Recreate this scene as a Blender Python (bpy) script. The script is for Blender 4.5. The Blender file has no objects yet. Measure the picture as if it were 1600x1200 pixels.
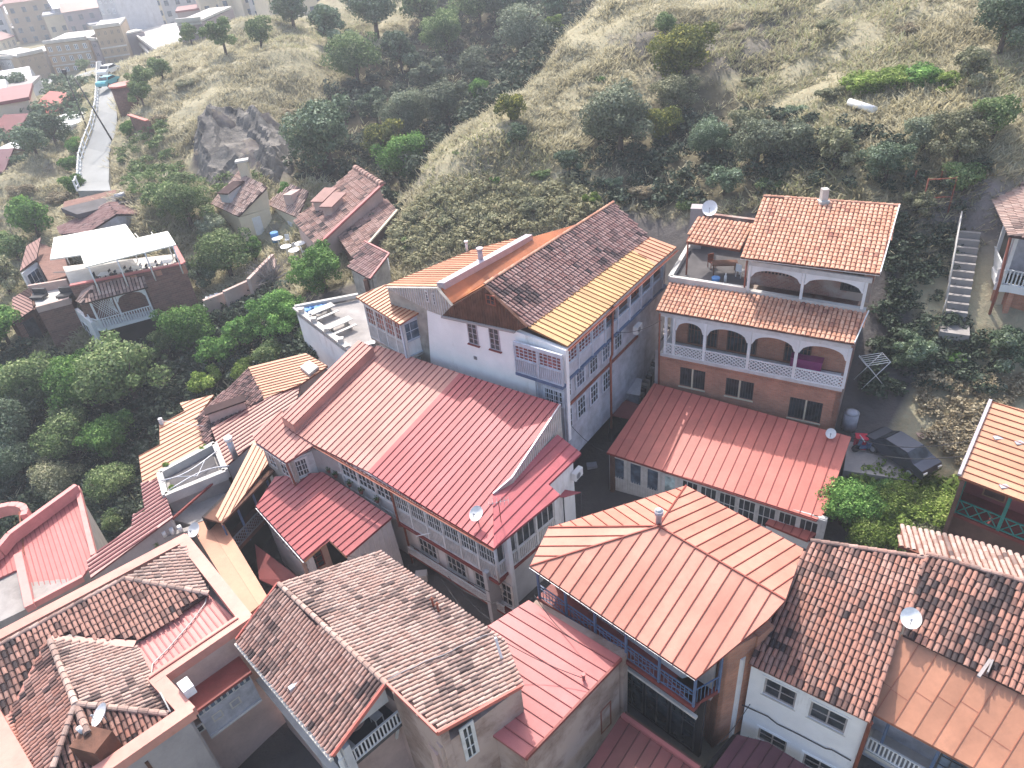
import bpy, math, random
import numpy as np
from mathutils import Vector, noise

random.seed(7)
rnd = random.Random(11)
SC = bpy.context.scene
COL = SC.collection

# ------------------------------------------------------------------ camera, sky, sun, exposure
CAM_H = 35.0
FOC, CX, CY = 1155.0, 800.0, 600.0
_nad = np.array([175.0, -1650.0, -FOC]); _nad /= np.linalg.norm(_nad)
_up = -_nad
_fw = np.array([0, 0, -1.0]); _fh = _fw - _up * np.dot(_fw, _up); _fh /= np.linalg.norm(_fh)
_xr = np.cross(_fh, _up)
RM = np.array([_xr, _fh, _up])            # camera space -> world space
cam_data = bpy.data.cameras.new('camera')
cam = bpy.data.objects.new('camera', cam_data); COL.objects.link(cam)
cam_data.sensor_width = 36.0
cam_data.lens = FOC / 1600.0 * 36.0
cam_data.clip_start = 0.5
cam_data.clip_end = 4000
from mathutils import Matrix
_m = Matrix([list(RM[0]) + [0], list(RM[1]) + [0], list(RM[2]) + [CAM_H], [0, 0, 0, 1]])
cam.matrix_world = _m
SC.camera = cam

SUN_EL = math.radians(53)
SUN_AZ = math.radians(10)                  # light travels towards the viewer and a little right
sun_dir = Vector((math.sin(SUN_AZ) * math.cos(SUN_EL), -math.cos(SUN_AZ) * math.cos(SUN_EL), -math.sin(SUN_EL)))
world = bpy.data.worlds.new('World'); SC.world = world; world.use_nodes = True
wn = world.node_tree.nodes; wl = world.node_tree.links
bg = wn['Background']
sky = wn.new('ShaderNodeTexSky'); sky.sky_type = 'NISHITA'; sky.sun_disc = False
sky.sun_elevation = SUN_EL
sky.sun_rotation = -SUN_AZ
sky.air_density = 1.0; sky.dust_density = 4.0; sky.ozone_density = .6
wl.new(sky.outputs[0], bg.inputs[0]); bg.inputs[1].default_value = 0.15
sl = bpy.data.lights.new('sun', 'SUN'); sl.energy = 2.6; sl.angle = math.radians(0.5); sl.color = (1.0, 0.94, 0.86)
sun = bpy.data.objects.new('sun', sl); COL.objects.link(sun)
sun.rotation_euler = sun_dir.to_track_quat('-Z', 'Y').to_euler()
SC.view_settings.view_transform = 'Standard'; SC.view_settings.look = 'None'
SC.view_settings.gamma = 1.0; SC.view_settings.use_curve_mapping = False
SC.view_settings.exposure = 1.2
SC.cycles.max_bounces = 6
SC.cycles.volume_step_rate = 4
SC.cycles.volume_max_steps = 64

# ------------------------------------------------------------------ surveying helpers
O3 = np.array([0, 0, CAM_H])
def ray(px, py): return RM @ np.array([px - CX, -(py - CY), -FOC])
def P(px, py, z):
    r = ray(px, py); t = (z - CAM_H) / r[2]
    return Vector((r[0] * t, r[1] * t, z))
def PD(px, py, d):
    r = ray(px, py); t = d / math.hypot(r[0], r[1])
    return Vector((r[0] * t, r[1] * t, CAM_H + r[2] * t))
def up(pt, px, py):
    """point on the vertical through pt at the height where (px,py) sees it"""
    r = ray(px, py); t = math.hypot(pt[0], pt[1]) / math.hypot(r[0], r[1])
    return Vector((pt[0], pt[1], CAM_H + r[2] * t))
class Plane:
    def __init__(s, a, b, c):
        s.o = Vector(a); s.n = (Vector(b) - s.o).cross(Vector(c) - s.o).normalized()
        if s.n.z < 0: s.n = -s.n
    def px(s, px, py):
        r = Vector(ray(px, py)); o = Vector(O3)
        return o + r * ((s.o - o).dot(s.n) / r.dot(s.n))
    def z(s, x, y):
        return s.o.z - (s.n.x * (x - s.o.x) + s.n.y * (y - s.o.y)) / s.n.z
    def lift(s, h): return Plane3(s.o + Vector((0, 0, h)), s.n)
class Plane3(Plane):
    def __init__(s, o, n): s.o = Vector(o); s.n = Vector(n)
def tilt(e1, z1, e2, z2, pitch, side=1):
    a = P(*e1, z1) if len(e1) == 2 else Vector(e1); b = P(*e2, z2) if len(e2) == 2 else Vector(e2)
    u = b - a; h = Vector((-u.y, u.x, 0)).normalized() * side
    c = a + h * math.cos(math.radians(pitch)) + Vector((0, 0, math.sin(math.radians(pitch))))
    return Plane(a, b, c)

# ------------------------------------------------------------------ materials
MATS = {}
def _new(name):
    m = bpy.data.materials.new(name); m.use_nodes = True
    nt = m.node_tree; b = nt.nodes['Principled BSDF']
    MATS[name] = m
    return m, nt, b
def _mixc(nt, fac, a, b, mode='MIX'):
    n = nt.nodes.new('ShaderNodeMix'); n.data_type = 'RGBA'; n.blend_type = mode
    def setin(i, v):
        if hasattr(v, 'links'): nt.links.new(v, n.inputs[i])
        elif isinstance(v, (int, float)): n.inputs[i].default_value = v
        else: n.inputs[i].default_value = (*v, 1)
    setin(0, fac); setin(6, a); setin(7, b)
    return n.outputs[2]
def _noise(nt, scale, detail=4, coord='Object', rough=0.6, stretch=None):
    tc = nt.nodes.new('ShaderNodeTexCoord'); n = nt.nodes.new('ShaderNodeTexNoise')
    n.inputs['Scale'].default_value = scale; n.inputs['Detail'].default_value = detail; n.inputs['Roughness'].default_value = rough
    src = tc.outputs[coord]
    if stretch:
        mp = nt.nodes.new('ShaderNodeMapping'); mp.inputs['Scale'].default_value = stretch
        nt.links.new(src, mp.inputs[0]); src = mp.outputs[0]
    nt.links.new(src, n.inputs['Vector'])
    return n.outputs['Fac']
def _ramp(nt, fac, lo, hi):
    r = nt.nodes.new('ShaderNodeMapRange'); r.inputs[1].default_value = lo; r.inputs[2].default_value = hi
    nt.links.new(fac, r.inputs[0]); return r.outputs[0]
def _bump(nt, b, h, strength, dist=0.05):
    n = nt.nodes.new('ShaderNodeBump'); n.inputs['Strength'].default_value = strength; n.inputs['Distance'].default_value = dist
    nt.links.new(h, n.inputs['Height']); nt.links.new(n.outputs[0], b.inputs['Normal'])
def mat(name, col, rough=0.7, var=0.25, scale=1.2, dirt=None, dirt_amt=0.35, fine=0.1, bump=0.15, spec=0.3, metal=0.0, objvar=0.08, streak=False):
    """painted or mineral surface: broad patches, fine grain, shaped dirt"""
    if name in MATS: return MATS[name]
    m, nt, b = _new(name)
    n1 = _noise(nt, scale, 5)
    n2 = _noise(nt, scale * 9, 3)
    c = _mixc(nt, _ramp(nt, n1, 0.35, 0.7), [x * (1 - var) for x in col], [min(1, x * (1 + var * 0.6)) for x in col])
    c = _mixc(nt, _ramp(nt, n2, 0.3, 0.75), c, [x * (1 - fine * 2.5) for x in col]) if fine > 0.3 else _mixc(nt, fine, c, _mixc(nt, n2, (0, 0, 0), (1, 1, 1)), 'OVERLAY')
    dc = dirt or [x * 0.35 for x in col]
    n3 = _noise(nt, scale * 0.8, 6, rough=0.75, stretch=(1, 1, 0.25) if streak else None)
    f = _ramp(nt, n3, 0.56, 0.78)
    mm = nt.nodes.new('ShaderNodeMath'); mm.operation = 'MULTIPLY'; mm.inputs[1].default_value = dirt_amt
    nt.links.new(f, mm.inputs[0])
    c = _mixc(nt, mm.outputs[0], c, dc)
    if objvar:
        oi = nt.nodes.new('ShaderNodeObjectInfo')
        rr = nt.nodes.new('ShaderNodeMapRange'); rr.inputs[3].default_value = 1 - objvar; rr.inputs[4].default_value = 1 + objvar
        nt.links.new(oi.outputs['Random'], rr.inputs[0])
        cc = nt.nodes.new('ShaderNodeVectorMath'); cc.operation = 'SCALE'
        nt.links.new(c, cc.inputs[0]); nt.links.new(rr.outputs[0], cc.inputs['Scale'])
        c = cc.outputs[0]
    nt.links.new(c, b.inputs['Base Color'])
    b.inputs['Roughness'].default_value = rough; b.inputs['Metallic'].default_value = metal
    b.inputs['Specular IOR Level'].default_value = spec
    if bump: _bump(nt, b, n2, bump, 0.02)
    return m
def brickmat(name, c1, c2, mortar, w=0.26, h=0.09, patch=None, patch_lo=0.5, patch_hi=0.6, bump=0.5):
    if name in MATS: return MATS[name]
    m, nt, b = _new(name)
    uv = nt.nodes.new('ShaderNodeUVMap'); bt = nt.nodes.new('ShaderNodeTexBrick')
    nt.links.new(uv.outputs[0], bt.inputs['Vector'])
    bt.inputs['Color1'].default_value = (*c1, 1); bt.inputs['Color2'].default_value = (*c2, 1); bt.inputs['Mortar'].default_value = (*mortar, 1)
    bt.inputs['Scale'].default_value = 1.0; bt.inputs['Brick Width'].default_value = w; bt.inputs['Row Height'].default_value = h
    bt.inputs['Mortar Size'].default_value = 0.012; bt.inputs['Mortar Smooth'].default_value = 0.3
    c = bt.outputs[0]
    c = _mixc(nt, _ramp(nt, _noise(nt, 0.9, 5), 0.35, 0.75), c, _mixc(nt, 0.45, c, (0.10, 0.06, 0.05)))
    c = _mixc(nt, _ramp(nt, _noise(nt, 6, 4), 0.45, 0.8), c, _mixc(nt, 0.35, c, mortar))
    if patch:
        c = _mixc(nt, _ramp(nt, _noise(nt, 0.5, 6), patch_lo, patch_hi), c, patch)
    nt.links.new(c, b.inputs['Base Color']); b.inputs['Roughness'].default_value = 0.9; b.inputs['Specular IOR Level'].default_value = 0.15
    _bump(nt, b, bt.outputs['Fac'], -bump, 0.02)
    return m
def tilemat(name, clean, light, dark, rough=0.8):
    """fired clay: the per-tile attribute says how weathered each tile is"""
    if name in MATS: return MATS[name]
    m, nt, b = _new(name)
    at = nt.nodes.new('ShaderNodeAttribute'); at.attribute_name = 'tint'
    sp = nt.nodes.new('ShaderNodeSeparateColor'); nt.links.new(at.outputs['Color'], sp.inputs[0])
    c = _mixc(nt, sp.outputs[1], clean, light)
    c = _mixc(nt, sp.outputs[0], c, dark)
    n = _noise(nt, 7, 5, rough=0.7)
    c = _mixc(nt, _ramp(nt, n, 0.5, 0.85), c, _mixc(nt, 0.6, c, dark))
    n2 = _noise(nt, 18, 3)
    c = _mixc(nt, 0.25, c, _mixc(nt, n2, (0, 0, 0), (1, 1, 1)), 'OVERLAY')
    nt.links.new(c, b.inputs['Base Color']); b.inputs['Roughness'].default_value = rough; b.inputs['Specular IOR Level'].default_value = 0.2
    _bump(nt, b, n2, 0.25, 0.02)
    return m
def leafmat(name, c1, c2, trans=0.25, c3=None):
    if name in MATS: return MATS[name]
    m, nt, b = _new(name)
    at = nt.nodes.new('ShaderNodeAttribute'); at.attribute_name = 'tint'
    sp = nt.nodes.new('ShaderNodeSeparateColor'); nt.links.new(at.outputs['Color'], sp.inputs[0])
    c = _mixc(nt, sp.outputs[0], c1, c2)
    if c3: c = _mixc(nt, _ramp(nt, sp.outputs[1], 0.6, 0.9), c, c3)
    oi = nt.nodes.new('ShaderNodeObjectInfo')
    rr = nt.nodes.new('ShaderNodeMapRange'); rr.inputs[3].default_value = 0.8; rr.inputs[4].default_value = 1.25
    nt.links.new(oi.outputs['Random'], rr.inputs[0])
    cc = nt.nodes.new('ShaderNodeVectorMath'); cc.operation = 'SCALE'
    nt.links.new(c, cc.inputs[0]); nt.links.new(rr.outputs[0], cc.inputs['Scale'])
    nt.links.new(cc.outputs[0], b.inputs['Base Color']); b.inputs['Roughness'].default_value = 0.75; b.inputs['Specular IOR Level'].default_value = 0.12
    tr = nt.nodes.new('ShaderNodeBsdfTranslucent'); nt.links.new(cc.outputs[0], tr.inputs[0])
    mx = nt.nodes.new('ShaderNodeMixShader'); mx.inputs[0].default_value = trans
    nt.links.new(b.outputs[0], mx.inputs[1]); nt.links.new(tr.outputs[0], mx.inputs[2])
    nt.links.new(mx.outputs[0], nt.nodes['Material Output'].inputs[0])
    return m
def glassmat(name, col=(0.02, 0.025, 0.03), rough=0.08, spec=0.6):
    if name in MATS: return MATS[name]
    m, nt, b = _new(name)
    n = _noise(nt, 1.5, 2)
    c = _mixc(nt, _ramp(nt, n, 0.4, 0.65), col, [x * 2.5 + 0.01 for x in col])
    nt.links.new(c, b.inputs['Base Color']); b.inputs['Roughness'].default_value = rough; b.inputs['Specular IOR Level'].default_value = spec
    return m

# ------------------------------------------------------------------ mesh building
class MB:
    def __init__(s): s.v = []; s.f = []; s.mi = []; s.t = []; s.sm = []
    def poly(s, pts, mi=0, t=(0, 0.5, 0, 1), smooth=False):
        n = len(s.v); s.v += [tuple(p) for p in pts]; s.f.append(tuple(range(n, n + len(pts)))); s.mi.append(mi); s.t.append(t); s.sm.append(smooth)
    def quad(s, a, b, c, d, mi=0, t=(0, 0.5, 0, 1), smooth=False): s.poly((a, b, c, d), mi, t, smooth)
    def box(s, o, a, b, c, mi=0, t=(0, 0.5, 0, 1)):
        """box from corner o along three edge vectors"""
        o = Vector(o); a = Vector(a); b = Vector(b); c = Vector(c)
        if a.cross(b).dot(c) < 0: a, b = b, a
        n = len(s.v)
        for k in range(8): s.v.append(tuple(o + a * (k & 1) + b * (k >> 1 & 1) + c * (k >> 2 & 1)))
        for f in ((0, 2, 3, 1), (4, 5, 7, 6), (0, 1, 5, 4), (2, 6, 7, 3), (0, 4, 6, 2), (1, 3, 7, 5)):
            s.f.append(tuple(n + i for i in f)); s.mi.append(mi); s.t.append(t); s.sm.append(False)
    def bar(s, a, b, w, h=None, mi=0, upv=None, t=(0, 0.5, 0, 1)):
        a = Vector(a); b = Vector(b); d = (b - a)
        if d.length < 1e-5: return
        h = h or w; upv = Vector(upv) if upv else Vector((0, 0, 1))
        dn = d.normalized()
        if abs(dn.dot(upv)) > 0.98: upv = Vector((1, 0, 0))
        x = dn.cross(upv).normalized(); y = x.cross(dn).normalized()
        s.box(a - x * w / 2 - y * h / 2, d, x * w, y * h, mi, t)
    def prism(s, pts, vec, mi=0, side_mi=None, t=(0, 0.5, 0, 1)):
        pts = [Vector(p) for p in pts]; vec = Vector(vec)
        nrm = Vector((0, 0, 0))
        for i in range(len(pts)): nrm += pts[i].cross(pts[(i + 1) % len(pts)])
        if nrm.dot(vec) > 0: pts = pts[::-1]
        # top faces away from vec
        n = len(s.v); k = len(pts); sm = mi if side_mi is None else side_mi
        s.v += [tuple(p) for p in pts] + [tuple(p + vec) for p in pts]
        s.f.append(tuple(range(n, n + k))); s.mi.append(mi)
        s.f.append(tuple(range(n + 2 * k - 1, n + k - 1, -1))); s.mi.append(sm)
        for i in range(k):
            j = (i + 1) % k
            s.f.append((n + j, n + i, n + k + i, n + k + j)); s.mi.append(sm)
        s.t += [t] * (k + 2); s.sm += [False] * (k + 2)
    def tube(s, pts, r, n=8, mi=0, caps=True, r2=None, smooth=True):
        pts = [Vector(p) for p in pts]; base = len(s.v); K = len(pts)
        rs = r if isinstance(r, (list, tuple)) else [r + ((r2 if r2 is not None else r) - r) * i / max(1, K - 1) for i in range(K)]
        for i, p in enumerate(pts):
            d = (pts[min(i + 1, K - 1)] - pts[max(i - 1, 0)]).normalized()
            a = Vector((0, 0, 1)) if abs(d.z) < 0.9 else Vector((1, 0, 0))
            x = d.cross(a).normalized(); y = d.cross(x).normalized()
            for k in range(n):
                th = 2 * math.pi * k / n
                s.v.append(tuple(p + (x * math.cos(th) + y * math.sin(th)) * rs[i]))
        for i in range(K - 1):
            for k in range(n):
                a = base + i * n + k; b = base + i * n + (k + 1) % n
                s.f.append((a, b, b + n, a + n)); s.mi.append(mi); s.t.append((0, 0.5, 0, 1)); s.sm.append(smooth)
        if caps:
            s.f.append(tuple(base + k for k in range(n))[::-1]); s.f.append(tuple(base + (K - 1) * n + k for k in range(n)))
            s.mi += [mi, mi]; s.t += [(0, 0.5, 0, 1)] * 2; s.sm += [False, False]
    def mesh(s, name, mats, off=(0, 0, 0)):
        me = bpy.data.meshes.new(name)
        V = np.array(s.v, dtype=np.float32).reshape(-1, 3) - np.array(off, dtype=np.float32)
        me.from_pydata(V.tolist(), [], s.f)
        for m in mats: me.materials.append(m)
        nf = len(s.f)
        if nf == 0: return me
        if len(mats) > 1: me.polygons.foreach_set('material_index', s.mi)
        if any(s.sm): me.polygons.foreach_set('use_smooth', s.sm)
        # tint and wall-metre UVs
        cnt = np.array([len(f) for f in s.f])
        tint = np.repeat(np.array(s.t, dtype=np.float32), cnt, axis=0)
        ca = me.color_attributes.new('tint', 'FLOAT_COLOR', 'CORNER'); ca.data.foreach_set('color', tint.ravel())
        nrm = np.zeros(nf * 3, dtype=np.float32); me.polygons.foreach_get('normal', nrm); nrm = nrm.reshape(-1, 3)
        li = np.concatenate([np.array(f) for f in s.f])
        W = np.array(s.v, dtype=np.float32).reshape(-1, 3)[li]; N = np.repeat(nrm, cnt, axis=0)
        hx = -N[:, 1]; hy = N[:, 0]; hl = np.sqrt(hx * hx + hy * hy) + 1e-6
        u = np.where(np.abs(N[:, 2]) < 0.8, (W[:, 0] * hx + W[:, 1] * hy) / hl, W[:, 0])
        v = np.where(np.abs(N[:, 2]) < 0.8, W[:, 2], W[:, 1])
        uvl = me.uv_layers.new(name='UVMap'); uvl.data.foreach_set('uv', np.stack([u, v], 1).ravel())
        return me
def obj(name, mb, mats, parent=None, kind=None, label=None):
    """links the mesh as one object; built in world metres, stored relative to the thing's base"""
    if not isinstance(mats, (list, tuple)): mats = [mats]
    off = origin_of(parent)
    o = bpy.data.objects.new(name, mb.mesh(name, mats, off)); COL.objects.link(o)
    if parent: o.parent = parent
    if kind: o['kind'] = kind
    if label: o['label'] = label
    return o
ORIG = {}
def origin_of(p):
    while p is not None:
        if p.name in ORIG: return ORIG[p.name]
        p = p.parent
    return (0, 0, 0)
def thing(name, label, cat, loc, group=None):
    o = bpy.data.objects.new(name, None); COL.objects.link(o)
    o.location = loc; o.empty_display_size = 0.5
    o['label'] = label; o['category'] = cat
    if group: o['group'] = group
    ORIG[o.name] = tuple(loc)
    return o
def solo(name, mb, mats, label, cat, loc, group=None):
    if not isinstance(mats, (list, tuple)): mats = [mats]
    o = bpy.data.objects.new(name, mb.mesh(name, mats, loc)); COL.objects.link(o); o.location = loc
    o['label'] = label; o['category'] = cat
    if group: o['group'] = group
    ORIG[o.name] = tuple(loc)
    return o

# ------------------------------------------------------------------ polygons
def clip(poly, f):
    """keep the part of a 2-D polygon where f(p) >= 0 (f linear)"""
    out = []
    for i in range(len(poly)):
        a = poly[i]; b = poly[(i + 1) % len(poly)]; fa = f(a); fb = f(b)
        if fa >= 0: out.append(a)
        if (fa >= 0) != (fb >= 0):
            t = fa / (fa - fb); out.append((a[0] + (b[0] - a[0]) * t, a[1] + (b[1] - a[1]) * t))
    return out
def inside(p, poly):
    r = False; x, y = p
    for i in range(len(poly)):
        x1, y1 = poly[i]; x2, y2 = poly[i - 1]
        if (y1 > y) != (y2 > y) and x < (x2 - x1) * (y - y1) / (y2 - y1) + x1: r = not r
    return r
def parea(poly):
    return 0.5 * sum(poly[i - 1][0] * poly[i][1] - poly[i][0] * poly[i - 1][1] for i in range(len(poly)))

class Roof:
    """a planar roof surface: slab, then panels with raised seams or rows of barrel tiles"""
    def __init__(s, house, pts, plane, slab_mat, thick=0.14, down=None, name='roof', drop=0.0, slab_t=0.6):
        s.h = house; s.plane = plane
        s.P = [plane.px(*p) if len(p) == 2 else Vector(p) for p in pts]
        n = plane.n
        if down is not None: d = (down - n * down.dot(n)).normalized()
        else: d = (Vector((0, 0, -1)) + n * n.z).normalized()
        s.n = n; s.d = d; s.sv = n.cross(d).normalized(); s.o = s.P[0]
        s.q = [((p - s.o).dot(s.sv), (p - s.o).dot(d)) for p in s.P]
        mb = MB(); mb.prism(s.P, Vector((0, 0, -thick)) )
        s.obj = obj(name, mb, slab_mat, house)
    def w(s, a, b, h=0.0): return s.o + s.sv * a + s.d * b + s.n * h
    def seams(s, m, seam_m, sp=0.55, rib=0.05, ribw=0.034, pt=0.018, name='roof_panel', wob=0.0, cross=0):
        lo = min(a for a, b in s.q); hi = max(a for a, b in s.q)
        k = max(1, round((hi - lo) / sp)); st = (hi - lo) / k
        for i in range(k):
            a0 = lo + i * st; a1 = a0 + st
            c = clip(clip(s.q, lambda p: p[0] - a0), lambda p: a1 - p[0])
            if len(c) < 3 or abs(parea(c)) < 0.01: continue
            mb = MB()
            # each sheet sits a few mm apart in height, its left edge folded up into the seam
            h = pt + rnd.uniform(0, 0.006)
            mb.prism([s.w(a, b, h) for a, b in c], -s.n * (h - 0.002), 0)
            e = [b for a, b in c if a < a0 + 1e-3]
            if len(e) >= 2 and i > 0 and max(e) - min(e) > 0.05:
                b0, b1 = min(e), max(e); nn = max(1, int((b1 - b0) / 2.5)); pr = None
                for j in range(nn + 1):
                    q = s.w(a0 + rnd.uniform(-wob, wob), b0 + (b1 - b0) * j / nn, h + rib / 2)
                    if pr is not None: mb.bar(pr, q, ribw, rib, 1, s.n)
                    pr = q
            if cross:
                bb = [b for a, b in c]; b = min(bb) + rnd.uniform(0.8, cross)
                while b < max(bb) - 0.3:
                    g = clip(clip(c, lambda p: p[1] - b), lambda p: b + 0.03 - p[1])
                    if len(g) >= 3: mb.prism([s.w(x, y, h + 0.012) for x, y in g], -s.n * 0.01, 1)
                    b += cross
            obj(name, mb, [m, seam_m], s.obj)
        return s
    def tiles(s, m, tw=0.21, tl=0.34, dark=0.35, cl=0.5, n_ind=0, seed=0, gap=0.82, hgt=0.075, over=0.06, key=None, segs=4, bias=None, rough=0.012, grid=False):
        lo = min(a for a, b in s.q); hi = max(a for a, b in s.q); b0 = min(b for a, b in s.q); b1 = max(b for a, b in s.q)
        nc = max(1, round((hi - lo) / tw)); tw = (hi - lo) / nc; nr = max(1, round((b1 - b0) / tl)); tl = (b1 - b0) / nr
        cells = []
        for i in range(nc):
            a = lo + (i + .5) * tw
            if grid:
                for j in range(nr):
                    b = b0 + (j + .5) * tl
                    if inside((a, b), s.q): cells.append((a, b))
            else:      # courses start at the eave of each row, so the lower edge stays straight
                c = clip(clip(s.q, lambda p: p[0] - (a - .01)), lambda p: a + .01 - p[0])
                if len(c) < 3: continue
                e0 = min(p[1] for p in c); e1 = max(p[1] for p in c); b = e1 - tl / 2 + .04
                while b - tl / 2 > e0 - tl * .35: cells.append((a, b)); b -= tl
        def tint(a, b):
            w = s.w(a, b)
            v = noise.noise(w * cl + Vector((seed, seed * 2.3, 0))) * 0.9 + noise.noise(w * cl * 3.1 + Vector((seed, 0, 4))) * 0.6
            x = v + rnd.gauss(0, 0.30) + (dark - 0.5) + (bias(a, b) if bias else 0)
            x = min(1, max(0, x * 1.2 + 0.05)); x = x if x > 0.18 else x * 0.4
            return x, rnd.random()
        def tile(mb, a, b, h, sv, d, n, o, t):
            W = tw * gap / 2; L = tl + over
            rings = []
            for (bb, wd, hh) in ((b - tl / 2 - over * 0.5, W * 0.86, hgt * 0.78), (b + tl / 2 + over * 0.5, W, hgt)):
                lift = h + (0.0 if bb < b else 0.028)
                rings.append([o + sv * (a - wd * math.cos(math.pi * k / segs)) + d * bb + n * (lift + hh * math.sin(math.pi * k / segs)) for k in range(segs + 1)])
            for k in range(segs): mb.quad(rings[0][k], rings[0][k + 1], rings[1][k + 1], rings[1][k], 0, t, True)
            mb.poly([rings[1][k] for k in range(segs + 1)], 0, (min(1, t[0] + .25), t[1], 0, 1))
        ind = []
        if n_ind:
            cells.sort(key=lambda c: (s.w(*c) - Vector(O3)).length)
            ind = cells[:n_ind]; cells = cells[n_ind:]
        if ind:
            lv = []
            for k in range(10):
                mb = MB(); x = (k / 9.0); t = (x ** 1.2, rnd.random(), 0, 1)
                tile(mb, 0, 0, 0.012, Vector((1, 0, 0)), Vector((0, 1, 0)), Vector((0, 0, 1)), Vector((0, 0, 0)), t)
                lv.append(mb.mesh('roof_tile', [m]))
            rot = Matrix((s.sv, s.d, s.n)).transposed()
            if rot.determinant() < 0: pass
            off = Vector(origin_of(s.obj))
            for a, b in ind:
                x, y = tint(a, b)
                o = bpy.data.objects.new('roof_tile', lv[min(9, int(x * 9.99))]); COL.objects.link(o); o.parent = s.obj
                mt = rot.to_4x4() @ Matrix.Rotation(rnd.gauss(0, 0.025), 4, 'Z')
                mt.translation = s.w(a + rnd.gauss(0, rough * .6), b + rnd.gauss(0, rough), rnd.uniform(0, 0.012)) - off
                o.matrix_local = mt
        if cells:
            mb = MB()
            for a, b in cells:
                x, y = tint(a, b)
                tile(mb, a + rnd.gauss(0, rough * .5), b + rnd.gauss(0, rough), 0.012 + rnd.uniform(0, 0.012), s.sv, s.d, s.n, s.o, (x, y, 0, 1))
            obj('roof_tiles', mb, m, s.obj, kind='stuff')
        return s
def ridge_cap(house, a, b, m, r=0.13, L=0.4, dark=0.3, name='ridge_cap', h=0.03):
    """overlapping half-round ridge tiles"""
    a = Vector(a) + Vector((0, 0, h)); b = Vector(b) + Vector((0, 0, h)); d = (b - a); n = max(1, round(d.length / L)); u = d.normalized()
    x = u.cross(Vector((0, 0, 1))).normalized(); z = x.cross(u)
    mb = MB()
    for i in range(n):
        p = a + d * (i / n); q = a + d * ((i + 1) / n) + u * 0.05
        t = (max(0, min(1, rnd.gauss(dark, .25))), rnd.random(), 0, 1)
        ra, rb = r * 0.85, r * 1.05; A = []; B = []
        for k in range(6):
            th = math.pi * (k / 5.0)
            A.append(p + x * ra * math.cos(th) + z * (ra * math.sin(th) * 0.85))
            B.append(q + x * rb * math.cos(th) + z * (rb * math.sin(th) * 0.85 + 0.02))
        for k in range(5): mb.quad(A[k], A[k + 1], B[k + 1], B[k], 0, t, True)
        mb.poly(B, 0, t); mb.poly(A[::-1], 0, t)
    return obj(name, mb, m, house)
def strip(house, pts, w, h, m, name='fascia', closed=False):
    mb = MB(); n = len(pts)
    for i in range(n if closed else n - 1): mb.bar(pts[i], pts[(i + 1) % n], w, h, 0)
    return obj(name, mb, m, house)
def gutter(house, a, b, m, r=0.07, name='gutter'):
    mb = MB(); a = Vector(a); b = Vector(b); u = (b - a).normalized(); x = u.cross(Vector((0, 0, 1))).normalized(); z = Vector((0, 0, 1))
    for k in range(5):
        t0 = math.pi * k / 5; t1 = math.pi * (k + 1) / 5
        f = lambda p, t: p + x * (r * math.cos(t)) - z * (r * math.sin(t))
        mb.quad(f(a, t0), f(b, t0), f(b, t1), f(a, t1)); 
    mb.bar(a + x * r, b + x * r, 0.02, 0.02); mb.bar(a - x * r, b - x * r, 0.02, 0.02)
    return obj(name, mb, m, house)
def pipe(house, pts, r, m, name='downpipe', n=7):
    mb = MB(); mb.tube(pts, r, n); return obj(name, mb, m, house)

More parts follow.
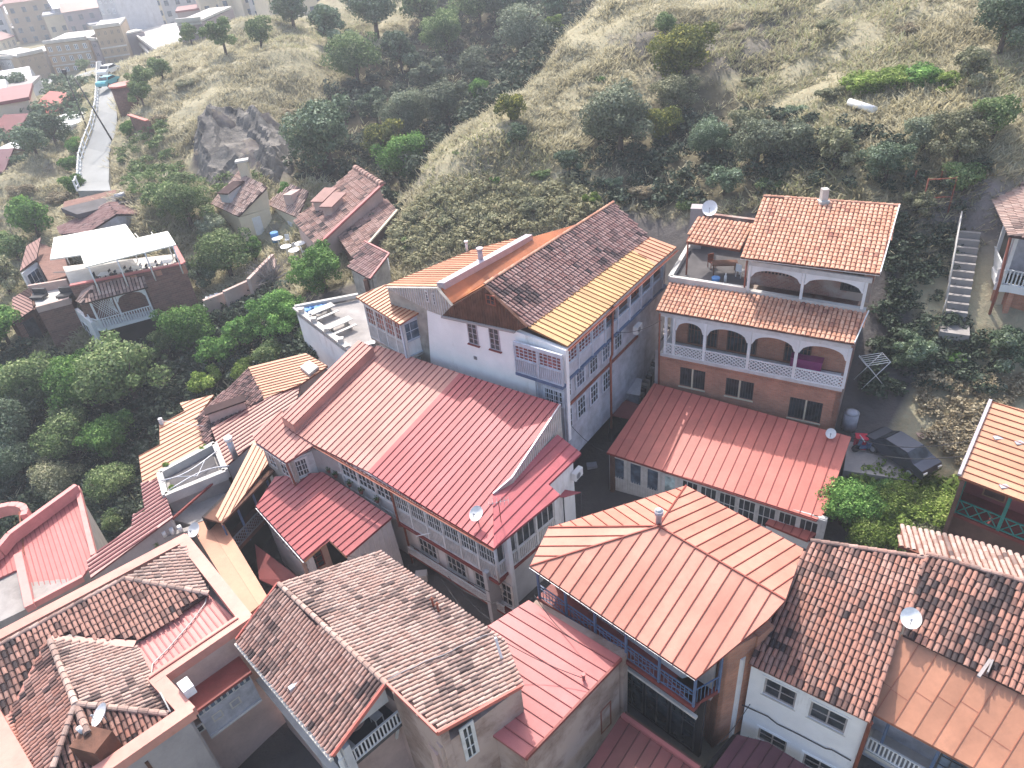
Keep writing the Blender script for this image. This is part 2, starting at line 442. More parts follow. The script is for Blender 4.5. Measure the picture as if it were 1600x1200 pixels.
class Wall:
    """a wall plane from A to B; its outer face looks towards the open side (nearest the viewer unless flipped)"""
    def __init__(s, house, A, B, z0, z1, m=None, t=0.3, flip=False, build=True, name='wall', openings=(), inset=0.0):
        s.h = house; s.A = Vector((A[0], A[1], 0)); s.B = Vector((B[0], B[1], 0)); s.u = (s.B - s.A); s.L = s.u.length; s.u.normalize()
        s.n = Vector((s.u.y, -s.u.x, 0))
        if s.n.dot(-s.A) < 0: s.n = -s.n
        if flip: s.n = -s.n
        s.A -= s.n * inset; s.B -= s.n * inset
        s.z0 = z0; s.z1 = z1; s.m = m; s.t = t; s.op = list(openings); s.name = name
        if build: s.build()
    def p(s, u, z, d=0.0): return s.A + s.u * u + s.n * d + Vector((0, 0, z))
    def px(s, x, y):
        r = Vector(ray(x, y)); o = Vector(O3); t = (s.A - o).dot(s.n) / r.dot(s.n); q = o + r * t
        return ((q - s.A).dot(s.u), q.z)
    def build(s):
        us = sorted({0, s.L} | {x for o in s.op for x in o[:2]}); zs = sorted({s.z0, s.z1} | {x for o in s.op for x in o[2:4]})
        us = [x for x in us if 0 <= x <= s.L]; zs = [x for x in zs if s.z0 <= x <= s.z1]
        mb = MB(); T = s.t
        def solid(i, j):
            if i < 0 or j < 0 or i >= len(us) - 1 or j >= len(zs) - 1: return False
            cu = (us[i] + us[i + 1]) / 2; cz = (zs[j] + zs[j + 1]) / 2
            return not any(o[0] < cu < o[1] and o[2] < cz < o[3] for o in s.op)
        for i in range(len(us) - 1):
            for j in range(len(zs) - 1):
                if not solid(i, j): continue
                a, b, c, d = us[i], us[i + 1], zs[j], zs[j + 1]
                mb.quad(s.p(a, c), s.p(b, c), s.p(b, d), s.p(a, d)); mb.quad(s.p(b, c, -T), s.p(a, c, -T), s.p(a, d, -T), s.p(b, d, -T))
                if not solid(i - 1, j): mb.quad(s.p(a, c, -T), s.p(a, c), s.p(a, d), s.p(a, d, -T))
                if not solid(i + 1, j): mb.quad(s.p(b, c), s.p(b, c, -T), s.p(b, d, -T), s.p(b, d))
                if not solid(i, j - 1): mb.quad(s.p(a, c), s.p(a, c, -T), s.p(b, c, -T), s.p(b, c))
                if not solid(i, j + 1): mb.quad(s.p(a, d), s.p(b, d), s.p(b, d, -T), s.p(a, d, -T))
        s.obj = obj(s.name, mb, s.m, s.h)
    def slab(s, u0, u1, z0, z1, m, d0=0.0, d1=0.05, name='panel', parent=None, kind=None):
        mb = MB(); mb.box(s.p(u0, z0, d0), s.u * (u1 - u0), Vector((0, 0, z1 - z0)), s.n * (d1 - d0)); return obj(name, mb, m, parent or s.h, kind=kind)
    def poly(s, pts, m, d=0.0, t=0.2, name='wall', px=True):
        q = [s.px(*p) for p in pts] if px else pts
        mb = MB(); mb.prism([s.p(u, z, d) for u, z in q], -s.n * t)
        return obj(name, mb, m, s.h)
    def battens(s, pts, m, sp=0.22, w=0.035, d=0.0, t=0.03, name='board_joints', px=True):
        q = [s.px(*p) for p in pts] if px else pts; mb = MB(); lo = min(a for a, b in q); hi = max(a for a, b in q); u = lo + sp / 2
        while u < hi:
            c = clip(clip(q, lambda p: p[0] - u), lambda p: u + w - p[0])
            if len(c) >= 3:
                z0 = min(b for a, b in c); z1 = max(b for a, b in c); mb.box(s.p(u, z0, d), s.u * w, Vector((0, 0, z1 - z0)), s.n * (t + rnd.uniform(0, .01)))
            u += sp * rnd.uniform(0.9, 1.1)
        return obj(name, mb, m, s.h, kind='stuff')
    def win(s, u0, u1, z0, z1, nx=2, ny=3, fm=None, gm=None, d=0.02, fw=0.07, mw=0.035, trim=None, sill=None, name='window', top=None, depth=0.06, parent=None):
        """window: outer frame, glazing bars and a pane; d is where the frame's outer face lies"""
        mb = MB(); Z = Vector((0, 0, 1)); D = depth
        def br(a, b, c, e): mb.box(s.p(a, c, d - D), s.u * (b - a), Z * (e - c), s.n * D)
        br(u0, u0 + fw, z0, z1); br(u1 - fw, u1, z0, z1); br(u0 + fw, u1 - fw, z0, z0 + fw); br(u0 + fw, u1 - fw, z1 - fw, z1)
        for i in range(1, nx):
            c = u0 + (u1 - u0) * i / nx; w = mw if not (nx % 2 == 0 and i == nx // 2) else mw * 1.7
            mb.box(s.p(c - w / 2, z0 + fw, d - D * .8), s.u * w, Z * (z1 - z0 - 2 * fw), s.n * (D * .9))
        for j in range(1, ny):
            c = z0 + (z1 - z0) * (j / ny if top is None or ny != 2 else top)
            mb.box(s.p(u0 + fw, c - mw / 2, d - D * .8), s.u * (u1 - u0 - 2 * fw), Z * mw, s.n * (D * .8))
        if trim is not None:
            tw = 0.09
            br(u0 - tw, u0, z0, z1 + tw); br(u1, u1 + tw, z0, z1 + tw); br(u0, u1, z1, z1 + tw)
        w = obj(name, mb, fm, parent or s.h)
        g = MB(); g.box(s.p(u0 + fw * .5, z0 + fw * .5, d - D * .75), s.u * (u1 - u0 - fw), Z * (z1 - z0 - fw), s.n * 0.012)
        obj('pane', g, gm, w)
        if sill is not None:
            k = MB(); k.box(s.p(u0 - .08, z0 - .07, d - D), s.u * (u1 - u0 + .16), Z * .06, s.n * (D + .1)); obj('sill', k, sill, w)
        return w
    def winpx(s, x0, y0, x1, y1, **k):
        a = s.px(x0, y0); b = s.px(x1, y1); u0, u1 = sorted((a[0], b[0])); z0, z1 = sorted((a[1], b[1]))
        return s.win(u0, u1, z0, z1, **k)
    def gallery(s, u0, u1, z0, z1, n, fm, gm, apron=0.85, d=0.0, postw=0.12, nx=4, ny=3, slat=True, slat_m=None, top=0.22, body=None, skip=(), t=0.1, ap_name='railing_panel', win_kw={}):
        """glazed timber gallery: apron with slats, posts, a window in every bay, a head board"""
        st = (u1 - u0) / n
        s.slab(u0, u1, z1 - top, z1, fm, d - t, d + 0.03, 'head_board')
        for i in range(n + 1):
            c = u0 + st * i; s.slab(max(u0, c - postw / 2), min(u1, c + postw / 2), z0, z1 - top - .002, fm, d - t - .02, d + 0.05, 'post')
        for i in range(n):
            a = u0 + st * i + postw / 2 + .001; b = u0 + st * (i + 1) - postw / 2 - .001
            mb = MB(); Z = Vector((0, 0, 1))
            mb.box(s.p(a, z0 + .05, d - t), s.u * (b - a), Z * (apron - .12), s.n * (t * .6), 1)
            mb.box(s.p(a, z0, d - t), s.u * (b - a), Z * .06, s.n * (t + .04)); mb.box(s.p(a, z0 + apron - .06, d - t), s.u * (b - a), Z * .06, s.n * (t + .04))
            if slat:
                k = max(3, int((b - a) / 0.13))
                for j in range(k): mb.box(s.p(a + (b - a) * (j + .3) / k, z0 + .06, d - t * .4), s.u * ((b - a) * .42 / k), Z * (apron - .12), s.n * (t * .5))
            obj(ap_name, mb, [fm, slat_m or fm], s.h)
            if i in skip: continue
            s.win(a, b, z0 + apron + .001, z1 - top - .002, nx=nx, ny=ny, fm=fm, gm=gm, d=d, fw=.06, mw=.035, **win_kw)
def balustrade(house, w, u0, u1, z, h, m, d=0.0, sp=0.14, bw=0.05, name='balustrade', lattice=False):
    mb = MB(); Z = Vector((0, 0, 1))
    mb.box(w.p(u0, z + h - .06, d - .04), w.u * (u1 - u0), Z * .06, w.n * .09); mb.box(w.p(u0, z, d - .03), w.u * (u1 - u0), Z * .06, w.n * .07)
    if lattice:
        n = max(2, int((u1 - u0) / 0.26)); st = (u1 - u0) / n; rows = 3; rh = (h - .12) / rows
        for i in range(n):
            for j in range(rows):
                a = w.p(u0 + st * i, z + .06 + rh * j, d); b = w.p(u0 + st * (i + 1), z + .06 + rh * (j + 1), d)
                c = w.p(u0 + st * i, z + .06 + rh * (j + 1), d + .015); e = w.p(u0 + st * (i + 1), z + .06 + rh * j, d + .015)
                mb.bar(a, b, .05, .03, 0, w.n); mb.bar(c, e, .05, .03, 0, w.n)
    else:
        n = max(2, int((u1 - u0) / sp)); st = (u1 - u0) / n
        for i in range(n + 1): mb.box(w.p(u0 + st * i - bw / 2, z + .06, d - .02), w.u * bw, Z * (h - .12), w.n * .04)
    return obj(name, mb, m, house)
def arch(w, u0, u1, z0, z1, m, d=0.0, t=0.06, name='arch_panel', k=14, fret=True):
    """fretwork spandrel panel with an arch cut out of it"""
    mb = MB(); c = (u0 + u1) / 2; r = (u1 - u0) / 2; H = z1 - z0
    pts = []
    for i in range(k + 1):
        x = -1 + 2 * i / k; y = z0 + (H - 0.10) * math.sqrt(max(0, 1 - abs(x) ** 2.2))
        pts.append((c + x * r, y))
    for i in range(k):
        (a, ya), (b, yb) = pts[i], pts[i + 1]
        q = [w.p(a, ya, d), w.p(b, yb, d), w.p(b, z1, d), w.p(a, z1, d)]
        mb.prism(q, -w.n * t)
    if fret:
        for i in range(k):
            (a, ya), (b, yb) = pts[i], pts[i + 1]; mb.bar(w.p(a, ya - .03, d - t / 2), w.p(b, yb - .03, d - t / 2), .1, .06, 0, w.n)
    return obj(name, mb, m, w.h)
def dish(label, base, aim, r=0.42, mast=0.5, group=None, m=None):
    """satellite dish: bowl, feed arm with receiver, mast"""
    base = Vector(base); t = thing('satellite_dish', label, 'satellite dish', base, group); aim = Vector(aim).normalized()
    c = base + Vector((0, 0, mast)); x = aim.cross(Vector((0, 0, 1))).normalized(); y = x.cross(aim)
    mb = MB(); rings = []
    for i in range(5):
        q = i / 4; rings.append([c + (x * math.cos(2 * math.pi * k / 20) + y * math.sin(2 * math.pi * k / 20) * 1.1) * (r * q) + aim * (0.16 * q * q * r / .42) for k in range(20)])
    for i in range(4):
        for k in range(20): mb.quad(rings[i][k], rings[i][(k + 1) % 20], rings[i + 1][(k + 1) % 20], rings[i + 1][k], 0, smooth=True)
    for i in range(4):
        for k in range(20): mb.quad(*[p - aim * .012 for p in (rings[i + 1][k], rings[i + 1][(k + 1) % 20], rings[i][(k + 1) % 20], rings[i][k])], 0, smooth=True)
    obj('bowl', mb, m or MATS['white_paint'], t)
    a = MB(); e = c + aim * r * 1.0 - y * r * .25
    a.tube([c - y * r * .95, e], .018, 6); a.tube([e, e - aim * .12], .045, 8); obj('feed_arm', a, MATS['grey_metal'], t)
    b = MB(); b.tube([base - Vector((0, 0, .05)), c - aim * .05], .03, 7); b.tube([c - aim * .08, c - aim * .01], .07, 8); obj('mast', b, MATS['grey_metal'], t)
    return t
def ac_unit(label, W, x, y, house=None, w=0.8, h=0.55):
    u, z = W.px(x, y); base = W.p(u, z - h / 2, 0.05)
    t = thing('air_conditioner', label, 'air conditioner', base)
    mb = MB(); mb.box(W.p(u - w / 2, z - h / 2, .06), W.u * w, Vector((0, 0, h)), W.n * .3); obj('casing', mb, MATS['white_paint'], t)
    g = MB(); c = W.p(u - w * .12, z, .375)
    g.tube([c, c + W.n * .015], .2, 16)
    obj('fan_grille', g, MATS['grey_metal'], t)
    k = MB()
    for s_ in (-.3, .3): k.box(W.p(u + s_ - .02, z - h / 2 - .04, 0.0), W.u * .04, Vector((0, 0, .04)), W.n * .4)
    obj('bracket', k, MATS['grey_metal'], t)
    return t
# ------------------------------------------------------------------ the paints and stones of the place
mat('white_paint', (0.72, 0.73, 0.74), 0.5, 0.08, 1.5, (0.35, 0.33, 0.32), 0.35)
mat('white_wood', (0.60, 0.60, 0.60), 0.6, 0.15, 2.5, (0.25, 0.22, 0.2), 0.55, bump=.3)
mat('pale_blue_wood', (0.50, 0.54, 0.62), 0.6, 0.15, 2.5, (0.22, 0.2, 0.22), 0.5, bump=.3)
mat('white_plaster', (0.80, 0.80, 0.81), 0.85, 0.08, 0.6, (0.38, 0.35, 0.33), 0.8, streak=True)
mat('old_white_plaster', (0.55, 0.55, 0.57), 0.9, 0.12, 0.7, (0.30, 0.27, 0.25), 0.6, streak=True)
mat('grey_plaster', (0.36, 0.33, 0.33), 0.9, 0.12, 0.7, (0.18, 0.15, 0.14), 0.6, streak=True)
mat('warm_plaster', (0.50, 0.37, 0.33), 0.9, 0.15, 0.7, (0.24, 0.17, 0.15), 0.6, streak=True)
mat('cream_plaster', (0.62, 0.55, 0.42), 0.85, 0.08, 0.7, (0.38, 0.33, 0.25), 0.4, streak=True)
mat('grey_boards', (0.42, 0.39, 0.35), 0.85, 0.3, 1.5, (0.16, 0.13, 0.11), 0.7, bump=.5, streak=True)
mat('dark_boards', (0.13, 0.06, 0.04), 0.8, 0.4, 1.5, (0.05, 0.03, 0.025), 0.7, bump=.5, streak=True)
mat('blue_boards', (0.44, 0.45, 0.51), 0.75, 0.25, 1.5, (0.15, 0.14, 0.17), 0.6, bump=.4, streak=True)
mat('blue_paint', (0.10, 0.15, 0.26), 0.5, 0.2, 2, (0.06, 0.06, 0.08), 0.5)
mat('bright_blue', (0.08, 0.25, 0.55), 0.5, 0.15, 2)
mat('green_paint', (0.04, 0.24, 0.20), 0.5, 0.2, 2, (0.05, 0.08, 0.07), 0.5)
mat('maroon_paint', (0.22, 0.05, 0.045), 0.55, 0.2, 1.5, (0.10, 0.04, 0.03), 0.5)
mat('rust_pipe', (0.26, 0.08, 0.05), 0.6, 0.25, 2, (0.10, 0.04, 0.03), 0.5)
mat('grey_metal', (0.32, 0.33, 0.36), 0.4, 0.15, 3, metal=0.5)
mat('zinc', (0.45, 0.46, 0.50), 0.4, 0.12, 3, (0.3, 0.2, 0.15), .3, metal=0.4)
mat('lilac_metal', (0.42, 0.38, 0.42), 0.5, 0.12, 2, (0.2, 0.15, 0.15), .4)
mat('dark_metal', (0.05, 0.05, 0.055), 0.5, 0.2, 3)
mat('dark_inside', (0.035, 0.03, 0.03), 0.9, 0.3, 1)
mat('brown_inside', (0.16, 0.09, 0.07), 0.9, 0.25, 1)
mat('concrete', (0.34, 0.32, 0.31), 0.9, 0.2, 0.8, (0.16, 0.14, 0.13), 0.6)
mat('pale_concrete', (0.55, 0.53, 0.50), 0.9, 0.15, 0.8, (0.28, 0.25, 0.22), 0.5)
mat('dark_paving', (0.10, 0.095, 0.10), 0.9, 0.3, 0.8, (0.05, 0.045, 0.045), 0.5)
mat('asphalt_pale', (0.30, 0.31, 0.31), 0.9, 0.12, 0.3, (0.2, 0.2, 0.19), 0.4)
mat('canvas', (0.80, 0.79, 0.72), 0.7, 0.04, 0.6, (0.6, 0.58, 0.5), 0.3)
# roof paints
def rp(n, c, seam, dirt=None, var=.16, amt=.5):
    mat(n, c, 0.48, var, 0.55, dirt or [x * .5 + .02 for x in c], amt + .15, fine=.10, bump=.12, spec=.35, objvar=.11, streak=False)
    mat(n + '_seam', seam, 0.5, .15, 1.0, spec=.3, objvar=0.0)
rp('red_roof', (0.45, 0.115, 0.12), (0.19, 0.025, 0.035))
rp('pink_roof', (0.54, 0.26, 0.215), (0.26, 0.09, 0.085))
rp('wing_roof', (0.42, 0.10, 0.115), (0.24, 0.035, 0.05))
rp('low_red_roof', (0.40, 0.12, 0.12), (0.20, 0.03, 0.04))
rp('coral_roof', (0.50, 0.145, 0.115), (0.27, 0.045, 0.04))
rp('salmon_roof', (0.51, 0.235, 0.175), (0.25, 0.055, 0.04))
rp('rose_roof', (0.46, 0.15, 0.145), (0.30, 0.08, 0.08))
rp('yellow_roof', (0.52, 0.31, 0.14), (0.28, 0.13, 0.05))
rp('orange_roof', (0.54, 0.28, 0.17), (0.32, 0.10, 0.05))
rp('orange_flat_roof', (0.50, 0.24, 0.15), (0.36, 0.14, 0.09))
rp('brown_sheet', (0.36, 0.12, 0.045), (0.2, 0.06, 0.03), (0.55, 0.33, 0.10), .3, .8)
rp('maroon_roof', (0.20, 0.06, 0.06), (0.09, 0.025, 0.03))
rp('purple_roof', (0.15, 0.06, 0.075), (0.08, 0.03, 0.04))
rp('peach_parapet', (0.52, 0.245, 0.20), (0.35, 0.15, 0.12))
rp('pink_corrugated', (0.58, 0.24, 0.22), (0.40, 0.13, 0.13))
rp('shed_roof', (0.50, 0.30, 0.27), (0.17, 0.055, 0.06), (0.2, 0.08, 0.08), .2, .6)
tilemat('tile_weathered', (0.34, 0.17, 0.13), (0.43, 0.26, 0.215), (0.050, 0.038, 0.040))
tilemat('tile_pale', (0.38, 0.25, 0.21), (0.49, 0.37, 0.32), (0.11, 0.08, 0.075))
tilemat('tile_pinkish', (0.34, 0.195, 0.16), (0.45, 0.305, 0.26), (0.065, 0.05, 0.05))
tilemat('tile_orange', (0.50, 0.245, 0.16), (0.60, 0.36, 0.26), (0.25, 0.11, 0.085))
tilemat('tile_brown', (0.24, 0.13, 0.12), (0.36, 0.24, 0.22), (0.05, 0.04, 0.045))
mat('tile_bed', (0.055, 0.032, 0.032), 0.95, 0.3, 1)
mat('tile_bed_orange', (0.20, 0.08, 0.055), 0.95, 0.3, 1)
brickmat('red_brick', (0.56, 0.25, 0.15), (0.45, 0.18, 0.11), (0.42, 0.30, 0.25))
brickmat('old_brick', (0.25, 0.135, 0.11), (0.17, 0.09, 0.075), (0.27, 0.21, 0.18), .5, .2)
brickmat('patched_stone', (0.36, 0.26, 0.22), (0.28, 0.19, 0.16), (0.33, 0.27, 0.24), 0.35, 0.14, (0.44, 0.34, 0.30), .42, .56)
brickmat('rubble_brick', (0.36, 0.17, 0.13), (0.24, 0.12, 0.10), (0.34, 0.26, 0.23), 0.24, 0.10, (0.36, 0.30, 0.27), .5, .62)
glassmat('glass_dark', rough=.15, spec=.35); glassmat('glass_blue', (0.05, 0.07, 0.10)); glassmat('glass_red_reflection', (0.10, 0.03, 0.03)); glassmat('glass_pale', (0.25, 0.32, 0.33))  # red panes: a reflection painted into the glass colour
G, GB, GR, GP = MATS['glass_dark'], MATS['glass_blue'], MATS['glass_red_reflection'], MATS['glass_pale']
M_ = MATS

# ------------------------------------------------------------------ terrain
ANCH = []
def az(px, py, z): q = P(px, py, z); ANCH.append((q.x, q.y, q.z))
def ad(px, py, d): q = PD(px, py, d); ANCH.append((q.x, q.y, q.z))
# yards and lanes among the houses
for a in [(870, 740, .2), (960, 640, 1.2), (1000, 560, 3.6), (1030, 480, 6.4), (760, 985, 0), (650, 930, 0), (450, 850, -1.5), (380, 900, -2.5), (350, 1120, -1.5), (450, 1190, -.5), (700, 1190, -.5), (1000, 1180, 0), (1200, 1190, -.3),
          (1420, 770, 3), (1340, 700, 3.4), (1380, 600, 5.5), (1490, 520, 7.5), (1560, 560, 6.5), (1600, 700, 4), (1490, 400, 10), (1600, 480, 9), (1560, 900, 1), (1340, 880, 2),
          (300, 1190, -3), (100, 1100, -3), (150, 880, -4), (20, 900, -3.5), (60, 740, -3), (190, 740, -3.5), (100, 640, -1), (0, 620, 1), (230, 620, -.5), (330, 560, 1.5), (300, 700, -2), (380, 640, 0.5), (420, 540, 2.5), (500, 620, 2), (600, 600, 4),
          (640, 560, 5), (540, 500, 5.5), (480, 450, 5.5), (370, 450, 4.5), (380, 520, 3), (250, 540, 1.2), (130, 560, 0.5), (30, 540, 2), (0, 450, 3), (20, 350, 3.5), (100, 300, 4)]: az(*a)
# hill foot behind the houses
for a in [(620, 420, 62), (700, 395, 59), (800, 350, 60), (900, 300, 63), (1000, 320, 60), (1080, 300, 59), (1200, 290, 58), (1330, 300, 56), (1450, 300, 56), (1560, 250, 57),
          (650, 330, 66), (760, 250, 68), (700, 230, 73), (860, 200, 72), (800, 150, 78), (900, 90, 84), (950, 10, 96), (880, 60, 90), (1000, 180, 74), (1100, 200, 70), (1100, 90, 80), (1060, 10, 92), (1200, 160, 72), (1200, 60, 82), (1300, 0, 90), (1400, 60, 78), (1500, 100, 72), (1600, 60, 74), (1600, 0, 80), (1400, 200, 64), (1560, 190, 61),
          # ravine left of the spur, then its far flank
          (640, 240, 88), (600, 330, 78), (720, 170, 98), (820, 100, 112), (560, 150, 112), (700, 100, 120), (830, 20, 135), (520, 250, 88), (560, 40, 150), (700, 0, 150), (460, 290, 84), (420, 330, 84),
          # rock bluff and the dry slope above it
          (330, 290, 93), (440, 260, 92), (320, 180, 101), (400, 150, 105), (480, 180, 103), (450, 90, 118), (400, 30, 150), (330, 90, 125), (280, 60, 150), (250, 130, 118), (230, 220, 102), (260, 290, 90), (280, 340, 82),
          # road along the left
          (150, 290, 104), (140, 220, 118), (165, 130, 160), (180, 110, 190), (200, 290, 99), (90, 280, 103), (60, 230, 118), (0, 300, 106), (100, 200, 135), (50, 140, 200), (0, 190, 165), (0, 240, 130)]: ad(*a)
for a in [(-60, 330, 0), (-160, 330, 0), (-120, 300, 0), (-100, 240, 1), (-260, 330, 0), (-200, 240, 0), (-300, 420, 3), (-100, 420, 4), (0, 420, 30), (100, 300, 50), (200, 250, 55), (0, 250, 30), (200, 60, 30), (120, 60, 22), (60, 40, 7), (60, 10, 2), (120, 0, 10), (0, 10, 0), (0, 0, 0), (-30, 10, -3), (-60, 20, -4), (-120, 40, -3), (-200, 100, 0), (-100, 80, 2), (0, -30, 0), (60, -30, 0), (-80, -30, -3), (200, -30, 10), (-200, -30, 0), (-400, 100, 0), (-400, 400, 5), (50, 180, 38), (-30, 200, 8), (-400, 250, 0), (300, 400, 70), (300, 100, 50)]: ANCH.append(a)
_A = np.array(ANCH); _n = len(_A)
def _U(r): return r   # linear kernel: no overshoot between anchors
_D = np.sqrt(((_A[:, None, :2] - _A[None, :, :2]) ** 2).sum(2))
_K = np.zeros((_n + 3, _n + 3)); _K[:_n, :_n] = _U(_D) - np.eye(_n) * 1.5; _K[:_n, _n] = 1; _K[_n, :_n] = 1; _K[:_n, _n + 1:] = _A[:, :2]; _K[_n + 1:, :_n] = _A[:, :2].T
_c = np.linalg.solve(_K, np.concatenate([_A[:, 2], [0, 0, 0]]))
def ground_np(X, Y):
    Z = np.full(X.shape, _c[_n]) + _c[_n + 1] * X + _c[_n + 2] * Y
    for i in range(_n): Z += _c[i] * _U(np.sqrt((X - _A[i, 0]) ** 2 + (Y - _A[i, 1]) ** 2))
    return Z
def ground(x, y): return float(ground_np(np.array([x], float), np.array([y], float))[0])
def hit(px, py, zoff=0.0):
    """where the line of sight through a picture point meets the ground"""
    r = ray(px, py); h = math.hypot(r[0], r[1]); d = np.linspace(12, 420, 900); t = d / h
    X, Y, Z = r[0] * t, r[1] * t, CAM_H + r[2] * t
    g = ground_np(X, Y) + zoff; k = np.argmax(Z < g)
    if not (Z < g).any(): k = len(d) - 1
    return Vector((X[k], Y[k], g[k] - zoff))
def vnoise(X, Y, s, seed=0):
    """cheap smooth value noise on arrays"""
    rs = np.random.RandomState(seed); T = rs.rand(256, 256).astype(np.float64)
    x = X / s + 1000; y = Y / s + 1000; i = np.floor(x).astype(int); j = np.floor(y).astype(int); fx = x - i; fy = y - j
    fx = fx * fx * (3 - 2 * fx); fy = fy * fy * (3 - 2 * fy); a = lambda p, q: T[(i + p) % 256, (j + q) % 256]
    return (a(0, 0) * (1 - fx) + a(1, 0) * fx) * (1 - fy) + (a(0, 1) * (1 - fx) + a(1, 1) * fx) * fy
def grid_mesh(name, xs, ys, zf, m, kind='structure'):
    X, Y = np.meshgrid(xs, ys); Z = zf(X, Y); nx, ny = len(xs), len(ys)
    me = bpy.data.meshes.new(name); V = np.stack([X, Y, Z], 2).reshape(-1, 3)
    i, j = np.meshgrid(np.arange(nx - 1), np.arange(ny - 1)); a = (j * nx + i).ravel()
    F = np.stack([a, a + 1, a + nx + 1, a + nx], 1)
    me.vertices.add(len(V)); me.vertices.foreach_set('co', V.ravel()); me.loops.add(F.size); me.loops.foreach_set('vertex_index', F.ravel())
    me.polygons.add(len(F)); me.polygons.foreach_set('loop_start', np.arange(0, F.size, 4)); me.polygons.foreach_set('loop_total', np.full(len(F), 4))
    me.polygons.foreach_set('use_smooth', np.ones(len(F), dtype=bool)); me.update(); me.validate()
    me.materials.append(m); o = bpy.data.objects.new(name, me); COL.objects.link(o); o['kind'] = kind
    return o, X, Y, Z
m, nt, b = _new('hillside')
n1 = _noise(nt, 0.06, 6, rough=.65); n2 = _noise(nt, 0.5, 6, rough=.7); n3 = _noise(nt, 4, 4)
c = _mixc(nt, _ramp(nt, n1, .4, .62), (0.33, 0.31, 0.215), (0.24, 0.23, 0.15))
c = _mixc(nt, _ramp(nt, n2, .5, .7), c, (0.13, 0.12, 0.065)); c = _mixc(nt, _ramp(nt, n3, .4, .8), c, (0.36, 0.30, 0.20))
geo = nt.nodes.new('ShaderNodeNewGeometry'); sx = nt.nodes.new('ShaderNodeSeparateXYZ'); nt.links.new(geo.outputs['Normal'], sx.inputs[0])
c = _mixc(nt, _ramp(nt, sx.outputs[2], .80, .66), c, _mixc(nt, _ramp(nt, n2, .4, .7), (0.17, 0.15, 0.14), (0.27, 0.24, 0.23)))
nt.links.new(c, b.inputs['Base Color']); b.inputs['Roughness'].default_value = .95; b.inputs['Specular IOR Level'].default_value = .1
_bump(nt, b, n2, .6, .4)
def zter(X, Y):
    far = np.clip((Y - 58) / 14, 0, 1) + np.clip((-X - 26) / 12, 0, 1) * np.clip((Y - 30) / 10, 0, 1)
    far = np.clip(far, 0, 1)
    return ground_np(X, Y) + far * ((vnoise(X, Y, 9, 1) - .5) * 2.6 + (vnoise(X, Y, 3.3, 2) - .5) * 1.4 + (vnoise(X, Y, 1.2, 3) - .5) * .5)
xs = np.concatenate([np.arange(-420, -110, 12), np.arange(-110, 110, 0.9), np.arange(110, 330, 10)])
ys = np.concatenate([np.arange(-40, 20, 5), np.arange(20, 150, 0.9), np.arange(150, 240, 2.5), np.arange(240, 520, 12)])
terrain, TX, TY, TZ = grid_mesh('hillside', xs, ys, zter, MATS['hillside'])
def zt(x, y): return float(zter(np.array([x], float), np.array([y], float))[0])
# ------------------------------------------------------------------ the long red-roofed house with glazed galleries (centre)
E = tuple
WW, PBW, WP = M_['white_wood'], M_['pale_blue_wood'], M_['white_plaster']
Mp = tilt((491, 695), 7, (772, 857), 7, 15)
c0 = Mp.px(772, 857)
h = thing('gallery_house', 'long house with white glazed galleries under the biggest two-tone red metal roof in the centre', 'house', (c0.x, c0.y + 5, 0))
seamd = Mp.px(575, 737) - Mp.px(702, 602)
Roof(h, [(451, 670), (491, 695), (575, 737), (718, 583), (590, 540), (566, 552)], Mp, M_['pink_roof_seam'], down=seamd).seams(M_['pink_roof'], M_['pink_roof_seam'], .46, wob=.016).obj['label'] = 'faded pink half of the red metal roof'
Roof(h, [(575, 737), (772, 857), (770, 772), (800, 747), (875, 632), (718, 583)], Mp.lift(-.003), M_['red_roof_seam'], down=seamd).seams(M_['red_roof'], M_['red_roof_seam'], .46, wob=.012)
mp2 = Mp.lift(-.12)
Roof(h, [(399, 690), (447, 723), (491, 695), (451, 672), (440, 640), (394, 678)], mp2, M_['pink_roof_seam'], down=seamd).seams(M_['pink_roof'], M_['pink_roof_seam'], .46)
# raised lantern strip along the left edge
ml = Mp.lift(.65); top = [ml.px(*q) for q in ((439, 650), (560, 532), (583, 542), (458, 664))]
mb = MB(); mb.prism(top, Vector((0, 0, -.8))); lan = obj('roof_lantern', mb, M_['pink_roof'], h)
pl = Plane(*top[:3]); Roof(h, top, pl, M_['pink_roof_seam'], .06, down=seamd, name='lantern_roof').seams(M_['pink_roof'], M_['pink_roof_seam'], .45)
# right wing roof, lower
Wp = Plane(P(772, 857, 7), P(875, 773, 7), Mp.px(770, 772))
Roof(h, [(770, 772), (772, 857), (875, 773), (857, 757), (908, 708), (871, 679), (800, 747)], Wp.lift(-.01), M_['wing_roof_seam'], down=Wp.px(857, 757) - Wp.px(905, 708)).seams(M_['wing_roof'], M_['wing_roof_seam'], .5)
# clad gable strip between the two roof levels
pa, pb, pc = Mp.px(876, 632), Mp.px(800, 747), Mp.px(771, 772)
mb = MB(); q = [pa, pb, pc]; lo = [Vector((p.x, p.y, min(p.z - .05, Wp.z(p.x, p.y) - .05))) for p in q]; lo[0].z = 6.2
mb.quad(q[0], q[1], lo[1], lo[0]); mb.quad(q[1], q[2], lo[2], lo[1])
obj('gable_wall', mb, M_['grey_boards'], h)
mb = MB()
for i in range(26):
    t = (i + .5) / 26; p = q[0].lerp(q[1], t); l = lo[0].lerp(lo[1], t); l.z = max(l.z, Wp.z(l.x, l.y)); mb.bar(p, l, .05, .05, 0, (0, 1, 0))
obj('gable_batten', mb, M_['white_wood'], h, kind='stuff')
strip(h, [pa, pb, pc], .08, .16, M_['zinc'], 'barge_board')
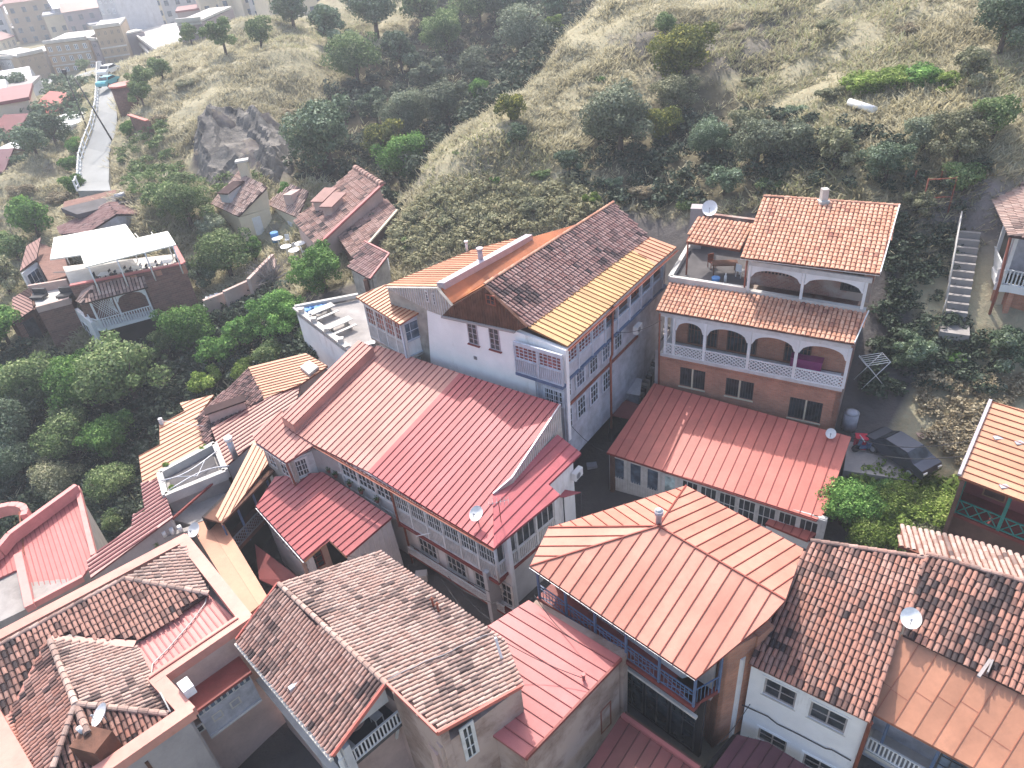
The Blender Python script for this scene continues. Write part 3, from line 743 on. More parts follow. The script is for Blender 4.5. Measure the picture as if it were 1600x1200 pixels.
# eaves walls.  front gallery from the left pipe to the corner
eL, eC, eR = P(491, 695, 7), P(772, 857, 7), P(875, 773, 7)
W = Wall(h, eL, eC, -1, 6.9, build=False, inset=.35)
# split of gallery: closed plank part on the left, glazed part on the right
uN = W.px(618, 790)[0]; UL = W.L
lowW = Wall(h, eL, eC, -2.5, 6.8, WP, .3, inset=.95, openings=())
W.gallery(.1, uN, 4.2, 6.85, 4, WW, G, apron=1.0, nx=4, ny=3, slat=False, win_kw={})
W.gallery(uN, UL - .35, 3.95, 6.85, 6, WW, G, apron=1.1, nx=6, ny=3, slat=True, slat_m=WW)
W.slab(uN, UL - .3, 3.72, 3.93, M_['maroon_paint'], -.5, .12, 'floor_band')
W.slab(.0, UL - .3, 6.86, 6.98, M_['zinc'], -.3, .2, 'soffit')
gutter(h, eL + Vector((0, 0, -.06)) - W.n * -.06, eC + Vector((0, 0, -.06)) + W.n * .06, M_['rust_pipe'])
# lower storey openings on the set-back wall
for k, x in enumerate((.18, .47, .74, .90)):
    u = uN + (UL - uN) * x; lowW.win(u - .75, u + .75, 1.35, 3.1, 4, 3, WW, G, d=.07, trim=1, sill=WW)
lowW.slab(uN, UL, .9, 1.05, M_['maroon_paint'], 0, .5, 'ledge')
balustrade(h, lowW, uN, UL - .4, 1.05, .6, WW, d=.45, lattice=True)
lowW.slab(uN, UL, .2, .9, WP, 0, .12, 'plinth')
for u in (uN + .05, ): pipe(h, [W.p(u, 6.85, .12), W.p(u, 3.6, .12), W.p(u, 3.3, -.2), W.p(u, .1, -.2)], .07, M_['rust_pipe'])
# right side of the corner
W2 = Wall(h, eC, eR, -1, 6.9, build=False, inset=.35)
W2.gallery(.32, W2.L * .97, 4.2, 6.85, 3, WW, G, apron=1.0, nx=3, ny=1, slat=True, slat_m=M_['grey_boards'])
W2.slab(.3, W2.L, 4.0, 4.18, M_['maroon_paint'], -.4, .1, 'floor_band')
Wall(h, eC, eR, -1, 4.3, M_['old_white_plaster'], .3, inset=1.0)
mb = MB(); mb.prism([W.p(-.2, 3.98, 0), W.p(UL - .36, 3.98, 0), W2.p(W2.L, 3.98, 0), W2.p(W2.L, 3.98, -3), W.p(-.2, 3.98, -3)], Vector((0, 0, -.22))); obj('gallery_floor', mb, WW, h)
pipe(h, [W.p(UL - .33, 6.8, .03), W.p(UL - .33, 3.9, .03)], .06, WW, 'corner_post')
mb = MB(); mb.bar(W.p(UL - .4, 3.75, -.05), lowW.p(UL - .7, 2.3, .05), .09, .12); mb.bar(W.p(UL * .8, 3.75, -.05), lowW.p(UL * .8, 2.6, .05), .09, .12); mb.bar(W.p(UL * .62, 3.75, -.05), lowW.p(UL * .62, 2.6, .05), .09, .12)
obj('gallery_brace', mb, WW, h)
# end house wall under the wing: white wall with small red canopy facing the lane
eR2 = Wp.px(905, 709); W3 = Wall(h, Wp.px(862, 757), eR2, -1, 6.6, WP, .3, inset=.45, flip=False)
mb = MB(); cp = [P(862, 762, 5.2), P(908, 769, 5.0), P(880, 777, 5.0), P(866, 775, 5.1)]; mb.prism(cp, Vector((0, 0, -.05))); obj('door_canopy', mb, M_['wing_roof'], h)
mb = MB(); [mb.tube([Vector((p.x, p.y, 0)), Vector((p.x, p.y, 5))], .04, 6) for p in cp[1:3]]; obj('canopy_post', mb, M_['dark_metal'], h)
ac_unit('white air conditioner on the white lane wall under the small red canopy roof end', W3, 897, 738)
# left projecting room
l1, l2, l3 = mp2.px(399, 690), mp2.px(447, 723), mp2.px(491, 695)
Wa = Wall(h, l2, l3, -1, l2.z - .12, WW, .2, inset=.3); zc = l2.z - .3
Wa.win(.45, Wa.L - .7, zc - 1.35, zc - .05, 4, 3, WW, G, d=.06, trim=1, sill=WW)
ac_unit('white air conditioner under the window of the projecting corner room', Wa, 497, 747)
Wb = Wall(h, l1, l2, -2.5, l1.z - .15, M_['grey_boards'], .2, inset=.3)
Wb.win(.5, 1.3, 4.6, 5.9, 2, 3, WW, G, d=.06); Wb.win(1.9, 2.7, 4.6, 5.9, 2, 3, WW, G, d=.06)
pipe(h, [mp2.px(447, 723) + Vector((0, 0, -.15)), mp2.px(447, 723) + Vector((.1, .15, -3.2))], .07, M_['rust_pipe'])
gutter(h, l1 + Vector((0, 0, -.15)), l2 + Vector((0, 0, -.15)), M_['zinc'])
# rear mass so no gap shows
bk = [Mp.px(*q) for q in ((470, 688), (775, 770), (870, 640), (600, 552))]
mb = MB(); mb.prism([Vector((p.x, p.y, 6.5)) for p in bk], Vector((0, 0, -8))); obj('wall', mb, M_['grey_plaster'], h)
# flower pots hanging on the gallery
for k in range(5):
    u, z = W.px(*[(517, 731), (527, 739), (549, 753), (567, 764), (592, 778)][k]); t = thing('flower_pot', ['first', 'second', 'third', 'fourth', 'last'][k] + ' flower pot from the left on the gallery wall above the low red roof', 'flower pot', W.p(u, z - .25, .15))
    mb = MB(); mb.tube([W.p(u, z - .25, .17), W.p(u, z - .02, .17)], .1, 10, r2=.15); obj('pot', mb, M_['maroon_paint'], t)
    mb = MB(); r_ = random.Random(k)
    for i in range(60):
        d = Vector((r_.gauss(0, 1), r_.gauss(0, 1), r_.gauss(.3, 1))).normalized() * r_.uniform(.05, .24); c = W.p(u, z + .06, .17) + d; e = Vector((r_.gauss(0, 1), r_.gauss(0, 1), r_.gauss(0, 1))).normalized() * .05; f = e.cross(d).normalized() * .04
        mb.quad(c - e, c - f, c + e, c + f)
    obj('plant', mb, leafmat('leaf_pot', (0.05, .10, .03), (.12, .06, .08)), t)
pp = Mp.px(748, 818); dish('round satellite dish on the red roof near its lowest corner', pp + Vector((0, 0, .0)), (-.35, -.45, .8), .38, .7)
# tv aerial on the same corner
b0 = Wp.px(783, 815); t = thing('tv_aerial', 'thin rusty tv aerial standing on the hipped corner of the central red roof', 'aerial', b0)
mb = MB(); mb.tube([b0, b0 + Vector((0, 0, 1.5))], .025, 6); obj('mast', mb, M_['rust_pipe'], t)
mb = MB(); c = b0 + Vector((0, 0, 1.4)); mb.tube([c - Vector((.5, .1, 0)), c + Vector((.5, .1, 0))], .015, 5)
for i in range(6): mb.tube([c + Vector((-.5 + i * .2, -.25, 0)), c + Vector((-.5 + i * .2, .35, 0))], .01, 4)
obj('aerial_bars', mb, M_['grey_metal'], t)

# ------------------------------------------------------------------ low red roof in front of it
Np = Plane(P(505, 746, 4.85), P(612, 808, 4.85), P(475, 876, 3.3))
h = thing('low_annex', 'low annex with dark red seamed roof tucked below the glazed gallery', 'house', (*P(500, 820, 0).xy, -1.5))
Roof(h, [(400, 791), (430, 745), (505, 738), (612, 808), (541, 869), (513, 842), (475, 876)], Np, M_['low_red_roof_seam'], down=Np.px(541, 869) - Np.px(612, 808)).seams(M_['low_red_roof'], M_['low_red_roof_seam'], .45, wob=.01)
n1, n2, n3, n4, n5 = [Np.px(*q) for q in ((400, 791), (475, 876), (513, 842), (541, 869), (612, 808))]
Wl = Wall(h, n1, n2, -3, 3.2, M_['old_white_plaster'], .25, inset=.3); 
for k in range(4): Wl.win(.5 + k * 1.35, 1.35 + k * 1.35, 1.4, 2.7, 2, 3, WW, G, d=.05, trim=1)
Wr = Wall(h, n4, n5, -3, 3.3, M_['old_white_plaster'], .25, inset=.25, build=False); Wr.poly([(543, 870), (610, 812), (634, 895), (575, 960)], M_['old_white_plaster'])
Wr.battens([(543, 872), (610, 813), (634, 895), (575, 960)], M_['white_wood'], .3)
Wf = Wall(h, n2, n3, -3, 3.0, M_['warm_plaster'], .2, inset=.9); Wf.win(.4, 1.3, 1.3, 2.6, 2, 3, M_['maroon_paint'], G, d=.05)
Wall(h, n3, n4, -3, 3.0, M_['warm_plaster'], .2, inset=.9)
strip(h, [n2 + Vector((0, 0, -.1)), n3 + Vector((0, 0, -.1)), n4 + Vector((0, 0, -.1))], .05, .14, M_['orange_roof'], 'fascia')
gutter(h, n1 + Vector((0, 0, -.12)), n2 + Vector((0, 0, -.12)), M_['zinc'])
mb = MB(); q = P(425, 875, .5); mb.prism([P(398, 850, .9), P(470, 905, .9), P(470, 935, .4), P(405, 905, .4)], Vector((0, 0, -.1))); obj('porch_roof', mb, M_['maroon_roof'], h)

# ------------------------------------------------------------------ the white house with the yellow eave and tiled gable
ZE = 12.8
h = thing('white_gable_house', 'tall white house with a brown tiled gable roof and yellow metal eave strip', 'house', (*P(800, 600, 8).xy, 5))
Yp = tilt((887, 541), ZE, (1057, 386), ZE, 12)
yd = Yp.px(887, 541) - Yp.px(825, 511)
Roof(h, [(825, 511), (887, 541), (1024, 414), (985, 389)], Yp, M_['yellow_roof_seam'], .1, down=yd).seams(M_['yellow_roof'], M_['yellow_roof_seam'], .42).obj['label'] = 'sunlit yellow metal strip along the eave'
Roof(h, [(985, 389), (1024, 414), (1057, 386), (1014, 370)], Yp, M_['orange_roof_seam'], .1, down=yd).seams(M_['orange_roof'], M_['orange_roof_seam'], .42)
ya, yb = Yp.px(825, 511), Yp.px(1014, 370)
Tp = tilt(ya, 0, yb, 0, 24)
Roof(h, [(757, 445), (958, 317), (1014, 370), (825, 511)], Tp, M_['tile_bed']).tiles(M_['tile_brown'], .27, .42, dark=.44, seed=3, gap=.76, hgt=.08, cl=.35)
ridge_cap(h, Tp.px(757, 445), Tp.px(958, 317), M_['tile_orange'], .12)
rA, rB = Tp.px(757, 445), Tp.px(958, 317)
# far slope seen past the gable and the flat gutter beside it
la = P(705, 475, ya.z); Lp = Plane(rA, rB, la)
lb = la + (rB - rA) * .95
Roof(h, [rA, rB, lb, la], Lp.lift(-.02), M_['brown_sheet'], .1)
yl = Wall(h, P(667, 487, ZE - .3), P(884, 546, ZE - .1), 4, ZE - .5, build=False)
yl.poly([(706, 478), (757, 448), (823, 511), (806, 517), (692, 493)], M_['dark_boards'], d=.04, t=.2, name='gable_wall')
yl.battens([(706, 480), (757, 450), (821, 510), (806, 516), (692, 492)], M_['dark_boards'], .2, d=.04)
yl.poly([(602, 449), (682, 450), (706, 478), (693, 494), (668, 484)], M_['grey_boards'], d=.03, t=.2, name='gable_wall')
yl.battens([(606, 450), (682, 451), (704, 478), (692, 492), (668, 483)], M_['old_white_plaster'], .2, d=.03)
yl.winpx(759, 458, 776, 478, nx=2, ny=2, fm=M_['rust_pipe'], gm=G, d=.09)
yl.winpx(664, 453, 672, 472, nx=1, ny=3, fm=WW, gm=G, d=.09); yl.winpx(675, 457, 683, 477, nx=1, ny=3, fm=WW, gm=G, d=.09)
yl.poly([(667, 485), (692, 494), (806, 518), (884, 548), (889, 690), (800, 690), (676, 610)], WP, d=0, t=.3, name='wall')
q = [yl.px(*p_) for p_ in ((692, 494), (806, 518))]
mb = MB(); mb.bar(yl.p(q[0][0], q[0][1] + .02, .08), yl.p(q[1][0], q[1][1] + .02, .08), .22, .12); obj('cornice', mb, M_['grey_plaster'], h)
for a in ((729, 501, 749, 540), (763, 510, 783, 549)): yl.winpx(*a, nx=2, ny=4, fm=M_['lilac_metal'], gm=G, d=.05, fw=.06, mw=.03, sill=M_['maroon_paint'])
mb = MB(); u, z = yl.px(743, 559); mb.box(yl.p(u - .12, z - .12, 0), yl.u * .24, Vector((0, 0, .24)), yl.n * .04); obj('vent_grille', mb, M_['grey_metal'], h)
# gallery across the right third of the front
g0 = yl.px(805, 517)[0]; g1 = yl.L - .1; zb = yl.px(885, 600)[1]
fr = Wall(h, yl.p(g0, 0, .3), yl.p(g1, 0, .3), 0, 0, build=False)
fr.gallery(0, fr.L, zb + .0, ZE - .35, 2, PBW, GR, apron=1.0, nx=5, ny=4, slat=True, slat_m=M_['blue_boards'])
fr.slab(0, fr.L, zb - .2, zb - .01, M_['blue_paint'], -.3, .08, 'floor_band')
Z2 = zb - .25
fr2 = Wall(h, yl.p(g0 + 1.2, 0, .1), yl.p(g1, 0, .1), 5.2, Z2, M_['blue_boards'], .1)
fr2.win(fr2.L - 1.5, fr2.L - .2, Z2 - 1.5, Z2 - .35, 4, 3, PBW, G, d=.05, trim=1)
fr2.battens([(0, 5.2), (fr2.L, 5.2), (fr2.L, Z2), (0, Z2)], PBW, .3, px=False)
# lane side: three storeys
c1 = P(886, 546, ZE - .1); c2 = P(1057, 390, ZE - .1)
sd = Wall(h, c1, c2, 0, 0, build=False, inset=.35)
L = sd.L; zf = [ZE - .2, zb, Z2 - 2.0, 5.0]
body = Wall(h, c1, c2, 3.5, ZE - .25, M_['blue_boards'], .3, inset=.75)
bq = [sd.p(.4, 0, -.9), sd.p(L, 0, -.9), sd.p(L, 0, -8), sd.p(.4, 0, -8)]
n_ = 8; st = L * .9 / n_
sd.slab(.1, L * .95, ZE - .45, ZE - .22, PBW, -.1, .04, 'head_board')
for i in range(n_ + 1): sd.slab(st * i + .03, st * i + .17, zb, ZE - .46, PBW, -.12, .06, 'post')
for i in range(n_):
    a, b_ = st * i + .171, st * (i + 1) + .029
    sd.slab(a, b_, zb + .02, zb + .85, M_['blue_boards'], -.07, .0, 'railing_panel')
    sd.slab(a, b_, zb + .851, zb + .93, PBW, -.1, .03, 'rail')
    if i < 3: sd.win(a, b_, zb + .931, ZE - .47, 4, 4, PBW, GR, d=0)
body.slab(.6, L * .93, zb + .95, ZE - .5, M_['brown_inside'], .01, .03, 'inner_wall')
for i in (3.4, 5.4): body.win(st * i, st * i + 1.1, zb + .95, ZE - .7, 2, 3, M_['rust_pipe'], G, d=.08)
sd.slab(0, L * .95, zb - .16, zb, M_['blue_paint'], -.4, .1, 'floor_band')
for i in range(n_ - 1):
    a = st * i + .3
    if i < 5: body.win(a, a + st * .62, Z2 - 1.55, Z2 - .15, 3, 3, PBW, GB if i % 2 else G, d=.08, trim=1)
body.slab(.3, L * .7, Z2 - 2.2, Z2 - 2.05, M_['rust_pipe'], 0, .12, 'floor_band')
for i in range(4):
    a = st * i + .3; body.win(a, a + st * .6, Z2 - 3.9, Z2 - 2.4, 3, 3, PBW, G, d=.08, trim=1)
pu = sd.px(953, 485)[0]; pipe(h, [sd.p(pu, ZE - .2, .2), sd.p(pu, zb - 1.2, .12), sd.p(pu - .2, zb - 1.4, .12), sd.p(pu - .2, 3.2, .12)], .08, M_['rust_pipe'])
pipe(h, [sd.p(.12, ZE - .3, .1), sd.p(.12, 5.2, .0)], .06, PBW, 'corner_post')
gutter(h, c1 + sd.n * .12 + Vector((0, 0, 0)), c2 + sd.n * .12, M_['rust_pipe'])
ac_unit('white air conditioner above the stepped lane on the pale blue gallery house', sd, 992, 512)
# orange shed roof behind, its lilac parapet and gutter
gz = ya.z - .05
Op = Plane(P(602, 446, gz + .1), P(682, 447, gz + .9), P(735, 392, gz + .1))
od = Op.px(602, 446) - Op.px(682, 447)
Roof(h, [(602, 446), (682, 447), (822, 371), (800, 374), (735, 392)], Op, M_['orange_roof_seam'], .1, down=od).seams(M_['orange_roof'], M_['orange_roof_seam'], .36)
p1, p2 = Op.px(683, 447), Op.px(822, 371)
mb = MB(); mb.prism([p1 + Vector((0, 0, .25)), p2 + Vector((0, 0, .25)), p2 + Vector((.45, -.1, .2)), p1 + Vector((.45, -.1, .2))], Vector((0, 0, -.6))); obj('parapet_coping', mb, M_['lilac_metal'], h)
mb = MB(); mb.prism([p1 + Vector((.2, 0, -.05)), p2 + Vector((.2, 0, -.05)), lb + Vector((0, 0, .03)), la + Vector((0, 0, .03))], Vector((0, 0, -.15))); obj('valley_gutter', mb, M_['brown_sheet'], h)
# chimney pot and vent pipe
cc = P(752, 412, gz + .6); mb = MB(); mb.box(cc + Vector((-.28, -.28, -.6)), (.55, 0, 0), (0, .55, 0), (0, 0, .8)); mb.tube([cc, cc + Vector((0, 0, 1.0))], .17, 9); mb.tube([cc + Vector((0, 0, 1.0)), cc + Vector((0, 0, 1.12))], .24, 9); obj('chimney', mb, M_['lilac_metal'], h)
cc = Op.px(730, 393); mb = MB(); mb.tube([cc, cc + Vector((0, 0, .7))], .09, 8); mb.tube([cc + Vector((0, 0, .68)), cc + Vector((0, 0, .8))], .14, 8); obj('vent_pipe', mb, M_['white_paint'], h)
# jutting glazed bay with its own orange roof
by1, by2, by3, by4 = P(556, 464, ZE - .6), P(625, 507, ZE - .9), P(667, 480, ZE - .6), P(602, 445, ZE - .2)
Bp = Plane(by1, by2, by3)
Roof(h, [(556, 464), (625, 507), (667, 480), (602, 445)], Bp, M_['orange_roof_seam'], .1, down=Bp.px(625, 507) - Bp.px(667, 480)).seams(M_['orange_roof'], M_['orange_roof_seam'], .34)
b1, b2, b3 = Bp.px(562, 467), Bp.px(625, 505), Bp.px(666, 481)
wl_ = Wall(h, b1, b2, 0, 0, build=False, inset=.2); zt_ = min(b1.z, b2.z) - .1; zbb = wl_.px(643, 562)[1]
wl_.gallery(.05, wl_.L - .05, zbb, zt_, 4, M_['white_wood'], GR, apron=1.15, nx=3, ny=3, slat=True, slat_m=M_['grey_boards'])
wr_ = Wall(h, b2, b3, 0, 0, build=False, inset=.2)
wr_.gallery(.05, wr_.L, zbb, zt_, 1, PBW, GB, apron=1.15, nx=3, ny=2, slat=False, slat_m=WP)
mb = MB(); mb.prism([wl_.p(.05, zbb - .02, .03), wl_.p(wl_.L, zbb - .02, .03), wr_.p(wr_.L, zbb - .02, .03), wr_.p(wr_.L, zbb - .02, -2), wl_.p(.05, zbb - .02, -2)], Vector((0, 0, -.15))); obj('bay_floor', mb, M_['grey_boards'], h)
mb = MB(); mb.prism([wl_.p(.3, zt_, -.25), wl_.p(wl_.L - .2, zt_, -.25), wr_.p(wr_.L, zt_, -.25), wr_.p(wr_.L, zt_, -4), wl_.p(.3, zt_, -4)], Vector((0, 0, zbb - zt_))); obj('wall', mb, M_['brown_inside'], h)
mb = MB(); mb.bar(wr_.p(.3, zbb - .15, .0), wr_.p(wr_.L, zbb - 1.1, -.6), .1, .1); mb.bar(wl_.p(wl_.L - .3, zbb - .15, 0), wl_.p(wl_.L - .3, zbb - 1.2, -1.2), .1, .1); obj('brace', mb, WW, h)
# solid mass behind
mb = MB(); m4 = [yl.p(.2, ZE - 1.0, -.35), yl.p(yl.L - 1.5, ZE - 1.0, -.8), sd.p(L * .93, ZE - 1.0, -.9), sd.p(L * .93, ZE - 1.0, -8), yl.p(.2, ZE - 1.0, -11)]; mb.prism(m4, Vector((0, 0, -9))); obj('wall', mb, M_['grey_plaster'], h)
mb = MB(); m4 = [Op.px(*q) for q in ((605, 448), (680, 450), (815, 375), (735, 394))]; mb.prism([p - Vector((0, 0, .2)) for p in m4], Vector((0, 0, -8))); obj('wall', mb, M_['grey_boards'], h)
# ------------------------------------------------------------------ brick house with carved white galleries and orange tiles
ZB = 11.0
Ap = tilt((1025, 484), ZB, (1335, 537), ZB, 15)
a0 = Ap.px(1180, 510)
h = thing('brick_house', 'red brick house with orange barrel-tile roofs and white carved arches over its gallery', 'house', (a0.x, a0.y + 3, 5))
Roof(h, [(1025, 484), (1335, 537), (1357, 487), (1047, 440)], Ap, M_['tile_bed_orange']).tiles(M_['tile_orange'], .27, .36, dark=.18, seed=8, gap=.9)
# main gallery
gA, gB = P(1027, 487, ZB), P(1333, 540, ZB)
g = Wall(h, gA, gB, 0, 0, build=False, inset=.3)
zf_ = g.px(1038, 552)[1]; zt_ = ZB - .12; gu0, gu1 = .15, g.L - .1
g.slab(gu0, gu1, zt_ - .32, zt_, WW, -.12, .02, 'head_board')
np_ = 5; us = [gu0 + (gu1 - gu0) * t for t in (0, .045, .275, .505, .735, .985)]
cols_px = [1048, 1102, 1171, 1243, 1325]
us = [g.px(x, y)[0] for x, y in ((1040, 520), (1101, 530), (1170, 545), (1243, 560), (1323, 575))]
for u in us + [us[0] + .55]: g.slab(u - .09, u + .09, zf_, zt_ - .321, M_['white_paint'], -.15, .03, 'post')
for i in range(4):
    u0 = us[i] + (.65 if i == 0 else .1); u1 = us[i + 1] - .1
    arch(g, u0, u1, zt_ - 1.15, zt_ - .33, M_['white_paint'], d=-.02, t=.05)
    balustrade(h, g, us[i] + .1, u1, zf_, .85, M_['white_paint'], d=0, lattice=True)
g.slab(gu0, gu1, zf_ - .22, zf_ - .001, M_['white_wood'], -1.6, .06, 'gallery_floor')
# side return of the gallery (left)
gn = g.n
for (aa, bb) in ((g.p(us[0], 0, 0), g.p(us[0], 0, -1.6)),):
    sW = Wall(h, bb, aa, 0, 0, build=False, flip=False); balustrade(h, sW, .1, sW.L - .1, zf_, .85, M_['white_paint'], lattice=True); sW.slab(.1, .25, zf_, zt_, M_['white_paint'], -.1, .03, 'post')
# back wall of the gallery with barred doors and lit red cloth stays dark inside
bk = Wall(h, g.p(us[0], 0, -1.7), g.p(gu1, 0, -1.7), zf_, zt_ + .3, M_['red_brick'], .25)
for i, (ul, wd) in enumerate(((1.0, 2.0), (3.6, 1.9), (7.2, 1.6), (9.6, 2.2))):
    if ul + wd < bk.L:
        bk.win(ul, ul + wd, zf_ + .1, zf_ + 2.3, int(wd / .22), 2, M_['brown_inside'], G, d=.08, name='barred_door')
# upper wall/loggia behind the awning
zaw = Ap.px(1165, 458).z
uA = Ap.px(1165, 457); uB = Ap.px(1352, 489)
lo = Wall(h, uA, uB, 0, 0, build=False)
zte = lo.px(1168, 407)[1]
for p_, q_ in ((lo.p(0, 0), 0),): pass
uu = [0.1, lo.L * .47, lo.L - .25]
zfl = uA.z + .05
for u in uu: lo.slab(u - .08, u + .08, zfl, zte - .3, M_['white_paint'], -.12, .03, 'post')
lo.slab(0, lo.L, zte - .3, zte, WW, -.12, .02, 'head_board')
for i in range(2): arch(lo, uu[i] + .1, uu[i + 1] - .1, zte - 1.0, zte - .31, M_['white_paint'], d=-.02, t=.05)
lo.slab(-.1, lo.L, zfl - .25, zfl + .12, M_['pale_concrete'], -.3, .05, 'parapet')
lb_ = Wall(h, lo.p(-.2, 0, -1.5), lo.p(lo.L, 0, -1.5), zfl - .2, zte + .3, M_['rubble_brick'], .25)
lb_.win(lo.L * .78, lo.L * .95, zfl + .4, zfl + 1.7, 6, 1, M_['dark_metal'], G, d=.08, name='barred_window')
mb = MB()
for i in range(11):
    for j in range(2): mb.box(lb_.p(.5 + i * .22, zfl + .75 + j * .22, .01), lb_.u * .12, Vector((0, 0, .12)), lb_.n * .02)
obj('brick_vents', mb, M_['dark_inside'], h, kind='stuff')
# top roof
te1 = Vector((*lo.p(-.25, 0, .45).xy, 0)); te2 = Vector((*lo.p(lo.L + .15, 0, .45).xy, 0))
TRp = tilt((1157, 402), up(te1, 1157, 402).z, (1375, 428), up(te1, 1157, 402).z, 15)
Roof(h, [(1157, 402), (1375, 428), (1405, 322), (1193, 307)], TRp, M_['tile_bed_orange']).tiles(M_['tile_orange'], .27, .36, dark=.12, seed=9, gap=.9)
ridge_cap(h, TRp.px(1193, 307), TRp.px(1405, 322), M_['tile_orange'], .12, dark=.1)
strip(h, [TRp.px(1375, 428) + Vector((0, 0, .05)), TRp.px(1405, 322) + Vector((0, 0, .05))], .06, .2, M_['white_paint'], 'verge_board')
gutter(h, TRp.px(1157, 402) + Vector((0, 0, -.08)), TRp.px(1375, 428) + Vector((0, 0, -.08)), M_['white_paint'], .06)
gutter(h, Ap.px(1025, 484) + Vector((0, 0, -.08)), Ap.px(1335, 537) + Vector((0, 0, -.08)), M_['grey_metal'], .06)
strip(h, [Ap.px(1335, 537) + Vector((0, 0, .04)), Ap.px(1357, 487) + Vector((0, 0, .04))], .05, .16, M_['white_paint'], 'verge_board')
# small roof over the terrace
zs = TRp.px(1157, 402).z - .3
Sp = tilt((1072, 377), zs, (1157, 391), zs, 16)
Roof(h, [(1072, 377), (1157, 391), (1176, 350), (1090, 339)], Sp, M_['tile_bed_orange']).tiles(M_['tile_orange'], .27, .36, dark=.15, seed=10, gap=.9)
# terrace: floor, left wall, chimney piers, parapet
tz = zfl - .1
t1, t2, t3, t4 = [P(x, y, tz) for x, y in ((1047, 440), (1166, 458), (1185, 395), (1082, 380))]
mb = MB(); mb.prism([t1, t2, t3, t4], Vector((0, 0, -.3))); obj('terrace_floor', mb, M_['dark_paving'], h)
mb = MB(); mb.bar(t1 + Vector((0, 0, .2)), t2 + Vector((0, 0, .2)), .28, .45); mb.bar(t1 + Vector((0, 0, .2)), t4.lerp(t1, .2) + Vector((0, 0, .2)), .28, .45); obj('parapet', mb, M_['pale_concrete'], h)
pr = P(1082, 392, tz + 1.5)
mb = MB(); mb.box(Vector((t4.x - .5, t4.y - .8, tz - 3)), (.8, -.3, 0), (.3, .8, 0), (0, 0, 6)); obj('pier', mb, M_['grey_plaster'], h)
bw = Wall(h, t4, t3, tz - 3, zs, M_['rubble_brick'], .3); 
pipe(h, [Sp.px(1075, 379), Vector((*Sp.px(1075, 379).xy, tz))], .06, M_['rust_pipe'])
pipe(h, [Ap.px(1031, 488) + Vector((0, 0, -.1)), Vector((*Ap.px(1033, 489).xy, 5))], .065, M_['rust_pipe'])
pipe(h, [Vector((*lo.p(-.1, 0, .05).xy, zte)), Vector((*lo.p(-.1, 0, .05).xy, zfl))], .06, M_['rust_pipe'])
cb = TRp.px(1286, 316); mb = MB(); mb.box(cb + Vector((-.2, -.2, -.2)), (.4, 0, 0), (0, .4, 0), (0, 0, 1.1)); mb.box(cb + Vector((-.32, -.32, -.2)), (.64, 0, 0), (0, .64, 0), (0, 0, .35)); obj('chimney', mb, M_['pale_concrete'], h)
# brick storey below
bz0 = 4.2
bA, bB = g.p(.1, 0, -.15), g.p(g.L - .1, 0, -.15)
tmp = Wall(h, bA, bB, bz0, zf_ - .22, build=False)
ops = []
for a in ((1063, 573, 1100, 612), (1135, 590, 1175, 628), (1235, 620, 1280, 664)):
    p0 = tmp.px(a[0], a[1]); p1 = tmp.px(a[2], a[3]); ops.append((min(p0[0], p1[0]), max(p0[0], p1[0]), min(p0[1], p1[1]) + .1, max(p0[1], p1[1])))
bw1 = Wall(h, bA, bB, bz0, zf_ - .22, M_['red_brick'], .35, openings=ops)
for o_ in ops:
    m_ = (o_[0] + o_[1]) / 2
    bw1.win(o_[0], m_ - .04, o_[2], o_[3], 5, 1, M_['dark_metal'], G, d=-.06, mw=.03, name='barred_window'); bw1.win(m_ + .04, o_[1], o_[2], o_[3], 5, 1, M_['dark_metal'], G, d=-.06, mw=.03, name='barred_window')
    bw1.slab(m_ - .05, m_ + .05, o_[2], o_[3], M_['cream_plaster'], -.1, .03, 'mullion'); bw1.slab(o_[0] - .05, o_[1] + .05, o_[2] - .1, o_[2] - .01, M_['cream_plaster'], -.1, .06, 'sill')
for k, zz in enumerate((zf_ - .45, zf_ - .62)):
    mb = MB(); n_ = int(bw1.L / .18)
    for i in range(n_): mb.box(bw1.p(i * .18 + .02, zz, 0), bw1.u * .09, Vector((0, 0, .09)), bw1.n * (.07 - k * .03))
    obj('brick_dentils', mb, M_['red_brick'], h, kind='stuff')
bw1.slab(.02, bw1.L, zf_ - .35, zf_ - .24, M_['red_brick'], 0, .1, 'string_course')
# end walls and the rest of the body
rB1 = g.p(g.L - .1, 0, -.5); rB2 = rB1 - g.n * 7
Wall(h, bB, Vector((*bB.xy, 0)) - g.n * 8, bz0, zf_, M_['rubble_brick'], .3)
Wall(h, bA, Vector((*bA.xy, 0)) - g.n * 8, 3.5, zf_, M_['grey_plaster'], .3)
mb = MB(); mb.prism([g.p(.3, 0, -1.9), g.p(g.L - .3, 0, -1.9), g.p(g.L - .3, 0, -8), g.p(.3, 0, -8)], Vector((0, 0, 1))); 
m_ = MB(); m_.box(g.p(.4, bz0, -1.95), g.u * (g.L - .8), -g.n * 5, Vector((0, 0, zaw - bz0 - .6))); obj('wall', m_, M_['rubble_brick'], h)
m_ = MB(); m_.box(lb_.p(.1, zfl, -.2), lb_.u * (lb_.L - .2), -lb_.n * 3.5, Vector((0, 0, zte - zfl - .1))); obj('wall', m_, M_['rubble_brick'], h)
dish('large pale satellite dish behind the small tiled terrace roof of the brick house', Sp.px(1112, 343) + Vector((0, .6, .1)), (-.2, -.6, .6), .5, .4)
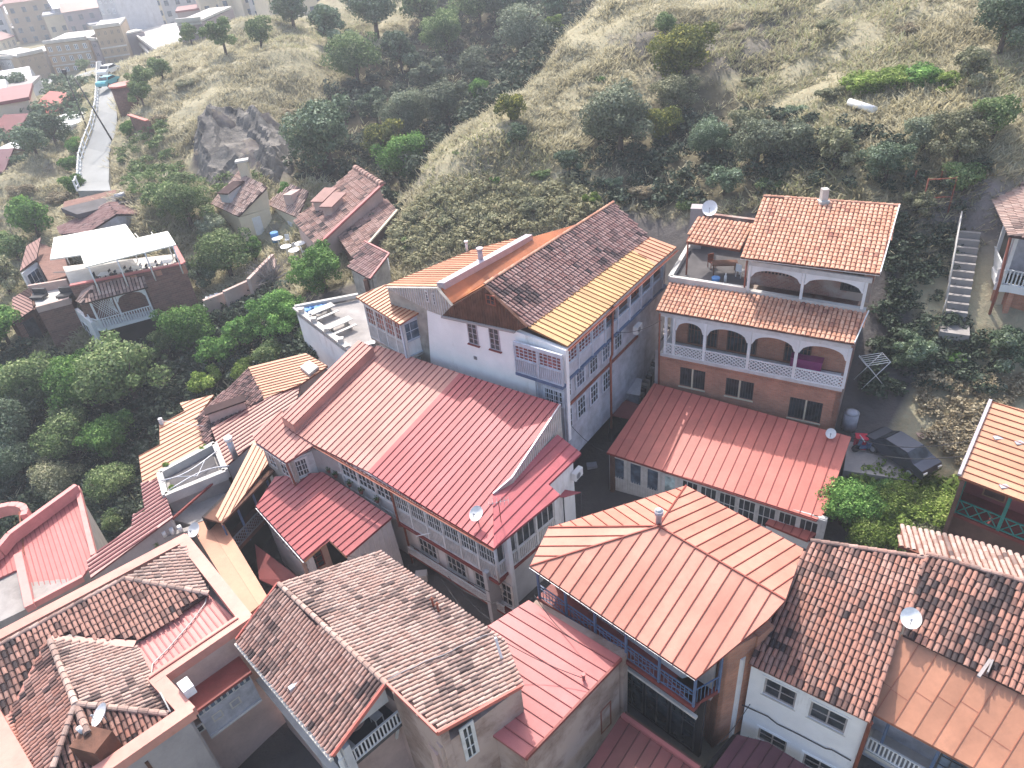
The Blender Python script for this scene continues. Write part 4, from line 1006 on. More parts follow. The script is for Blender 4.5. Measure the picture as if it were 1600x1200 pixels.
# things on the terrace
tb = P(1128, 425, tz); t = thing('terrace_table', 'dark table standing in the shade on the roof terrace of the brick house', 'table', tb)
mb = MB(); mb.box(tb + Vector((-.8, -.4, .7)), (1.6, -.3, 0), (.2, .8, 0), (0, 0, .06)); obj('tabletop', mb, M_['dark_boards'], t)
for dx, dy in ((-.7, -.35), (.7, -.6), (-.5, .35), (.85, .1)):
    mb = MB(); mb.box(tb + Vector((dx, dy, 0)), (.06, 0, 0), (0, .06, 0), (0, 0, .7)); obj('leg', mb, M_['dark_boards'], t)
def chair(base, m, label, group=None, rot=0.0, s=1.0):
    t = thing('chair', label, 'chair', base, group); c, q = math.cos(rot), math.sin(rot); R = lambda x, y, z: Vector(base) + Vector((x * c - y * q, x * q + y * c, z)) * s
    X = Vector((c, q, 0)) * s; Y = Vector((-q, c, 0)) * s; Z = Vector((0, 0, 1)) * s
    mb = MB(); mb.box(R(-.22, -.22, .43), X * .44, Y * .44, Z * .05); obj('seat', mb, m, t)
    mb = MB(); mb.box(R(-.22, .18, .5), X * .44, Y * .04, Z * .45); obj('backrest', mb, m, t)
    for dx, dy in ((-.21, -.21), (.17, -.21), (-.21, .17), (.17, .17)):
        mb = MB(); mb.box(R(dx, dy, 0), X * .04, Y * .04, Z * .43); obj('leg', mb, m, t)
    return t
chair(P(1112, 418, tz), M_['rust_pipe'], 'brown chair at the back side of the dark terrace table', rot=.3)
chair(P(1156, 432, tz), M_['white_paint'], 'white chair on the roof terrace beside the loggia corner', rot=2.2)
tb = P(1118, 441, tz); mb = MB(); mb.tube([tb, tb + Vector((0, 0, .35))], .22, 12, r2=.28); solo('bucket', mb, M_['bright_blue'], 'blue tub on the roof terrace floor near its white parapet', 'tub', tb)
tb = P(1133, 442, tz); mb = MB(); mb.tube([tb, tb + Vector((0, 0, .5)), tb + Vector((0, 0, .55)), tb + Vector((0, 0, .7))], [.09, .09, .04, .04], 8); solo('bottle', mb, M_['white_paint'], 'pale bottle standing next to the blue tub', 'bottle', tb)
# table with a purple cloth in the gallery
u, z = bk.px(1250, 560); tb = g.p(g.px(1255, 575)[0], zf_, -1.0)
t = thing('cloth_table', 'table with a purple cloth in the shade of the brick house gallery', 'table', tb)
mb = MB(); mb.box(tb + Vector((0, 0, .02)) - g.u * .9, g.u * 1.8, -g.n * .6, Vector((0, 0, .78))); obj('tablecloth', mb, mat('purple_cloth', (.30, .05, .17), .9, .2), t)
mb = MB(); mb.box(tb + Vector((0, 0, .801)) - g.u * .95, g.u * 1.9, -g.n * .7, Vector((0, 0, .03))); obj('tabletop', mb, MATS['purple_cloth'], t)

# ------------------------------------------------------------------ coral metal roof below the brick house
Rp = tilt((950, 708), 4, (1320, 803), 4, 12)
c0 = Rp.px(1130, 700)
h = thing('coral_roof_house', 'low white timber house with a bright coral metal roof below the brick house', 'house', (c0.x, c0.y, .2))
rd = Rp.px(1016, 730) - Rp.px(1075, 614) if False else None
Roof(h, [(948, 707), (1276, 813), (1290, 800), (1330, 683), (1022, 599)], Rp, M_['coral_roof_seam'], .14, down=Rp.px(1060, 741) - Rp.px(1118, 626)).seams(M_['coral_roof'], M_['coral_roof_seam'], .62, wob=.008)
w = Wall(h, P(948, 707, 4), P(1290, 818, 4), -1, 3.9, M_['white_wood'], .25, inset=.4)
w.battens([(0, .9), (w.L, .9), (w.L, 1.9), (0, 1.9)], M_['white_wood'], .18, px=False)
w.slab(0, w.L, 3.6, 3.85, WW, 0, .06, 'head_board')
for a, b_ in ((962, 719), (976, 735), (1002, 734), (1022, 757)): pass
k = 0
for x in np.linspace(.25, w.L - 1.4, 11):
    if 3.4 < x < 4.4: w.win(x, x + .8, 2.0, 3.4, 1, 1, WW, GP, d=.06, trim=1)
    elif x < 4: w.win(x, x + .85, 1.7, 3.5, 1, 1, WW, GB, d=.06, trim=1)
    else: w.win(x, x + 1.05, 1.8, 3.5, 3, 2, WW, G, d=.06, trim=1)
Wall(h, Rp.px(958, 707), Rp.px(1032, 601), -1, 3.8, M_['brown_inside'], .25)
Wall(h, Rp.px(1290, 812), Rp.px(1330, 683), -1, 3.9, M_['grey_plaster'], .25, inset=.4)
gutter(h, P(948, 707, 3.95), P(1276, 813, 3.95), M_['maroon_paint'])
pipe(h, [P(949, 709, 3.9) + Vector((.2, .2, 0)), P(949, 709, 3.9) + Vector((.2, .3, -3.8))], .06, M_['zinc'])
dish('white satellite dish on the right edge of the coral metal roof', Rp.px(1297, 684), (-.3, -.5, .75), .3, .3)
# lean-to below the right end
lp = tilt((1200, 812), 2.6, (1262, 838), 2.6, 12)
h = thing('lean_to', 'small coral lean-to between the coral roof and the salmon hipped roof', 'shed', (*P(1230, 830, 2).xy, 0))
Roof(h, [(1196, 818), (1262, 845), (1290, 822), (1215, 795)], lp, M_['coral_roof_seam']).seams(M_['coral_roof'], M_['coral_roof_seam'], .5)
Wall(h, lp.px(1196, 818), lp.px(1262, 845), -1, 2.4, M_['white_paint'], .2, inset=.2)

# ------------------------------------------------------------------ steps climbing between the white house and the brick house
s0, s1 = P(955, 640, 1.6), P(1022, 500, 6.2)
dv = Vector((s1.x - s0.x, s1.y - s0.y, 0)); un = dv.normalized(); cr = Vector((un.y, -un.x, 0)); n_ = 22
t = thing('lane_stairs', 'dark stone steps climbing between the pale blue gallery house and the brick house', 'stairs', s0)
for i in range(n_):
    mb = MB(); p = s0 + dv * (i / n_) + Vector((0, 0, (s1.z - s0.z) * i / n_)); mb.box(p - cr * 1.6 - Vector((0, 0, 1.2)), cr * 3.4, dv / n_ * 1.05, Vector((0, 0, 1.2 + (s1.z - s0.z) / n_ * .9))); obj('step', mb, M_['concrete'] if i % 3 else M_['dark_paving'], t)
# dish and small white shed roof in the lane
dish('satellite dish low on the lane side of the pale blue gallery house', P(972, 580, 4.5), (-.4, -.5, .6), .38, .4)
h = thing('lane_shed', 'small white painted shed roof in the dark lane beside the brick house', 'shed', P(985, 600, 2.2))
mb = MB(); mb.prism([P(962, 585, 4.4), P(1003, 592, 4.4), P(1000, 618, 4.0), P(965, 612, 4.0)], Vector((0, 0, -.08))); obj('roof', mb, M_['zinc'], h)
mb = MB(); mb.prism([P(965, 590, 4.2), P(1000, 596, 4.2), P(998, 615, 3.9), P(967, 610, 3.9)], Vector((0, 0, -2.6))); obj('wall', mb, M_['blue_boards'], h)
h = thing('lane_awning', 'dark red metal awning over the lane at the foot of the steps', 'awning', P(965, 650, 1))
mb = MB(); mb.prism([P(950, 648, 3.4), P(978, 625, 3.6), P(1004, 634, 3.6), P(985, 655, 3.4)], Vector((0, 0, -.06))); obj('roof', mb, M_['maroon_roof'], h)
for q in (P(952, 648, 3.4), P(984, 655, 3.4)):
    mb = MB(); mb.tube([Vector((q.x, q.y, .5)), q], .05, 6); obj('post', mb, M_['dark_metal'], h)

# ------------------------------------------------------------------ hipped salmon roof over the blue balcony house
ZH = 7.4
A_, B_, C_, D_, E_, F_, G_ = [P(x, y, ZH) for x, y in ((828, 885), (857, 825), (1072, 759), (1255, 858), (1227, 938), (1200, 968), (1087, 1061))]
X_ = P(1029, 823, 9.3)
h = thing('hipped_roof_house', 'house under the salmon hipped metal roof with a long blue iron balcony', 'house', (X_.x, X_.y, 0))
Pf = Plane(A_, G_, X_); Ex = Pf.px(1227, 938); Fx = Pf.px(1200, 968)
for pts, pl, dn in (([A_, B_, X_], Plane(A_, B_, X_), None), ([B_, C_, X_], Plane(B_, C_, X_), None), ([C_, D_, Ex, X_], Plane(C_, Ex, X_), None), ([X_, Ex, Fx, G_, A_], Pf, None)):
    if len(pts) == 4: pts = [C_, Plane(C_, Ex, X_).px(1255, 858), Ex, X_]
    Roof(h, pts, pl, M_['salmon_roof_seam'], .12, down=dn).seams(M_['salmon_roof'], M_['salmon_roof_seam'], .62, wob=.006)
for q in (A_, B_, C_, Ex): strip(h, [q + Vector((0, 0, .05)), X_ + Vector((0, 0, .06))], .07, .06, M_['salmon_roof_seam'], 'hip_seam')
gutter(h, A_ + Vector((0, 0, -.05)), G_ + Vector((0, 0, -.05)), M_['grey_metal'], .06)
cb = P(1029, 818, 9.2); t = thing('flue', 'round galvanised flue with a white cap on the salmon hipped roof', 'flue', cb)
mb = MB(); mb.tube([cb - Vector((0, 0, .2)), cb + Vector((0, 0, .55)), cb + Vector((0, 0, .62)), cb + Vector((0, 0, .85))], [.15, .15, .21, .21], 12); obj('pipe', mb, M_['lilac_metal'], t)
mb = MB(); mb.tube([cb + Vector((0, 0, .85)), cb + Vector((0, 0, .95))], [.19, .02], 12); obj('cap', mb, M_['white_paint'], t)
w = Wall(h, A_, G_, 0, 0, build=False, inset=.25)
zbf = w.px(1078, 1108)[1]
zbf = max(4.9, zbf)
nn = 5; st = (w.L - .3) / nn
for i in range(nn + 1): w.slab(.1 + st * i, .2 + st * i, zbf, ZH - .15, M_['blue_paint'], -.1, 0, 'post')
for i in range(nn):
    a = .21 + st * i; b_ = .09 + st * (i + 1); mb = MB(); zz = zbf + .12; hh = .9
    mb.bar(w.p(a, zz + hh, -.05), w.p(b_, zz + hh, -.05), .06, .05); mb.bar(w.p(a, zz, -.05), w.p(b_, zz, -.05), .04, .04); mb.bar(w.p(a, zz + hh * .75, -.05), w.p(b_, zz + hh * .75, -.05), .03, .03)
    k = 8
    for j in range(k + 1):
        u = a + (b_ - a) * j / k; mb.bar(w.p(u, zz, -.05), w.p(u, zz + hh, -.05), .028, .028, 0, (1, 0, 0))
    mb.bar(w.p(a, zz, -.05), w.p(b_, zz + hh * .75, -.05), .03, .03); mb.bar(w.p(b_, zz, -.05), w.p(a, zz + hh * .75, -.05), .03, .03)
    obj('balcony_rail', mb, M_['blue_paint'], h)
w.slab(0, w.L - .05, zbf - .25, zbf, M_['maroon_paint'], -1.4, .03, 'balcony_floor')
ib = Wall(h, A_, G_, 4, ZH - .05, M_['grey_plaster'], .2, inset=1.5)
for i in range(4): ib.win(.8 + i * 2.2, 2.0 + i * 2.2, zbf + .3, zbf + 2.1, 2, 2, M_['blue_paint'], GB, d=.05)
lwz = zbf - .25
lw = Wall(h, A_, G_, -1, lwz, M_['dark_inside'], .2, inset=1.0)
n_ = 6
for i in range(n_): lw.win(.4 + i * (lw.L - .6) / n_, .3 + (i + 1) * (lw.L - .6) / n_, .2, lwz - .4, 2, 2, M_['dark_metal'], G, d=.06)
lw.slab(lw.L * .42, lw.L, lwz - .7, lwz - .55, M_['pale_concrete'], .5, .65, 'beam')
lw.slab(0, lw.L * .55, lwz - 1.0, lwz, M_['old_white_plaster'], 0, .75, 'wall')
# right end: brick pier wall under the eave
w2 = Wall(h, G_, Fx, 0, 0, build=False, inset=.3)
w2.slab(0.25, w2.L * .45, zbf - .25, zbf, M_['maroon_paint'], -1.4, .0, 'balcony_floor')
mb = MB()
for j in range(8): u = .3 + w2.L * .45 * j / 8; mb.bar(w2.p(u, zbf, -.05), w2.p(u, zbf + .95, -.05), .03, .03, 0, (1, 0, 0))
mb.bar(w2.p(.25, zbf + .95, -.05), w2.p(w2.L * .45, zbf + .95, -.05), .05, .05); obj('balcony_rail', mb, M_['blue_paint'], h)
w2.slab(w2.L * .45, w2.L * .45 + .1, zbf - .2, ZH - .1, M_['blue_paint'], -.1, 0, 'post')
Wall(h, w2.p(w2.L * .5, 0), w2.p(w2.L, 0), -1, ZH - .1, M_['red_brick'], .4, inset=0.1)
w3 = Wall(h, w2.p(w2.L * .5, 0, -.1), w2.p(w2.L * .5, 0, -1.6), -1, ZH - .1, M_['red_brick'], .3)
Wall(h, Fx, Ex, -1, ZH - .1, M_['red_brick'], .4, inset=.3)
m_ = MB(); m_.prism([Vector((p.x, p.y, ZH - .2)) for p in (A_.lerp(X_, .3), G_.lerp(X_, .25), Fx.lerp(X_, .15), D_.lerp(X_, .1), C_.lerp(X_, .1), B_.lerp(X_, .1))], Vector((0, 0, -8))); obj('wall', m_, M_['old_white_plaster'], h)
# ------------------------------------------------------------------ maroon roofs at the bottom
mz = 2.2
mp_ = Plane(P(972, 1117, mz), P(905, 1215, mz - .3), P(1090, 1190, mz))
h = thing('maroon_roof_shed', 'low shed with dark maroon metal roof at the bottom edge below the blue balcony', 'shed', (*P(990, 1190, 0).xy, 0))
Roof(h, [(972, 1115), (890, 1240), (1120, 1240), (1092, 1200)], mp_, M_['maroon_roof_seam'], down=P(972, 1117, mz) - P(905, 1215, mz)).seams(M_['maroon_roof'], M_['maroon_roof_seam'], .55)
strip(h, [P(972, 1117, mz + .1), P(1092, 1202, mz + .1)], .2, .2, M_['rose_roof'], 'fascia')
for a, b_ in (((972, 1115), (1092, 1200)),): Wall(h, P(*a, mz), P(*b_, mz), -1, mz - .2, M_['brown_inside'], .2, inset=.1)
mp2_ = Plane(P(1152, 1148, 1.6), P(1100, 1215, 1.6), P(1300, 1215, 1.6))
h = thing('plum_roof_shed', 'low shed with a plum coloured metal roof in front of the white house', 'shed', (*P(1180, 1190, 0).xy, 0))
Roof(h, [(1152, 1148), (1085, 1240), (1330, 1240), (1200, 1160)], mp2_, M_['purple_roof_seam'], down=P(1152, 1148, 1.6) - P(1105, 1215, 1.6)).seams(M_['purple_roof'], M_['purple_roof_seam'], .5)
Wall(h, P(1080, 1230, 1.6), P(1152, 1148, 1.6), -1, 1.4, M_['dark_inside'], .2)
# ------------------------------------------------------------------ rose roof, bottom centre
Kp = Plane(P(971, 1028, 5.5), P(822, 1185, 5.5), P(762, 985, 5.95))
h = thing('rose_roof_house', 'stone walled house with a flat-pitched rose metal roof at the bottom centre', 'house', (*P(860, 1070, 0).xy, 0))
Roof(h, [(971, 1028), (822, 1186), (740, 1128), (752, 985), (826, 938)], Kp, M_['rose_roof_seam'], down=Kp.px(971, 1028) - Kp.px(830, 945)).seams(M_['rose_roof'], M_['rose_roof_seam'], .55, wob=.01)
k1, k2, k3 = Kp.px(971, 1030), Kp.px(822, 1186), Kp.px(740, 1128)
wk = Wall(h, k2, k1, -1, 5.4, M_['patched_stone'], .4, inset=.12)
wk.winpx(938, 1112, 955, 1130, nx=1, ny=1, fm=M_['rust_pipe'], gm=G, d=.02)
Wall(h, k3, k2, -1, 5.4, M_['patched_stone'], .4, inset=.12)
Wall(h, k1, Kp.px(826, 938), -1, 5.4, M_['patched_stone'], .4, inset=.15)
strip(h, [k1 + Vector((0, 0, .0)), k2 + Vector((0, 0, .0))], .1, .18, M_['maroon_paint'], 'verge_board')
cb = Kp.px(912, 1062); mb = MB(); mb.tube([cb, cb + Vector((0, 0, .35))], .07, 8); mb.tube([cb + Vector((0, 0, .33)), cb + Vector((0, 0, .42))], .1, 8); solo('roof_vent', mb, M_['rose_roof'], 'short vent pipe on the rose metal roof', 'vent pipe', cb)
# ------------------------------------------------------------------ pale tiled gable house, bottom centre
Tl = tilt((370, 1000), 7, (520, 1180), 7, 27)
tr1, tr2 = Tl.px(435, 912), Tl.px(604, 1069)
tr2x = tr1 + (tr2 - tr1) * 1.0
Trp = Plane(tr1, tr2, P(787, 1005, 7.25))
h = thing('pale_tile_house', 'house with the pale pink barrel-tiled gable roof and red trim at the bottom centre', 'house', (*P(590, 1050, 0).xy, 0))
Roof(h, [(370, 1000), (520, 1181), (604, 1069), (435, 912)], Tl, M_['tile_bed']).tiles(M_['tile_pinkish'], .205, .36, dark=.52, seed=21, cl=.45, gap=.8, hgt=.085)
dn = Trp.px(592, 862) - Trp.px(435, 912)
Roof(h, [(435, 912), (604, 1069), (684, 1147), (815, 1072), (787, 1003), (592, 862)], Trp, M_['tile_bed'], down=dn).tiles(M_['tile_pale'], .205, .36, dark=.30, seed=22, cl=.45, gap=.8, hgt=.085)
ridge_cap(h, tr1, tr2, M_['tile_pale'], .13, dark=.1)
tq = [Trp.px(*q) for q in ((604, 1069), (684, 1147), (816, 1073))]
strip(h, [q + Vector((0, 0, .05)) for q in tq], .1, .2, M_['coral_roof'], 'verge_board')
strip(h, [Tl.px(604, 1069) + Vector((0, 0, .05)), Tl.px(520, 1182) + Vector((0, 0, .05))], .1, .2, M_['coral_roof'], 'verge_board')
strip(h, [Tl.px(370, 1000) + Vector((0, 0, .05)), Tl.px(435, 912) + Vector((0, 0, .05))], .08, .16, M_['coral_roof'], 'verge_board')
wt1 = Wall(h, tq[0], tq[1], -1, tq[1].z - .2, M_['patched_stone'], .35, inset=.12)
wt2 = Wall(h, tq[1], tq[2], -1, min(tq[1].z, tq[2].z) - .2, M_['patched_stone'], .35, inset=.12)
wt2.winpx(720, 1140, 746, 1175, nx=2, ny=3, fm=WW, gm=G, d=.04, trim=1)
# left eave wall with pale fascia and shutters
te1, te2 = Tl.px(370, 1000), Tl.px(520, 1181)
wt3 = Wall(h, te1, te2, -3, 6.8, M_['old_white_plaster'], .3, inset=.45)
strip(h, [te1 + Vector((0, 0, -.2)) + wt3.n * .1, te2 + Vector((0, 0, -.2)) + wt3.n * .1], .16, .18, M_['pale_concrete'], 'eave_board')
for i in range(3): wt3.win(.8 + i * 2.4, 2.2 + i * 2.4, 4.8, 6.3, 3, 2, WW, G, d=.05, trim=1)
wt3.slab(.2, wt3.L, 4.0, 4.15, M_['pale_concrete'], 0, .5, 'ledge')
# gable end with the round table balcony
ge = Wall(h, te2, tr2, 0, 0, build=False, inset=.35)
gl = ge.L
mb = MB(); mb.prism([ge.p(.4, 7.0, 0), ge.p(gl, 6.9, 0), ge.p(gl, tr2.z - .2, 0)], -ge.n * .15); obj('gable_wall', mb, M_['old_white_plaster'], h)
bz = 5.0
mb = MB(); mb.box(ge.p(.2, bz - .2, .05), ge.u * (gl + .5), -ge.n * 3.2, Vector((0, 0, .2))); obj('balcony_floor', mb, M_['dark_paving'], h)
balustrade(h, ge, .2, gl + .45, bz, .9, WP, d=0, sp=.17, bw=.07)
for u in (.25, gl + .3): ge.slab(u, u + .14, bz - .2, 6.95, WP, -.12, .02, 'post')
Wall(h, ge.p(.2, 0, -3.2), ge.p(gl + .4, 0, -3.2), -1, 7.4, M_['old_white_plaster'], .2)
Wall(h, ge.p(.3, 0, -.5), ge.p(gl + .4, 0, -.5), -1, bz - .2, M_['warm_plaster'], .2)
mb = MB(); mb.bar(ge.p(.3, bz - .25, 0), ge.p(.3, bz - 1.5, -.45), .1, .1); mb.bar(ge.p(gl, bz - .25, 0), ge.p(gl, bz - 1.5, -.45), .1, .1); obj('brace', mb, WW, h)
tb = ge.p(gl * .55, bz, -1.2); t = thing('round_table', 'round pale table on the balcony under the tiled gable', 'table', tb)
mb = MB(); mb.tube([tb + Vector((0, 0, .7)), tb + Vector((0, 0, .74))], .55, 24); obj('tabletop', mb, M_['warm_plaster'], t); mb = MB(); mb.tube([tb, tb + Vector((0, 0, .7))], .05, 8); obj('leg', mb, M_['dark_metal'], t)
chair(ge.p(gl * .85, bz, -.8), M_['white_wood'], 'white chair right of the round balcony table', rot=.8); chair(ge.p(gl * .3, bz, -.5), M_['white_wood'], 'white chair nearest the white balcony railing by the round table', rot=2.4)
m_ = MB(); m_.prism([Vector((p.x, p.y, 6.3)) for p in (tq[0].lerp(tq[2], .1), tq[1].lerp(tr1, .05), tq[2].lerp(tr1, .05), Trp.px(785, 1005).lerp(tr1, .05), Trp.px(590, 866), tr1)], Vector((0, 0, -8))); obj('wall', m_, M_['warm_plaster'], h)
m_ = MB(); m_.prism([Vector((p.x, p.y, 6.6)) for p in (te1.lerp(tr1, .15), te2.lerp(te1, .45).lerp(tr2, .15), tr2.lerp(tr1, .45), tr1)], Vector((0, 0, -9))); obj('wall', m_, M_['warm_plaster'], h)
# cables and stubs on that roof
for i, (a, b_) in enumerate((((607, 1064), (768, 990)), ((609, 1068), (762, 996)))):
    p, q = Trp.px(*a) + Vector((0, 0, .15)), Trp.px(*b_) + Vector((0, 0, .15)); mb = MB(); mb.tube([p.lerp(q, k / 12) + Vector((rnd.gauss(0, .01), rnd.gauss(0, .03), rnd.uniform(-.02, .02))) for k in range(13)], .015, 5)
    solo('roof_cable', mb, M_['dark_metal'] if i else M_['zinc'], ('pale' if not i else 'dark') + ' cable strung across the pale tiled roof from its ridge end', 'cable', p)
for x, y in ((678, 950), (686, 958)):
    p = Trp.px(x, y); mb = MB(); mb.tube([p, p + Vector((0, 0, .75))], .05, 7); mb.tube([p + Vector((-.12, 0, .6)), p + Vector((.12, 0, .65))], .03, 6); solo('roof_stub', mb, M_['rust_pipe'], ('left' if x < 680 else 'right') + ' one of two rusty vent stubs near the far edge of the pale tiled roof', 'vent stub', p, 'rusty stubs on the pale tiled roof')
p = Trp.px(784, 1030); mb = MB(); mb.bar(p + Vector((0, 0, .05)), p + Vector((-.15, .3, 1.1)), .1, .1); solo('roof_bracket', mb, M_['white_paint'], 'short white post at the right corner of the pale tiled roof', 'post', p)

# ------------------------------------------------------------------ white house with weathered barrel tiles, bottom right
ZW = 6.3
Wp_ = tilt((1170, 1035), ZW, (1360, 1127), ZW, 20)
h = thing('white_house', 'whitewashed house with small-paned windows under a weathered red tile roof at bottom right', 'house', (*P(1270, 1120, 0).xy, 0))
dn = Wp_.px(1360, 1127) - Wp_.px(1445, 872)
Roof(h, [(1170, 1035), (1361, 1128), (1445, 872), (1266, 845)], Wp_, M_['tile_bed']).tiles(M_['tile_weathered'], .225, .36, dark=.50, seed=31, n_ind=300, cl=.55, gap=.86, hgt=.08, rough=.016)
ridge_cap(h, Wp_.px(1266, 845), Wp_.px(1445, 872), M_['tile_pinkish'], .12)
wA, wB = P(1172, 1036, ZW), P(1360, 1128, ZW)
ww = Wall(h, wA, wB, -2, ZW - .1, build=False, inset=.3)
wins = [(1196, 1058, 1240, 1108), (1268, 1095, 1318, 1148), (1186, 1136, 1226, 1177), (1257, 1176, 1302, 1222)]
ops = []
for a in wins:
    p0, p1 = ww.px(a[0], a[1]), ww.px(a[2], a[3]); ops.append((min(p0[0], p1[0]), max(p0[0], p1[0]), min(p0[1], p1[1]), max(p0[1], p1[1])))
ww = Wall(h, wA, wB, -2, ZW - .1, M_['white_plaster'], .35, inset=.3, openings=ops)
for o_ in ops: ww.win(*o_, 2, 2, M_['grey_plaster'], G, d=-.06, fw=.08, mw=.04, sill=M_['pale_concrete']); 
for o_ in ops:
    mb = MB(); Z = Vector((0, 0, 1)); t_ = .12
    for a, b_, c_, d_ in ((o_[0] - t_, o_[0], o_[2] - t_, o_[3] + t_), (o_[1], o_[1] + t_, o_[2] - t_, o_[3] + t_), (o_[0], o_[1], o_[3], o_[3] + t_)): mb.box(ww.p(a, c_, 0), ww.u * (b_ - a), Z * (d_ - c_), ww.n * .03)
    obj('window_surround', mb, M_['white_plaster'], h)
mb = MB(); pts = [ww.px(x, y) for x, y in ((1160, 1100), (1200, 1118), (1215, 1130), (1250, 1147), (1290, 1168), (1300, 1170), (1330, 1187))]; mb.tube([ww.p(u, z, .05) for u, z in pts], .03, 6); obj('wall_cable', mb, M_['dark_metal'], h)
wl2 = Wall(h, wA, Wp_.px(1266, 845), -2, ZW - .1, M_['white_plaster'], .3, inset=.3)
wr2 = Wall(h, Vector(wB).lerp(Wp_.px(1445, 872), .06), Wp_.px(1445, 872), -2, 4.4, M_['grey_plaster'], .2, inset=.3, flip=True)
pipe(h, [P(1361, 1129, ZW - .1), ww.p(ww.L + .0, ZW - .4, .1), ww.p(ww.L + .0, -1, .1)], .09, M_['rust_pipe'])
gutter(h, P(1170, 1036, ZW - .05), P(1361, 1129, ZW - .05), M_['rust_pipe'], .06)
# next roof to the right
ez = Wp_.px(1420, 990).z
Qp = tilt((1424, 998), ez, (1600, 1083), ez, 20)
h = thing('dark_tile_house', 'house with darker patchy tiles right of the white house, orange metal roof below it', 'house', (*P(1520, 1000, 0).xy, 1))
Roof(h, [(1411, 991), (1640, 1103), (1690, 935), (1447, 866)], Qp, M_['tile_bed']).tiles(M_['tile_weathered'], .225, .36, dark=.66, seed=35, n_ind=300, cl=.5, gap=.86, hgt=.08, rough=.02)
ridge_cap(h, Qp.px(1447, 866), Qp.px(1690, 935), M_['tile_pinkish'], .12)
# pale back slope behind the ridge
ra_, rb_ = Qp.px(1447, 868), Qp.px(1690, 937)
Fp = Plane(ra_, rb_, ra_ + Vector((.6, .8, -.12)))
rv = (rb_ - ra_).normalized(); nv = Vector((-rv.y, rv.x, 0)); Fp = Plane(ra_, rb_, ra_ + nv - Vector((0, 0, .20)))
Roof(h, [Fp.px(1404, 852), Fp.px(1447, 869), rb_, Fp.px(1690, 905), Fp.px(1560, 858), Fp.px(1500, 842), Fp.px(1409, 823)], Fp, M_['tile_bed_orange']).tiles(M_['tile_pale'], .24, .36, dark=.22, seed=36, cl=.4)
# orange sheet roof
Op2 = Plane(P(1360, 1112, 5.5), P(1525, 1203, 5.5), Qp.px(1424, 1000) - Vector((0, 0, .25)))
Roof(h, [(1408, 991), (1640, 1108), (1660, 1275), (1362, 1113), (1363, 1104)], Op2, M_['orange_flat_roof_seam'], down=Op2.px(1395, 1130) - Op2.px(1465, 1018)).seams(M_['orange_flat_roof'], M_['orange_flat_roof_seam'], .72, rib=.03, ribw=.03, cross=3.0)
bl = Wall(h, P(1362, 1113, 5.5), P(1640, 1266, 5.5), 0, 0, build=False, inset=.4)
Wall(h, P(1362, 1113, 5.5), P(1640, 1266, 5.5), -1, 5.4, M_['blue_boards'], .2, inset=1.5)
bl.slab(0.2, bl.L, 2.2, 2.4, M_['pale_concrete'], -1.2, .1, 'balcony_floor'); balustrade(h, bl, .2, 4.5, 2.4, .9, M_['white_paint'], sp=.16, bw=.07)
for i in range(5):
    u = .6 + i * 1.9; bl.slab(u, u + .12, 2.4, 5.3, M_['blue_paint'], -.1, .0, 'post')
for i in range(1, 4):
    u = .75 + i * 1.9; bl.win(u, u + 1.7, 3.4, 5.2, 4, 3, M_['dark_metal'], GB, d=-.02, name='glazed_screen')
mb = MB(); mb.box(bl.p(2.5, 3.2, -.3), bl.u * 8, bl.n * .5, Vector((0, 0, .2))); obj('ledge', mb, M_['pale_blue_wood'], h)
m_ = MB(); m_.prism([Vector((p.x, p.y, ez - 1.3)) for p in (Qp.px(1445, 990), Qp.px(1620, 1080), Qp.px(1680, 940), Qp.px(1462, 882))], Vector((0, 0, -8))); obj('wall', m_, M_['grey_plaster'], h)
dish('white satellite dish on the verge between the two weathered tile roofs', Qp.px(1418, 980) + Vector((0, 0, .25)), (-.25, -.45, .8), .40, .32)
p = Qp.px(1538, 1044); mb = MB(); mb.bar(p + Vector((-.5, -.4, .12)), p + Vector((.3, .2, .2)), .12, .1); mb.bar(p + Vector((-.1, -.3, .15)), p + Vector((.3, .1, .3)), .06, .2); solo('cable_box', mb, M_['grey_plaster'], 'grey cable bracket at the lower edge of the darker tile roof', 'bracket', p)
def massing(h, pts, z0, m, inset=0.0, name='wall'):
    """solid body under a roof outline (world points), walls slightly inside it"""
    c = sum((Vector(p) for p in pts), Vector()) / len(pts); q = [Vector(p).lerp(c, inset) for p in pts]
    mb = MB(); b = [Vector((p.x, p.y, z0)) for p in q]
    n = len(q)
    for i in range(n): j = (i + 1) % n; mb.quad(q[i], q[j], b[j], b[i])
    mb.poly(q); mb.poly(b[::-1])
    return obj(name, mb, m, h)
# ------------------------------------------------------------------ parapeted house with crossing tile roofs, bottom left
h = thing('parapet_house', 'big house at bottom left with crossing dark tile roofs inside a peach parapet', 'house', (*P(200, 1050, 3).xy, -3))
ZL = 7.9
S1 = tilt((0, 1007), ZL, (195, 904), ZL, 20)
Roof(h, [(-60, 1040), (195, 904), (325, 928), (222, 997), (150, 997), (107, 988), (78, 1002), (50, 1040), (15, 1115), (-60, 1145)], S1, M_['tile_bed']).tiles(M_['tile_weathered'], .225, .36, dark=.62, seed=41, grid=True, n_ind=300, cl=.45, gap=.84, hgt=.085)
s1a, s1b = S1.px(195, 904), S1.px(325, 928)
S2 = Plane(s1a, s1b, P(288, 853, s1b.z + .35))
Roof(h, [s1a, (288, 853), s1b], S2, M_['tile_bed']).tiles(M_['tile_pale'], .225, .36, dark=.45, seed=42)
ridge_cap(h, S1.px(-60, 1040), s1a, M_['tile_pale'], .12, dark=.2); ridge_cap(h, s1a, s1b, M_['tile_pale'], .14, dark=.15)
zr = S1.px(78, 1002).z + .25
ra, rb2 = P(78, 1000, zr), P(118, 1100, zr + .1)
zl = zr - 1.0
